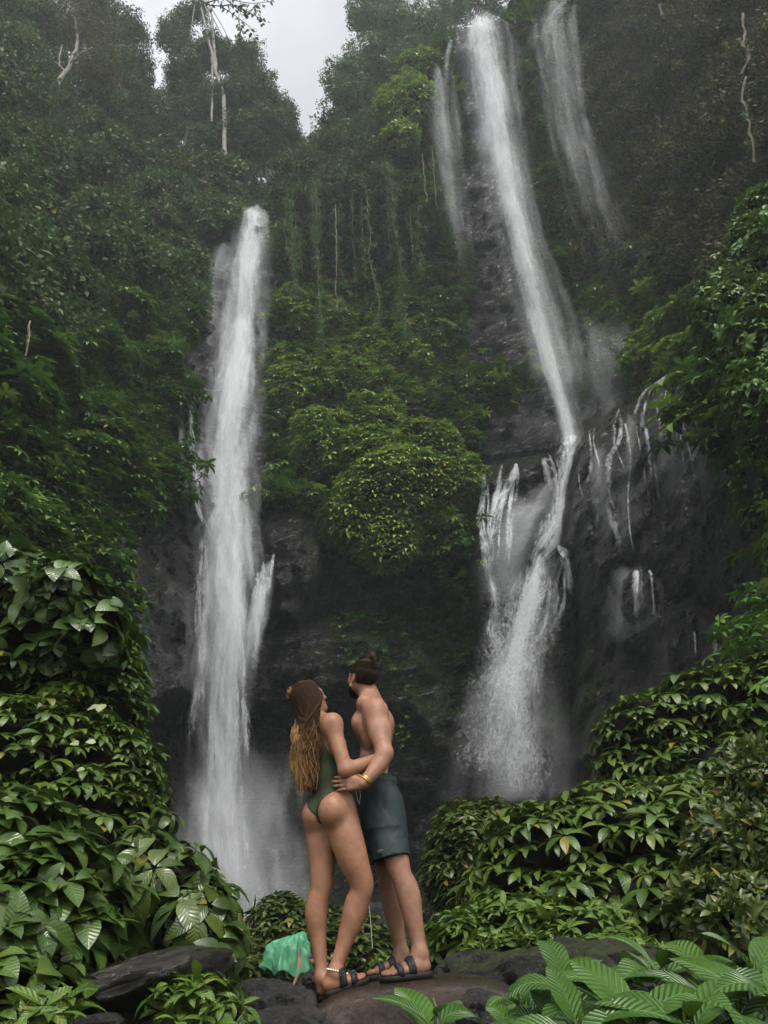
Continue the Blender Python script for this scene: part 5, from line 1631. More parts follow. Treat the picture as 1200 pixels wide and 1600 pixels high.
def make_hand(F, wrist, d, palm, side, L=0.18, curl=(0.25, 0.3, 0.25), spread=0.10, k=0.008, wr=0.026, thumb_open=0.7):
    """Palm, four jointed fingers and a thumb. d: wrist to knuckles; palm: the way the palm faces; side: +1 when the thumb lies along cross(d, palm)."""
    d, palm = unit(d), unit(palm)
    palm = unit(palm - d * (d @ palm))
    e = np.cross(d, palm) * side
    PL = L * 0.46
    for i, o in enumerate((0.030, 0.010, -0.010, -0.029)):
        o = o * L / 0.18
        kn = wrist + d * PL * (0.98, 1.02, 0.98, 0.90)[i] + e * o
        F.cap(wrist + e * o * 0.55 + d * 0.01, kn, wr * 0.62, 0.0125 * L / 0.18, 0.016)
        p, dirv = kn, unit(d + e * spread * (1.2, 0.3, -0.5, -1.4)[i])
        fl = L * 0.54 * (0.88, 1.0, 0.93, 0.73)[i]
        rr = np.array([0.0098, 0.0090, 0.0080, 0.0066]) * L / 0.18 * (1, 1, .97, .88)[i]
        for s in range(3):
            a = curl[s]
            dirv = unit(dirv * math.cos(a) + palm * math.sin(a))
            q = p + dirv * fl * (0.45, 0.30, 0.25)[s]
            F.cap(p, q, rr[s], rr[s + 1], k * 0.6)
            p = q
    tb = wrist + d * PL * 0.25 + e * 0.022 * L / 0.18 + palm * 0.006
    td = unit(d * 0.75 + e * thumb_open + palm * 0.25)
    for s, (l, r0, r1) in enumerate(((0.23, .0165, .0125), (0.17, .0115, .0102), (0.14, .0102, .0078))):
        q = tb + td * l * L
        F.cap(tb, q, r0 * L / 0.18, r1 * L / 0.18, 0.010)
        tb = q
        td = unit(td + d * 0.22 + palm * 0.10)


def make_foot(F, heel, toe, ankle, ar, L, big_side):
    """Foot from heel to toe points (on the sole), joined to the ankle."""
    f = toe - heel
    f /= np.linalg.norm(f)
    up = np.array([0, 0, 1.0])
    up = unit(up - f * (up @ f))
    s = np.cross(f, up) * big_side                     # towards the big toe
    at = lambda t, lat, h: heel + f * L * t + s * lat * L + up * h
    F.cap(ankle, at(0.14, 0, 0.036), ar, 0.033, 0.03)
    F.cap(ankle, at(0.30, 0.03, 0.045), ar * 0.92, 0.034, 0.04)
    F.cap(at(0.10, 0, 0.032), at(0.2, 0, 0.03), 0.031, 0.03, 0.02)
    F.cap(at(0.30, 0.05, 0.05), at(0.70, 0.10, 0.026), 0.031, 0.020, 0.03)
    F.cap(at(0.25, -0.04, 0.03), at(0.64, -0.11, 0.019), 0.027, 0.017, 0.03)
    F.cap(at(0.72, 0.11, 0.022), at(0.66, -0.12, 0.017), 0.020, 0.016, 0.03)
    F.ell(ankle + s * 0.026 - up * 0.002, (0.013,) * 3, k=0.02)
    F.ell(ankle - s * 0.027 - up * 0.008, (0.013,) * 3, k=0.02)
    for i, (lat, t1, r) in enumerate(((0.135, 1.0, .0135), (0.055, 0.99, .0098), (0.0, 0.955, .0092), (-0.055, 0.91, .0088), (-0.11, 0.85, .0085))):
        F.cap(at(0.76 - 0.03 * i, lat * 0.92, 0.020), at(t1 - 0.1, lat, 0.019), r * 0.95, r, 0.012)
        F.cap(at(t1 - 0.1, lat, 0.019), at(t1 - 0.045, lat * 1.02, r + 0.002), r, r * 0.92, 0.006)
    return f, s, up


def make_sandal(F, heel, f, s, up, L, parent, mats, straps=(0.42, 0.66), label=None):
    """Two-strap sandal: a cork sole with a black footbed and straps that hug the foot."""
    sole_m, strap_m, buck_m = mats
    ts = np.linspace(-0.05, 1.06, 26)
    hw = np.interp(ts, [-0.05, -0.02, 0.05, 0.15, 0.4, 0.7, 0.85, 0.98, 1.03, 1.06], [0.01, 0.10, 0.135, 0.145, 0.14, 0.205, 0.205, 0.15, 0.09, 0.02]) * L
    ctr = np.interp(ts, [0, 0.4, 0.7, 1.06], [0.0, -0.01, 0.0, 0.05]) * L
    ring = []
    for t, w, c in zip(ts, hw, ctr):
        rim = 0.008 if t < 0.4 else 0.004
        pts = [(-w, -0.022), (-w * 1.02, -0.004), (-w * 1.0, rim), (-w * 0.86, rim), (-w * 0.8, 0.0), (0, -0.003), (w * 0.8, 0.0), (w * 0.86, rim), (w, rim), (w * 1.02, -0.004), (w, -0.022), (0, -0.023)]
        ring.append([heel + f * L * t + s * (c + a) + up * b for a, b in pts])
    ring = np.array(ring)
    m = ring.shape[1]
    V = ring.reshape(-1, 3)
    sole = mesh_np('sole', V, [tuple(q) for q in grid_faces(len(ts), m, True)] + [tuple(range(m))[::-1], tuple(range((len(ts) - 1) * m, len(ts) * m))], sole_m, parent)
    x, y, z = F.pts()
    al = (x - heel[0]) * f[0] + (y - heel[1]) * f[1] + (z - heel[2]) * f[2]
    hz = (x - heel[0]) * up[0] + (y - heel[1]) * up[1] + (z - heel[2]) * up[2]
    lt = (x - heel[0]) * s[0] + (y - heel[1]) * s[1] + (z - heel[2]) * s[2]
    for j, t0 in enumerate(straps):
        c = heel + f * L * t0
        w = F.win(c - 0.10, c + 0.10, 0)
        G = Field.__new__(Field)
        G.h, G.ax = F.h, [F.ax[i][w[i]] for i in range(3)]
        G.lo = np.array([a[0] for a in G.ax])
        G.n = np.array([len(a) for a in G.ax])
        slab = np.abs(al[w] - L * t0 - 0.15 * (hz[w] - 0.03)) - (0.021 if j == 0 else 0.019)
        cut = np.maximum(-(hz[w] + 0.004), hz[w] - 0.088)
        G.S = np.maximum(np.maximum(np.maximum(F.S[w] - 0.0075, -(F.S[w] + 0.006)), slab), np.maximum(cut, np.abs(lt[w]) - 0.075))
        st = G.mesh('strap', strap_m, parent, 1)
        # buckle on the outer side of the strap
        ray = heel + f * L * t0 - s * 0.035 + up * 0.05
        q = [ray + (-s * 0.02 + up * 0.012) * tt for tt in np.linspace(-1, 2, 40)]
        v = F.at(np.array(q))
        k = int(np.argmin(np.abs(v - 0.011)))
        o = q[k]
        n = unit(-s * 0.7 + up * 0.7)
        tq = unit(np.cross(f, n))
        P = [o + f * a + tq * b for a, b in ((-.012, -.011), (.012, -.011), (.012, .011), (-.012, .011), (-.012, -.011))]
        ac = Acc()
        ac.add(*tube(np.array(P), 0.0022, 5))
        ac.add(*tube(np.array([o - tq * .011, o + tq * .012]), 0.0016, 5))
        ac.build('buckle', buck_m, parent)
    return sole


M_SKIN_W = plain_material("tanned_skin", (0.40, 0.205, 0.12), 0.5, 0.4, sss=0.12, noise=0.22, nscale=22, bump=0.35, attr='tint')
M_SKIN_M = plain_material("fair_skin", (0.42, 0.24, 0.16), 0.52, 0.35, sss=0.12, noise=0.22, nscale=24, bump=0.35, attr='tint')
M_SUIT = plain_material("olive_swim_fabric", (0.034, 0.042, 0.024), 0.85, 0.08, noise=0.12, nscale=60, bump=0.1, sheen=0.0)
M_SHORTS = plain_material("teal_swim_fabric", (0.0085, 0.020, 0.0195), 0.62, 0.3, noise=0.2, nscale=30, bump=0.25, sheen=0.0)
M_HAIR = plain_material("hair_strands", (0.1, 0.06, 0.03), 0.6, 0.10, noise=0.35, nscale=120, attr='tint')
M_HAIRD = plain_material("dark_hair", (0.013, 0.008, 0.005), 0.75, 0.08, noise=0.4, nscale=160, bump=0.4)
M_BLACK = plain_material("black_strap", (0.008, 0.008, 0.009), 0.6, 0.3, noise=0.2, nscale=60)
M_SOLE = plain_material("black_sole", (0.012, 0.011, 0.011), 0.7, 0.25, noise=0.3, nscale=60)
M_BUCKLE = plain_material("dull_buckle", (0.03, 0.03, 0.032), 0.35, 0.5)
M_GOLD = plain_material("gold_metal", (0.62, 0.42, 0.12), 0.3, 0.5, metallic=1.0)
M_BEAD = plain_material("white_beads", (0.72, 0.70, 0.64), 0.4, 0.5)
M_EYE = plain_material("eye_white", (0.7, 0.68, 0.64), 0.15, 0.5)
M_IRIS = plain_material("iris", (0.05, 0.03, 0.02), 0.1, 0.6)
M_LOGO = plain_material("logo_patch", (0.006, 0.008, 0.010), 0.4, 0.4)
M_CORD = plain_material("pale_cord", (0.30, 0.29, 0.25), 0.7, 0.2)

p = lambda x, y, Y: W(x, y, Y)


def bead_ring(name, F, c, n, mat, parent, r, off, count=None, tubew=None):
    """Ring of beads (or a smooth band) lying round a limb: marches outwards from c until the skin is passed."""
    n = unit(n)
    a = unit(np.cross(n, [0.2, 0.9, 0.1]))
    b = np.cross(n, a)
    pts = []
    for th in np.linspace(0, 2 * np.pi, count or 28, endpoint=False):
        d = np.cos(th) * a + np.sin(th) * b
        line = c + d * np.linspace(0.005, 0.09, 120)[:, None]
        v = F.at(line)
        k = int(np.argmax(v > off)) if (v > off).any() else 60
        pts.append(line[k])
    pts = np.array(pts)
    ac = Acc()
    if tubew:
        ac.add(*tube(np.concatenate([pts, pts[:2]]), tubew, 8))
    else:
        T, Q = np.meshgrid(np.linspace(0, 2 * np.pi, 8, endpoint=False), np.linspace(-np.pi / 2, np.pi / 2, 6))
        D = np.stack([np.cos(T) * np.cos(Q), np.sin(T) * np.cos(Q), np.sin(Q)], -1).reshape(-1, 3)
        for q in pts:
            ac.add(q + D * r, grid_faces(6, 8, True))
    return ac.build(name, mat, parent)


def face_parts(parent, Hc, B, sc=1.0):
    for sx in (-1, 1):
        c = Hc + B @ (np.array([0.031 * sx, 0.079, 0.0]) * sc)
        T, Q = np.meshgrid(np.linspace(0, 2 * np.pi, 12, endpoint=False), np.linspace(-np.pi / 2, np.pi / 2, 8))
        D = np.stack([np.cos(T) * np.cos(Q), np.sin(T) * np.cos(Q), np.sin(Q)], -1).reshape(-1, 3)
        e = mesh_np('eye', c + D * 0.0115, grid_faces(8, 12, True), M_EYE, parent)
        mesh_np('iris', c + (B @ np.array([0, 0.0075, 0.002])) + D * 0.0055, grid_faces(8, 12, True), M_IRIS, e)


def make_head(F, Hc, B, male=False, sc=1.0):
    """Cranium, jaw, nose, lips, chin, ears. B columns: right, forward, up of the head."""
    g = lambda x, y, z: Hc + B @ (np.array([x, y, z]) * sc)
    F.ell(g(0, -0.012, 0.025), tuple(q * sc for q in (0.074, 0.094, 0.083)), B, 0.03)
    F.ell(g(0, 0.030, -0.03), tuple(q * sc for q in (0.058, 0.062, 0.085)), B, 0.04)
    F.ell(g(0, 0.066, -0.088), tuple(q * sc for q in (0.026 if male else 0.020, 0.024, 0.020)), B, 0.035)             # chin
    for sx in (-1, 1):
        F.cap(g(0.052 * sx, 0.005, -0.055), g(0.018 * sx, 0.062, -0.090), 0.020 if male else 0.016, 0.016, 0.035)   # jaw
        F.ell(g(0.040 * sx, 0.060, -0.022), tuple(q * sc for q in (0.022, 0.020, 0.020)), B, 0.03)                   # cheek
        F.ell(g(0.031 * sx, 0.095, 0.002), tuple(q * sc for q in (0.016, 0.014, 0.011)), B, 0.012, op='carve')         # eye socket
        F.cap(g(0.015 * sx, 0.083, 0.018), g(0.048 * sx, 0.070, 0.018), 0.010, 0.008, 0.015)    # brow
        # ear
        F.ell(g(0.077 * sx, -0.012, -0.008), tuple(q * sc for q in (0.008, 0.018, 0.030)), B, 0.006)
        F.ell(g(0.082 * sx, -0.009, -0.006), tuple(q * sc for q in (0.004, 0.010, 0.018)), B, 0.006, op='carve')
    F.cap(g(0, 0.086, 0.010), g(0, 0.108, -0.026), 0.009, 0.0125, 0.014)                        # nose
    F.ell(g(0.010, 0.097, -0.032), tuple(q * sc for q in (0.008, 0.009, 0.007)), B, 0.008)
    F.ell(g(-0.010, 0.097, -0.032), tuple(q * sc for q in (0.008, 0.009, 0.007)), B, 0.008)
    F.ell(g(0, 0.089, -0.055), tuple(q * sc for q in (0.021, 0.010, 0.0065)), B, 0.007)                                # lips
    F.ell(g(0, 0.086, -0.066), tuple(q * sc for q in (0.018, 0.010, 0.0070)), B, 0.007)
    return g


def gluteal(F, a, b, d, w):
    """A shallow crease from a to b carved along direction -d."""
    F.cap(a, b, w, w, 0.018, op='carve')


# ---- the woman
def build_woman():
    f = unit(np.array([0.70, 0.71, 0.0]))
    up = unit(np.array([-0.04, 0, 1.0]))
    B = basis(f, up)
    R_, U_ = B[:, 0], B[:, 2]
    F = Field((-0.95, 4.12, 1.22), (0.42, 5.16, 3.12), 0.0052)
    Cp, Cw, Cr, Cs = p(519, 1258, 4.65), p(508, 1213, 4.645), p(502, 1170, 4.635), p(498, 1142, 4.63)
    T = F                                              # torso first, so the suit can follow it alone
    T.ell(Cp, (0.154, 0.100, 0.115), B, 0.06)
    T.ell(Cw, (0.112, 0.080, 0.11), B, 0.06)
    T.ell(Cr, (0.122, 0.088, 0.125), B, 0.06)
    T.ell(Cs, (0.128, 0.070, 0.060), B, 0.05)
    T.cap(Cs + R_ * 0.13 + U_ * 0.012, Cs - R_ * 0.13 + U_ * 0.012, 0.046, 0.046, 0.05)
    for sx in (-1, 1):
        T.ell(Cr + f * 0.078 + R_ * 0.062 * sx + U_ * 0.015, (0.058, 0.054, 0.056), B, 0.03)
        T.ell(Cp - f * 0.058 + R_ * 0.074 * sx - U_ * 0.045, (0.086, 0.088, 0.098), B, 0.026)
    T.cap(Cp - f * 0.150 - U_ * 0.17, Cp - f * 0.142 + U_ * 0.035, 0.014, 0.003, 0.020, op='carve')   # cleft
    T.cap(Cr - f * 0.094 + U_ * 0.10, Cw - f * 0.088 - U_ * 0.04, 0.006, 0.006, 0.03, op='carve')     # spine
    legs = [[(530, 1268, 4.62, .098), (540, 1305, 4.61, .096), (551, 1340, 4.61, .085), (562, 1370, 4.62, .068), (565, 1392, 4.63, .060), (555, 1424, 4.645, .060), (545, 1452, 4.645, .052), (534, 1485, 4.635, .038), (524, 1514, 4.62, .034)],
            [(500, 1270, 4.70, .088), (501, 1305, 4.70, .086), (503, 1340, 4.70, .077), (502, 1372, 4.69, .063), (500, 1394, 4.69, .056), (495, 1426, 4.70, .057), (496, 1456, 4.70, .049), (500, 1492, 4.69, .037), (503, 1522, 4.68, .033)]]
    for lg in legs:
        T.chain([(p(a, b, c), r) for a, b, c, r in lg], 0.03)
        T.ell(p(*lg[5][:3]) - f * 0.016, (0.036, 0.036, 0.085), None, 0.05)       # calf
        T.ell(p(*lg[3][:3]) + f * 0.030 - U_ * 0.03, (0.030, 0.028, 0.036), None, 0.05)
    for sx, q in ((1, legs[0]), (-1, legs[1])):        # fold under each buttock
        c = Cp - f * 0.125 + R_ * 0.074 * sx - U_ * 0.152
        T.cap(c - R_ * 0.045, c + R_ * 0.045 + U_ * 0.006 * sx, 0.006, 0.006, 0.030, op='carve')
    torso = T.copy()
    # neck and head
    T.cap(Cs + U_ * 0.03 - f * 0.008, p(489, 1108, 4.63), 0.050, 0.046, 0.05)
    for sx in (-1, 1):
        T.cap(p(489, 1112, 4.63) - f * 0.012, Cs + R_ * 0.11 * sx + U_ * 0.03, 0.030, 0.030, 0.04)
    Hf = unit(np.array([0.80, 0.52, 0.36]))
    HB = basis(Hf)
    Hc = p(483, 1091, 4.62)
    g = make_head(T, Hc, HB)
    # near arm round the man's waist
    sh = p(520, 1133, 4.525)
    el, wr = p(540, 1204, 4.485), p(590, 1184, 4.60)
    T.ell(sh + U_ * 0.006, (0.044, 0.044, 0.05), None, 0.06)
    T.chain([(sh, .046), (p(527, 1160, 4.51), .046), (p(535, 1186, 4.49), .042), (el, .039)], 0.05)
    T.chain([(el, .039), (p(558, 1198, 4.515), .041), (p(577, 1190, 4.565), .033), (wr, .026)], 0.03)
    hd = unit(p(607, 1172, 4.655) - wr)
    make_hand(T, wr, hd, np.array([-0.25, 0.95, -0.1]), 1, 0.165, (0.15, 0.35, 0.35), 0.05, thumb_open=0.8)
    # far arm, round the man's front
    sh2, el2, wr2 = p(476, 1138, 4.735), p(496, 1200, 4.86), p(528, 1216, 4.90)
    T.ell(sh2, (0.044, 0.044, 0.05), None, 0.06)
    T.chain([(sh2, .046), (el2, .037), (p(512, 1210, 4.88), .036), (wr2, .026)], 0.04)
    make_hand(T, wr2, np.array([0.35, 0.9, -0.1]), np.array([0.4, -0.3, -0.8]), 1, 0.165, (0.15, 0.2, 0.2), 0.04)
    # feet
    feet = []
    for (hx, hy, hY), (tx, ty, tY), lg, bs in (((509, 1545, 4.62), (571, 1533, 4.66), legs[0], -1), ((501, 1552, 4.68), (556, 1542, 4.84), legs[1], 1)):
        h_, t_ = p(hx, hy, hY), p(tx, ty, tY)
        for q in (h_, t_):
            q[2] = rock_top(q[0], q[1]) + 0.024
        L = 0.228
        an = p(lg[-1][0], lg[-1][1], lg[-1][2])
        an[2] = max(min(an[2], h_[2] + 0.085), h_[2] + 0.075)
        ff, ss, uu = make_foot(T, h_, t_, an, 0.031, L, bs)
        feet.append((h_, ff, ss, uu, L))
    root = empty('person', (float(Cp[0]), 4.66, float(rock_top(Cp[0], 4.66))))
    tag(root, "woman with waist-length wavy blonde-brown hair in an olive one-piece swimsuit, hugging the shirtless man", 'person')

    def tint(V):
        base = np.array([0.235, 0.110, 0.060])
        c = np.tile(base, (len(V), 1))
        c *= (1 + 0.10 * fbm(V * 6, 3, 4))[:, None]
        lip = np.exp(-(((V - g(0, 0.092, -0.060)) ** 2).sum(1)) / 0.015 ** 2)
        c = c * (1 - lip[:, None] * 0.6) + np.array([0.25, 0.075, 0.055]) * lip[:, None] * 0.6
        for h_, ff, ss, uu, L in feet:
            d = ((V - (h_ + ff * L * 0.9)) @ uu < 0.03) & (np.linalg.norm(V - (h_ + ff * L * 0.9), axis=1) < 0.05)
            c[d] *= np.array([1.15, 1.05, 1.05])
        return c
    T.mesh('body', M_SKIN_W, root, 1, {'tint': tint})
    face_parts(root, Hc, HB)
    # one-piece swimsuit: the torso's surface, cut high at the leg, scooped at the back, with shoulder straps
    x, y, z = T.pts()
    dt = lambda o, n: (x - o[0]) * n[0] + (y - o[1]) * n[1] + (z - o[2]) * n[2]
    lat, fw, hh = dt(Cp, R_), dt(Cp, f), dt(Cp, U_)
    zc = float((Cs - Cp) @ U_)
    latc = dt(Cs, R_)
    back = sstep(0.03, -0.03, fw)
    legline = (hh - (-0.125 + 0.055 * back + 1.30 * np.maximum(np.abs(lat) - 0.008, 0))) / 1.65
    legline = np.maximum(legline, np.where((np.abs(lat) < 0.010) & (hh > -0.135 + 0.03 * back), 0.01, -1))
    neck_b = (zc - 0.035 + 0.9 * np.maximum(np.abs(latc) - 0.045, 0)) - hh
    neck_f = (zc - 0.045 + 0.9 * np.maximum(np.abs(latc) - 0.055, 0)) - hh
    armh = 0.118 - 0.35 * np.maximum(hh - (zc - 0.10), 0) - np.abs(latc)
    strapw = np.minimum(0.108 - np.abs(latc), np.abs(latc) - 0.068)
    fwc = dt(Cs, f)
    top = np.where(fwc > 0.0, neck_f, neck_b)
    top = np.maximum(top, np.where(hh > zc - 0.09, strapw, -1))
    topside = np.where(hh > zc - 0.12, armh, 0.05)
    region = np.minimum(np.minimum(legline, top), topside)
    G = torso.copy()
    G.S = np.maximum(np.maximum(torso.S - 0.0045, -(torso.S + 0.004)), -region).astype(np.float32)
    G.mesh('swimsuit', M_SUIT, root, 1)
    # sandals, anklet
    for h_, ff, ss, uu, L in feet:
        sd = tag(empty('sandal', h_), None)
        sd.parent = root
        sd.matrix_parent_inverse = Matrix.Translation(-Vector(root.location))
        make_sandal(T, h_, ff, ss, uu, L, sd, (M_SOLE, M_BLACK, M_BUCKLE), (0.44, 0.70))
    lg = legs[0]
    a0 = p(lg[-1][0] - 1, lg[-1][1] - 2, lg[-1][2])
    a0[2] = feet[0][0][2] + 0.098
    bead_ring('anklet', T, a0, np.array([0.25, 0.1, 1.0]), M_BEAD, root, 0.0046, 0.003, 26)
    # hair: scalp shell, long wavy strands, small knot at the crown's back
    H = T.copy()
    hx = [dt(Hc, HB[:, i]) for i in range(3)]
    hairline = np.maximum(hx[1] - (0.045 + 0.35 * hx[2] - 0.7 * np.maximum(0.02 - hx[2], 0)), -(hx[2] + 0.10))
    cw = T.win(Hc - 0.16, Hc + 0.16, 0)
    Hs = Field.__new__(Field)
    Hs.h, Hs.ax = T.h, [T.ax[i][cw[i]] for i in range(3)]
    Hs.lo = np.array([a[0] for a in Hs.ax]); Hs.n = np.array([len(a) for a in Hs.ax])
    cr = np.sqrt((hx[0] / 0.084) ** 2 + ((hx[1] + 0.014) / 0.103) ** 2 + ((hx[2] - 0.022) / 0.094) ** 2)
    Hs.S = np.maximum((cr[cw] - 1) * 0.09, hairline[cw]).astype(np.float32)
    rr = np.random.default_rng(77)
    knot = p(456, 1083, 4.60)
    brown, mid, gold = np.array([0.024, 0.012, 0.006]), np.array([0.085, 0.042, 0.018]), np.array([0.32, 0.185, 0.07])

    def cap_tint(V):
        q = fbm(np.stack([V[:, 0] * 60, V[:, 1] * 60, V[:, 2] * 14], -1), 3, 8)
        return brown * (1.15 + 0.5 * q)[:, None]
    hair = Hs.mesh('hair', M_HAIR, root, 1, {'tint': cap_tint})
    ac = Acc()
    rear = -f
    ns = 2100
    for i in range(ns):
        az = rr.uniform(-1.0, 1.0)                      # around the back of the head: -1 her left, +1 her right
        lay = rr.random()                              # 0 next to the body, 1 outermost
        th = az * (1.75 if az < 0 else 2.1)
        hr, hf = HB[:, 0], HB[:, 1]
        d0 = unit(hr * math.sin(th) * 1.0 - hf * math.cos(th) * 0.9 + HB[:, 2] * rr.uniform(-0.1, 1.5))
        root_p = Hc + HB @ ((HB.T @ d0) * np.array([0.0845, 0.1035, 0.0965])) + HB @ np.array([0, -0.014, 0.022])
        out = unit(hr * math.sin(th) - hf * math.cos(th))
        p1 = Hc + out * (0.088 + 0.020 * lay) + np.array([0, 0, -0.03])
        s2 = az * 0.082 + rr.normal() * 0.010 - 0.006
        sgn = 0.055 + 0.048 * lay
        p2 = Cs + R_ * (s2 - 0.004) + rear * (sgn + 0.018) + U_ * 0.020
        s3 = az * 0.098 + rr.normal() * 0.014 - 0.020
        p3 = Cr + R_ * s3 + rear * (0.080 + 0.05 * lay + 0.012 * (1 - az ** 2)) - U_ * 0.03
        s4 = az * 0.058 + rr.normal() * 0.018 - 0.022
        ln = min(0.16, 0.02 + 0.05 * abs(rr.normal()) + 0.06 * abs(az) ** 2)
        p4 = Cw + R_ * s4 + rear * (0.088 + 0.05 * lay) - U_ * (0.115 - ln) + R_ * -0.012
        m = 26
        P = catmull(np.array([root_p, p1, p2, p3, p4]), m)
        t = np.linspace(0, 1, m)
        cl = math.floor(az * 7) * 1.7 + math.floor(lay * 3) * 1.3
        wav = sstep(0.2, 0.55, t) * (0.017 + 0.006 * math.sin(cl * 3))
        P = P + R_[None] * (np.sin(t * 24 + cl + 0.35 * rr.normal()) * wav * 0.75)[:, None] + rear[None] * (np.cos(t * 22 + cl * 1.3 + 0.3 * rr.normal()) * wav * 0.7)[:, None]
        w = (0.0014 + 0.0018 * rr.random()) * np.interp(t, [0, 0.1, 0.75, 1], [0.8, 1.0, 1.0, 0.25])
        V, Fq = tube(P, w, 4)
        hl = rr.random()
        blond = np.clip(sstep(0.16, 0.95, t) * (0.25 + 1.05 * hl) * (0.95 - 0.25 * az) + (0.75 * sstep(0.22, 0.36, t) if az < -0.45 and hl > 0.35 else 0), 0, 1)
        c = np.where(blond[:, None] < 0.5, brown + (mid - brown) * blond[:, None] * 2, mid + (gold - mid) * (blond[:, None] * 2 - 1)) * rr.uniform(0.7, 1.25)
        ac.add(V, Fq, np.repeat(c, 4, 0))
    # top hair swept back into the knot
    for i in range(260):
        a = rr.uniform(-1.3, 1.3)
        q0 = Hc + HB @ (unit(np.array([0.8 * math.sin(a), 0.62 + rr.normal() * 0.08, 0.95 * math.cos(a * 0.9)])) * np.array([0.0845, 0.1035, 0.0965]) + np.array([0, -0.014, 0.022]))
        dd = (q0 + knot) / 2
        o = unit(dd - Hc)
        mid_p = Hc + HB @ (unit(HB.T @ o) * np.array([0.0885, 0.1075, 0.0995])) + HB @ np.array([0, -0.013, 0.022])
        V, Fq = tube(catmull(np.array([q0, mid_p, knot + rr.normal(size=3) * 0.006]), 14), 0.0024, 5)
        ac.add(V, Fq, brown * rr.uniform(0.9, 1.9) + np.array([0.012, 0.006, 0.002]))
    for i in range(44):                                # the knot: coils
        ph = rr.uniform(0, 6.28)
        ax1 = unit(rr.normal(size=3)); ax2 = unit(np.cross(ax1, rr.normal(size=3)))
        th = np.linspace(0, 5.2, 16)
        V, Fq = tube(knot + (np.cos(th + ph)[:, None] * ax1 + np.sin(th + ph)[:, None] * ax2) * rr.uniform(0.012, 0.033) + rr.normal(size=3) * 0.004, 0.0045, 5)
        ac.add(V, Fq, mid * rr.uniform(0.6, 2.2))
    for i in range(70):                                # loose single hairs
        s0, l0 = rr.uniform(-0.12, 0.10), rr.uniform(0.0, 0.5)
        a_ = Cs + R_ * s0 + rear * rr.uniform(0.08, 0.14) - U_ * l0 * 0.6
        b_ = a_ - U_ * rr.uniform(0.06, 0.14) + R_ * rr.normal() * 0.03 + rear * rr.uniform(-0.01, 0.03)
        V, Fq = tube(catmull(np.array([a_, (a_ + b_) / 2 + R_ * rr.normal() * 0.02, b_]), 12), 0.0009, 4)
        ac.add(V, Fq, gold * rr.uniform(0.4, 1.0))
    st = ac.build('long_strands', M_HAIR, hair, 'tint')
    tag(st, kind='stuff')
    return root


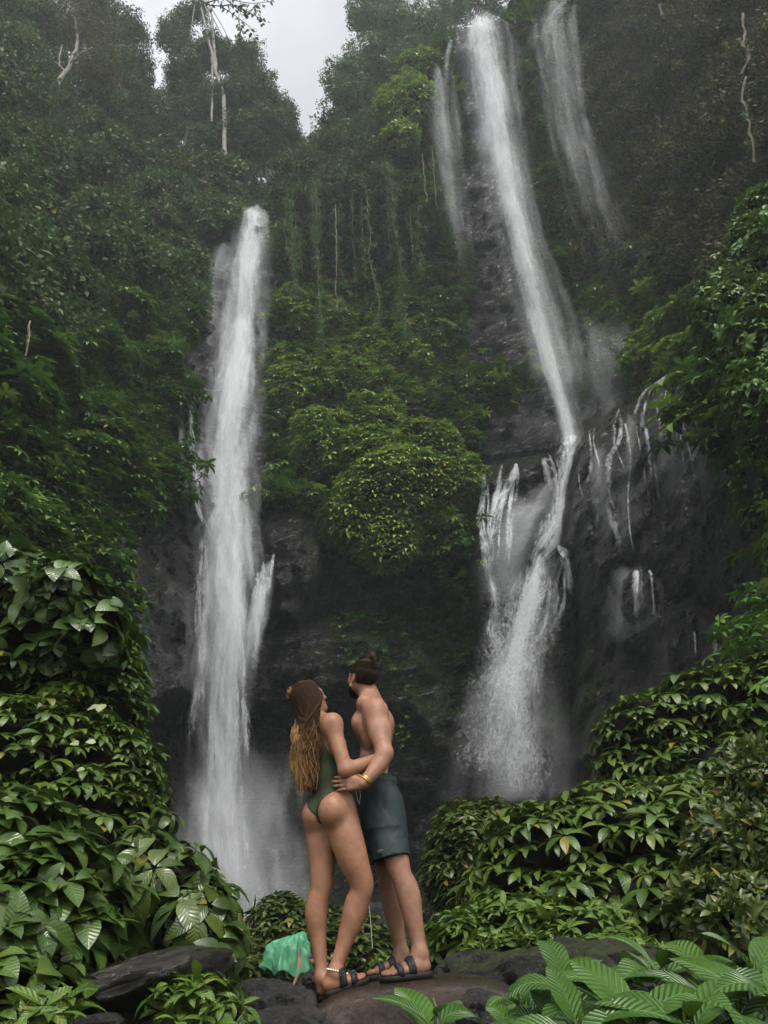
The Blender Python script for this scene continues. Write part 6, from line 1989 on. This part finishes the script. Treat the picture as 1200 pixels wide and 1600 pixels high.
# ---- the man
def build_man():
    f = unit(np.array([-0.93, 0.36, 0.0]))
    up = unit(np.array([-0.10, 0.0, 1.0]))
    B = basis(f, up)
    R_, U_ = B[:, 0], B[:, 2]
    Lf = -R_                                           # his left, towards the viewer
    F = Field((-0.62, 4.20, 1.26), (0.52, 5.26, 3.36), 0.0052)
    Cp, Ca, Cc_, Cs = p(596, 1246, 4.83), p(584, 1192, 4.825), p(582, 1138, 4.825), p(582, 1106, 4.825)
    F.ell(Cp, (0.142, 0.104, 0.12), B, 0.05)
    F.ell(Ca, (0.125, 0.085, 0.135), B, 0.06)
    F.ell(Cc_, (0.148, 0.100, 0.135), B, 0.06)
    F.ell(Cs, (0.155, 0.080, 0.062), B, 0.05)
    for sx in (-1, 1):
        F.ell(Cc_ + f * 0.062 + R_ * 0.068 * sx + U_ * 0.030, (0.070, 0.042, 0.058), B, 0.05)       # chest
        F.ell(Cc_ - f * 0.070 + R_ * 0.085 * sx + U_ * 0.035, (0.062, 0.045, 0.085), B, 0.03)       # shoulder blade
        F.ell(Cc_ + R_ * 0.120 * sx - f * 0.025 - U_ * 0.045, (0.035, 0.055, 0.10), B, 0.04)        # flank
    F.cap(Cs - f * 0.094 + U_ * 0.0, Ca - f * 0.092 - U_ * 0.09, 0.007, 0.007, 0.03, op='carve')
    F.cap(Cc_ + f * 0.112 + U_ * 0.05, Ca + f * 0.09 - U_ * 0.05, 0.005, 0.005, 0.03, op='carve')
    legs = [[(604, 1255, 4.765, .098), (610, 1290, 4.75, .092), (616, 1322, 4.73, .078), (622, 1348, 4.705, .065), (628, 1370, 4.69, .057), (638, 1402, 4.69, .060), (645, 1432, 4.68, .053), (652, 1464, 4.67, .041), (656, 1490, 4.66, .038)],
            [(592, 1255, 4.905, .098), (597, 1290, 4.91, .092), (600, 1322, 4.92, .078), (604, 1352, 4.93, .063), (607, 1374, 4.93, .055), (613, 1408, 4.945, .058), (617, 1436, 4.95, .051), (623, 1466, 4.95, .040), (627, 1490, 4.95, .037)]]
    for lg in legs:
        F.chain([(p(a, b, c), r) for a, b, c, r in lg], 0.03)
        F.ell(p(*lg[5][:3]) - f * 0.018, (0.038, 0.038, 0.090), None, 0.05)
        F.ell(p(*lg[3][:3]) + f * 0.030 - U_ * 0.02, (0.032, 0.030, 0.042), None, 0.045)
    core = F.copy()
    F.cap(Cs + U_ * 0.01, p(571, 1070, 4.825), 0.062, 0.059, 0.05)
    for sx in (-1, 1):
        F.cap(p(575, 1086, 4.825) - f * 0.012, Cs + R_ * 0.125 * sx + U_ * 0.012, 0.036, 0.040, 0.05)   # trapezius
    Hf = unit(np.array([-0.56, 0.78, 0.30]))
    HB = basis(Hf)
    Hc = p(566, 1060, 4.835)
    g = make_head(F, Hc, HB, True, 1.06)
    # near arm: down and across to her back
    sh, el, wr = p(588, 1112, 4.655), p(601, 1177, 4.555), p(567, 1224, 4.475)
    F.ell(sh + U_ * 0.000, (0.060, 0.060, 0.070), None, 0.07)
    F.chain([(sh, .062), (p(590, 1132, 4.625), .062), (p(595, 1155, 4.59), .057), (el, .047)], 0.06)
    F.ell(p(590, 1142, 4.60) + f * 0.018, (0.036, 0.036, 0.06), None, 0.04)
    F.ell(p(597, 1142, 4.61) - f * 0.022, (0.036, 0.036, 0.065), None, 0.04)
    F.chain([(el, .047), (p(593, 1193, 4.535), .050), (p(580, 1210, 4.50), .039), (wr, .029)], 0.03)
    tip = p(524, 1224, 4.50)
    make_hand(F, wr, tip - wr, np.array([0.18, 0.98, 0.05]), -1, 0.190, (0.10, 0.14, 0.12), 0.035, thumb_open=0.55)
    # far arm round her from the other side
    sh2, el2, wr2 = p(580, 1112, 4.985), p(588, 1180, 5.03), p(584, 1232, 5.0)
    F.ell(sh2, (0.056, 0.056, 0.07), None, 0.06)
    F.chain([(sh2, .058), (p(584, 1145, 5.02), .056), (el2, .045)], 0.05)
    F.chain([(el2, .045), (p(587, 1205, 5.02), .044), (wr2, .029)], 0.03)
    make_hand(F, wr2, np.array([-0.1, 0.0, -0.99]), np.array([-0.2, -0.9, 0]), 1, 0.185, (0.2, 0.25, 0.2), 0.03)
    feet = []
    for (hx, hy, hY), (tx, ty, tY), lg, bs in (((672, 1515, 4.66), (604, 1530, 4.60), legs[0], 1), ((641, 1508, 4.95), (580, 1520, 4.90), legs[1], -1)):
        h_, t_ = p(hx, hy, hY), p(tx, ty, tY)
        for q in (h_, t_):
            q[2] = rock_top(q[0], q[1]) + 0.024
        L = 0.262
        an = p(lg[-1][0], lg[-1][1], lg[-1][2])
        an[2] = h_[2] + 0.088
        ff, ss, uu = make_foot(F, h_, t_, an, 0.035, L, bs)
        feet.append((h_, ff, ss, uu, L))
    root = empty('person', (float(Cp[0]), 4.8, float(rock_top(Cp[0], 4.8))))
    tag(root, "shirtless man with a dark hair knot and teal swim shorts, hugging the woman", 'person')

    def tint(V):
        c = np.tile(np.array([0.235, 0.116, 0.070]), (len(V), 1)) * (1 + 0.10 * fbm(V * 7, 3, 14))[:, None]
        z = V[:, 2]
        leg = sstep(2.25, 1.9, z)
        c = c * (1 - leg[:, None] * (0.16 + 0.12 * fbm(V * np.array([90, 90, 30]), 2, 3)[:, None]))
        for sx in (-1, 1):
            nip = Cc_ + f * 0.112 + R_ * 0.082 * sx + U_ * 0.025
            k = np.exp(-((V - nip) ** 2).sum(1) / 0.014 ** 2)[:, None]
            c = c * (1 - 0.6 * k) + np.array([0.15, 0.06, 0.045]) * 0.6 * k
        lip = np.exp(-(((V - g(0, 0.092, -0.060)) ** 2).sum(1)) / 0.015 ** 2)[:, None]
        c = c * (1 - lip * 0.5) + np.array([0.22, 0.08, 0.06]) * lip * 0.5
        stub = np.exp(-(((V - g(0, 0.03, -0.085)) ** 2).sum(1)) / 0.055 ** 2)[:, None] * 0.35
        return c * (1 - stub)
    F.mesh('body', M_SKIN_M, root, 1, {'tint': tint})
    face_parts(root, Hc, HB, 1.06)
    x, y, z = F.pts()
    dt = lambda o, n: (x - o[0]) * n[0] + (y - o[1]) * n[1] + (z - o[2]) * n[2]
    hx = [dt(Hc, HB[:, i]) / 1.06 for i in range(3)]
    cw = F.win(Hc - 0.17, Hc + 0.19, 0)

    def sub(S):
        G = Field.__new__(Field)
        G.h, G.ax = F.h, [F.ax[i][cw[i]] for i in range(3)]
        G.lo = np.array([a[0] for a in G.ax]); G.n = np.array([len(a) for a in G.ax])
        G.S = S.astype(np.float32)
        return G
    cr = np.sqrt((hx[0] / 0.0785) ** 2 + ((hx[1] + 0.014) / 0.0995) ** 2 + ((hx[2] - 0.026) / 0.092) ** 2)[cw]
    q = [a[cw] for a in hx]
    line = np.maximum(q[1] - (0.058 + 0.3 * (q[2] - 0.05)) + 2.0 * np.maximum(0.03 - q[2], 0) * (q[1] > 0.0), -(q[2] + 0.100 - 0.5 * np.maximum(q[1], -0.03)))
    ear = np.maximum(0.03 - np.sqrt((np.abs(q[0]) - 0.08) ** 2 + (q[1] + 0.008) ** 2 + (q[2] + 0.004) ** 2), -1)
    side = sub(np.maximum(np.maximum((cr - 1) * 0.085, line), ear * 0.9))
    hair = side.mesh('hair', M_HAIRD, root, 1)
    rr = np.random.default_rng(5)
    ac = Acc()
    kn = p(580, 1030, 4.80)
    b0, b1 = np.array([0.016, 0.009, 0.005]), np.array([0.055, 0.030, 0.015])
    for i in range(420):                               # longer top hair drawn back to the knot
        a = rr.uniform(-1.25, 1.25)
        fr = rr.uniform(-0.09, 0.068)
        q0 = Hc + HB @ (unit(np.array([0.75 * math.sin(a), fr * 9.0, math.cos(a)])) * np.array([0.085, 0.106, 0.100]) + np.array([0, -0.014, 0.026]))
        o = unit((q0 + kn) / 2 - Hc)
        md = Hc + HB @ (unit(HB.T @ o) * np.array([0.090, 0.111, 0.104])) + HB @ np.array([0, -0.013, 0.022])
        V, Fq = tube(catmull(np.array([q0, md, kn + rr.normal(size=3) * 0.007]), 12), 0.0022, 5)
        ac.add(V, Fq, b0 + (b1 - b0) * rr.random() ** 1.5)
    for i in range(1500):                              # short hair at the sides and nape
        th_, zz = rr.uniform(-2.0, 2.0), rr.uniform(-0.8, 1.3)
        d0 = unit(np.array([math.sin(th_), -math.cos(th_) * 1.0, zz]))
        q0 = Hc + HB @ (d0 * np.array([0.0835, 0.1055, 0.0975]) + np.array([0, -0.014, 0.026]))
        loc = HB.T @ (q0 - Hc) / 1.06
        if loc[1] > 0.045 or loc[2] < -0.088 or (math.hypot(loc[1] + 0.008, loc[2] + 0.004) < 0.034 and abs(loc[0]) > 0.05):
            continue
        tn = HB @ np.array([0, -0.6, -0.35 if zz < 0.35 else 0.5]) + rr.normal(size=3) * 0.12
        tn = unit(tn - (HB @ d0) * (tn @ (HB @ d0)) + HB @ d0 * 0.12)
        V, Fq = tube(np.array([q0, q0 + tn * 0.014 - HB @ d0 * 0.0005, q0 + tn * 0.028 - HB @ d0 * 0.003]), np.array([0.0015, 0.0015, 0.0006]), 4)
        ac.add(V, Fq, b0 * rr.uniform(0.6, 1.5))
    for i in range(36):
        ph = rr.uniform(0, 6.28)
        a1 = unit(rr.normal(size=3)); a2 = unit(np.cross(a1, rr.normal(size=3)))
        th = np.linspace(0, 5.0, 16)
        V, Fq = tube(kn + np.array([0.004, 0, 0.006]) + (np.cos(th + ph)[:, None] * a1 + np.sin(th + ph)[:, None] * a2) * rr.uniform(0.016, 0.034) + rr.normal(size=3) * 0.003, 0.0055, 5)
        ac.add(V, Fq, b0 + (b1 - b0) * rr.random() * 0.8)
    tag(ac.build('top_hair', M_HAIR, hair, 'tint'), kind='stuff')
    beard = sub(np.maximum(np.maximum(F.S[cw] - 0.0055, -(F.S[cw] + 0.004)),
                           np.maximum(np.maximum(q[2] + 0.045 + 0.45 * np.maximum(0.055 - q[1], -0.02) * 0.6, -(q[2] + 0.125)),
                                      np.maximum(-(q[1] - 0.0), 0.012 - np.sqrt((q[0] / 1.7) ** 2 + (q[1] - 0.09) ** 2 + ((q[2] + 0.060) * 1.2) ** 2)))))
    beard.mesh('beard', M_HAIRD, root, 1)
    # ear ring, bracelet
    lob = Hc + HB @ np.array([-0.087, -0.006, -0.040])
    th = np.linspace(0, 2 * np.pi, 18)
    ac = Acc()
    ac.add(*tube(lob + np.cos(th)[:, None] * HB[:, 1] * 0.009 + np.sin(th)[:, None] * HB[:, 2] * 0.009 - HB[:, 2] * 0.008, 0.0019, 6))
    ac.build('earring', M_GOLD, root)
    wa = unit(wr - p(580, 1210, 4.50))
    for o_ in (0.004, 0.015):
        bead_ring('bracelet', F, wr - wa * (0.012 + o_), wa, M_GOLD, root, 0.005, 0.003, 24, tubew=0.0048)
    # swim shorts with folds, hem, waistband, drawstring and a small oval badge
    sw = F.win((-0.42, 4.45, 2.0), (0.46, 5.22, 2.92), 0)
    S = Field.__new__(Field)
    S.h, S.ax = F.h, [F.ax[i][sw[i]] for i in range(3)]
    S.lo, S.n = np.array([a[0] for a in S.ax]), np.array([len(a) for a in S.ax])
    S.S = np.full(S.n, 0.2, np.float32)
    wl, hl = p(585, 1217, 4.83), p(611, 1345, 4.715)
    hr_ = p(603, 1350, 4.925)
    hipc = p(602, 1290, 4.83)
    S.econe(wl, hipc, f, R_, (0.102, 0.128), (0.136, 0.165), 0.03)
    S.econe(p(589, 1228, 4.80), hl, f, R_, (0.100, 0.118), (0.085, 0.104), 0.07)
    S.econe(p(587, 1228, 4.87), hr_, f, R_, (0.098, 0.110), (0.085, 0.098), 0.07)
    x, y, z = S.pts()
    P3 = np.stack(np.broadcast_arrays(x * 1.0, y, z), -1)
    al = (P3[..., 0] - wl[0]) * U_[0] + (P3[..., 2] - wl[2]) * U_[2]
    fold = fbm(np.stack([P3[..., 0] * 9 + al * 4, P3[..., 1] * 9, al * 3.2 + P3[..., 0] * 3], -1), 3, 31)
    fold2 = 1 - np.abs(fbm(np.stack([P3[..., 0] * 14 - al * 9, P3[..., 1] * 14, al * 6], -1), 2, 37))
    amp = sstep(-0.02, -0.10, al)
    S.S += (fold * 0.009 + (0.75 - fold2) * 0.013) * amp * (np.abs(S.S) < 0.05)
    band = np.abs(al + 0.018) - 0.020
    S.S = np.where(np.abs(S.S) < 0.05, S.S - 0.0035 * sstep(0.003, -0.003, band), S.S)
    hem = (P3[..., 2] - hl[2])
    lim = (al < 0.0) & (hem > 0.03)
    S.S = np.where(lim, np.minimum(S.S, core.S[sw] - 0.007), S.S).astype(np.float32)
    for a, b in ((p(604, 1300, 4.755), hl), (p(598, 1300, 4.90), hr_)):      # open hems
        d = b - a
        S.cap(a + d * 0.72, b + d * 0.25, 0.086, 0.092, 0.004, op='carve')
    S.mesh('swim_shorts', M_SHORTS, root, 1)
    bq = p(595, 1331, 4.4)
    dq = unit(bq - np.array([0, 0, CAM_H]))
    line = np.array([0, 0, CAM_H]) + dq * np.linspace(4.3, 5.4, 600)[:, None]
    v = S.at(line)
    hit = line[int(np.argmax(v < 0.001))] if (v < 0.001).any() else bq
    th = np.linspace(0, 2 * np.pi, 20, endpoint=False)
    e1, e2 = unit(np.cross(dq, [0.05, 0, 1.0])), np.array([0.05, 0, 1.0])
    ring = lambda r1, r2, o: hit - dq * o + np.cos(th)[:, None] * e1 * r1 + np.sin(th)[:, None] * e2 * r2
    V = np.concatenate([ring(0.023, 0.013, -0.012), ring(0.023, 0.013, 0.003), ring(0.020, 0.010, 0.0042)])
    mesh_np('badge', V, [tuple(i) for i in grid_faces(3, 20, True)] + [tuple(range(40, 60))], M_LOGO, root)
    ac = Acc()
    for (a, b, c) in (((560, 1230), (557, 1240), (560, 1253)), ((561, 1230), (563, 1243), (561, 1257))):
        ac.add(*tube(catmull(np.array([p(*a, 4.60), p(*b, 4.585), p(*c, 4.59)]), 10), 0.002, 5))
    ac.build('drawstring', M_CORD, root)
    for h_, ff, ss, uu, L in feet:
        sd = tag(empty('sandal', h_), None)
        sd.parent = root
        sd.matrix_parent_inverse = Matrix.Translation(-Vector(root.location))
        make_sandal(F, h_, ff, ss, uu, L, sd, (M_SOLE, M_BLACK, M_BUCKLE), (0.40, 0.66))
    return root


# ---- the stooping person under a thin plastic poncho, far behind
def film_material():
    m, n, l = new_mat("green_plastic_film")
    out = N(n, 'ShaderNodeOutputMaterial')
    d = N(n, 'ShaderNodeBsdfPrincipled', **{'Base Color': (0.20, 0.58, 0.34, 1), 'Roughness': 0.3})
    t = N(n, 'ShaderNodeBsdfTranslucent', Color=(0.3, 0.82, 0.5, 1))
    tr = N(n, 'ShaderNodeBsdfTransparent', Color=(0.55, 0.95, 0.75, 1))
    a = N(n, 'ShaderNodeMixShader', Fac=0.45)
    b = N(n, 'ShaderNodeMixShader', Fac=0.42)
    l.new(d.outputs[0], a.inputs[1]); l.new(t.outputs[0], a.inputs[2])
    l.new(a.outputs[0], b.inputs[1]); l.new(tr.outputs[0], b.inputs[2])
    l.new(b.outputs[0], out.inputs['Surface'])
    return m


def build_stooper():
    Y = 16.0
    q = lambda x, y, dy=0.0: W(x, y, Y + dy)
    lo, hi = q(395, 1565, 0), q(505, 1455, 0)
    F = Field((lo[0] - 0.1, Y - 0.75, min(lo[2], hi[2]) - 0.1), (hi[0] + 0.1, Y + 0.75, max(lo[2], hi[2]) + 0.15), 0.011)
    hip, sh, hd = q(432, 1492), q(470, 1480), q(484, 1497, -0.05)
    F.chain([(hip, .15), ((hip + sh) / 2 + np.array([0, 0, 0.05]), .15), (sh, .13)], 0.05)
    F.chain([(sh, .06), ((sh + hd) / 2, .055), (hd, .05)], 0.04)
    F.ell(hd, (0.085, 0.085, 0.105), None, 0.03)
    F.ell(hd + np.array([0.05, -0.03, -0.05]), (0.04, 0.04, 0.05), None, 0.04)
    F.chain([(sh + np.array([-0.02, -0.17, -0.02]), .055), (q(467, 1512, -0.25), .042), (q(460, 1536, -0.3), .030)], 0.04)
    make_hand(F, q(460, 1536, -0.3), np.array([-0.25, 0.0, -1.0]), np.array([-0.9, 0.1, 0]), 1, 0.17, (0.2, 0.3, 0.3), 0.05)
    F.chain([(sh + np.array([0, 0.17, -0.02]), .055), (q(472, 1512, 0.22), .042), (q(470, 1534, 0.22), .030)], 0.04)
    make_hand(F, q(470, 1534, 0.22), np.array([0.1, 0.0, -1.0]), np.array([-0.9, 0.1, 0]), 1, 0.17, (0.2, 0.3, 0.3), 0.05)
    for dy, kx in ((-0.14, 436), (0.14, 440)):
        F.chain([(hip + np.array([0, dy, -0.06]), .10), (q(kx, 1527, dy), .068), (q(kx - 12, 1552, dy), .05)], 0.04)
        F.chain([(q(kx - 12, 1552, dy), .05), (q(kx - 6, 1556, dy), .045), (q(kx + 6, 1557, dy), .035)], 0.02)
    root = tag(empty('person', q(432, 1558)), "stooping person in a translucent green poncho reaching down by the domed shrub", 'person')

    def tint(V):
        c = np.tile(np.array([0.27, 0.15, 0.10]), (len(V), 1))
        leg = (V[:, 0] < q(450, 1520)[0]) & (V[:, 2] < hip[2] - 0.02)
        tors = (V[:, 2] > hip[2] - 0.06) & (np.linalg.norm(V - hd, axis=1) > 0.13)
        c[tors] = (0.10, 0.10, 0.09)
        c[leg] = (0.012, 0.012, 0.014)
        hair = (np.linalg.norm(V - hd, axis=1) < 0.125) & (V[:, 2] > hd[2] - 0.02)
        c[hair] = (0.02, 0.013, 0.01)
        return c
    F.mesh('body', M_SKIN_M, root, 1, {'tint': tint})
    nt, ns_ = 110, 26
    th = np.linspace(0, 2 * np.pi, nt, endpoint=False)
    s = np.linspace(0, 1, ns_)
    ra, rb = hip + np.array([0.16, 0, 0.25]), sh + np.array([0.00, 0, 0.25])
    cx = np.cos(th)
    ridge = ra + (rb - ra) * (0.5 + 0.5 * cx)[:, None]
    hc = (q(448, 1522) + 0)
    hem = np.stack([hc[0] + 0.46 * cx, Y + 0.42 * np.sin(th), hc[2] - 0.04 * np.cos(th * 2 + 0.5) + 0.16 * sstep(-0.3, -1, cx) + 0.03 * np.sin(th * 7)], -1)
    fo = fbm(np.stack([np.cos(th) * 3.2, np.sin(th) * 3.2, th * 0], -1), 3, 5)
    fo2 = np.sin(th * 17 + 3 * fo) * 0.5 + np.sin(th * 9 + 5 * fo)
    V = []
    for k in s:
        xy = ridge[:, :2] + (hem[:, :2] - ridge[:, :2]) * k ** 0.52
        z = ridge[:, 2] + (hem[:, 2] - ridge[:, 2]) * k ** 2.1
        out = np.stack([np.cos(th), np.sin(th)], -1)
        w = (0.028 * fo2 * k ** 1.2 + 0.06 * fo * k)
        crinkle = fbm(np.stack([np.cos(th) * 4, np.sin(th) * 4, np.full(nt, k * 5)], -1), 3, 9) * 0.075 * (0.3 + k)
        V.append(np.concatenate([xy + out * (w + crinkle)[:, None], (z + crinkle * 0.5)[:, None]], 1))
    mesh_np('poncho', np.concatenate(V), grid_faces(ns_, nt, True), film_material(), root)


build_stooper()
build_woman()
build_man()

# a pale dry stalk standing between the two pairs of legs
stalk = tag(empty('dry_stalk', W(582, 1478, 6.4)), "thin pale dry stalk rising between the woman's and the man's legs", 'plant')
ac = Acc()
Ps = catmull(np.array([W(582, 1482, 6.4), W(579, 1440, 6.4), W(575, 1395, 6.4), W(572, 1360, 6.4)]), 16)
ac.add(*tube(Ps, np.linspace(0.004, 0.002, 16), 5))
ac.build('stem', M_CORD, stalk)
mesh_np('leaf', _lv * 0.09 + Ps[2], _lf, L_LIGHT, stalk, uv=_lu)

# ------------------------------------------------------------------ haze: damp air filling the gorge
def haze_box(density=0.0007):
    m, n, l = new_mat("damp_air")
    out = N(n, 'ShaderNodeOutputMaterial')
    v = N(n, 'ShaderNodeVolumePrincipled')
    v.inputs['Color'].default_value = (0.90, 0.95, 1.0, 1)
    v.inputs['Density'].default_value = density
    v.inputs['Anisotropy'].default_value = 0.2
    l.new(v.outputs[0], out.inputs['Volume'])
    x, y0, y1, z0, z1 = 135, -125, 135, -4, 140
    V = [(sx * x, sy, sz) for sx in (-1, 1) for sy in (y0, y1) for sz in (z0, z1)]
    F = [(0, 1, 3, 2), (4, 6, 7, 5), (0, 4, 5, 1), (2, 3, 7, 6), (0, 2, 6, 4), (1, 5, 7, 3)]
    o = mesh_np('haze', V, F, m, smooth=False)
    tag(o, kind='stuff')


haze_box()
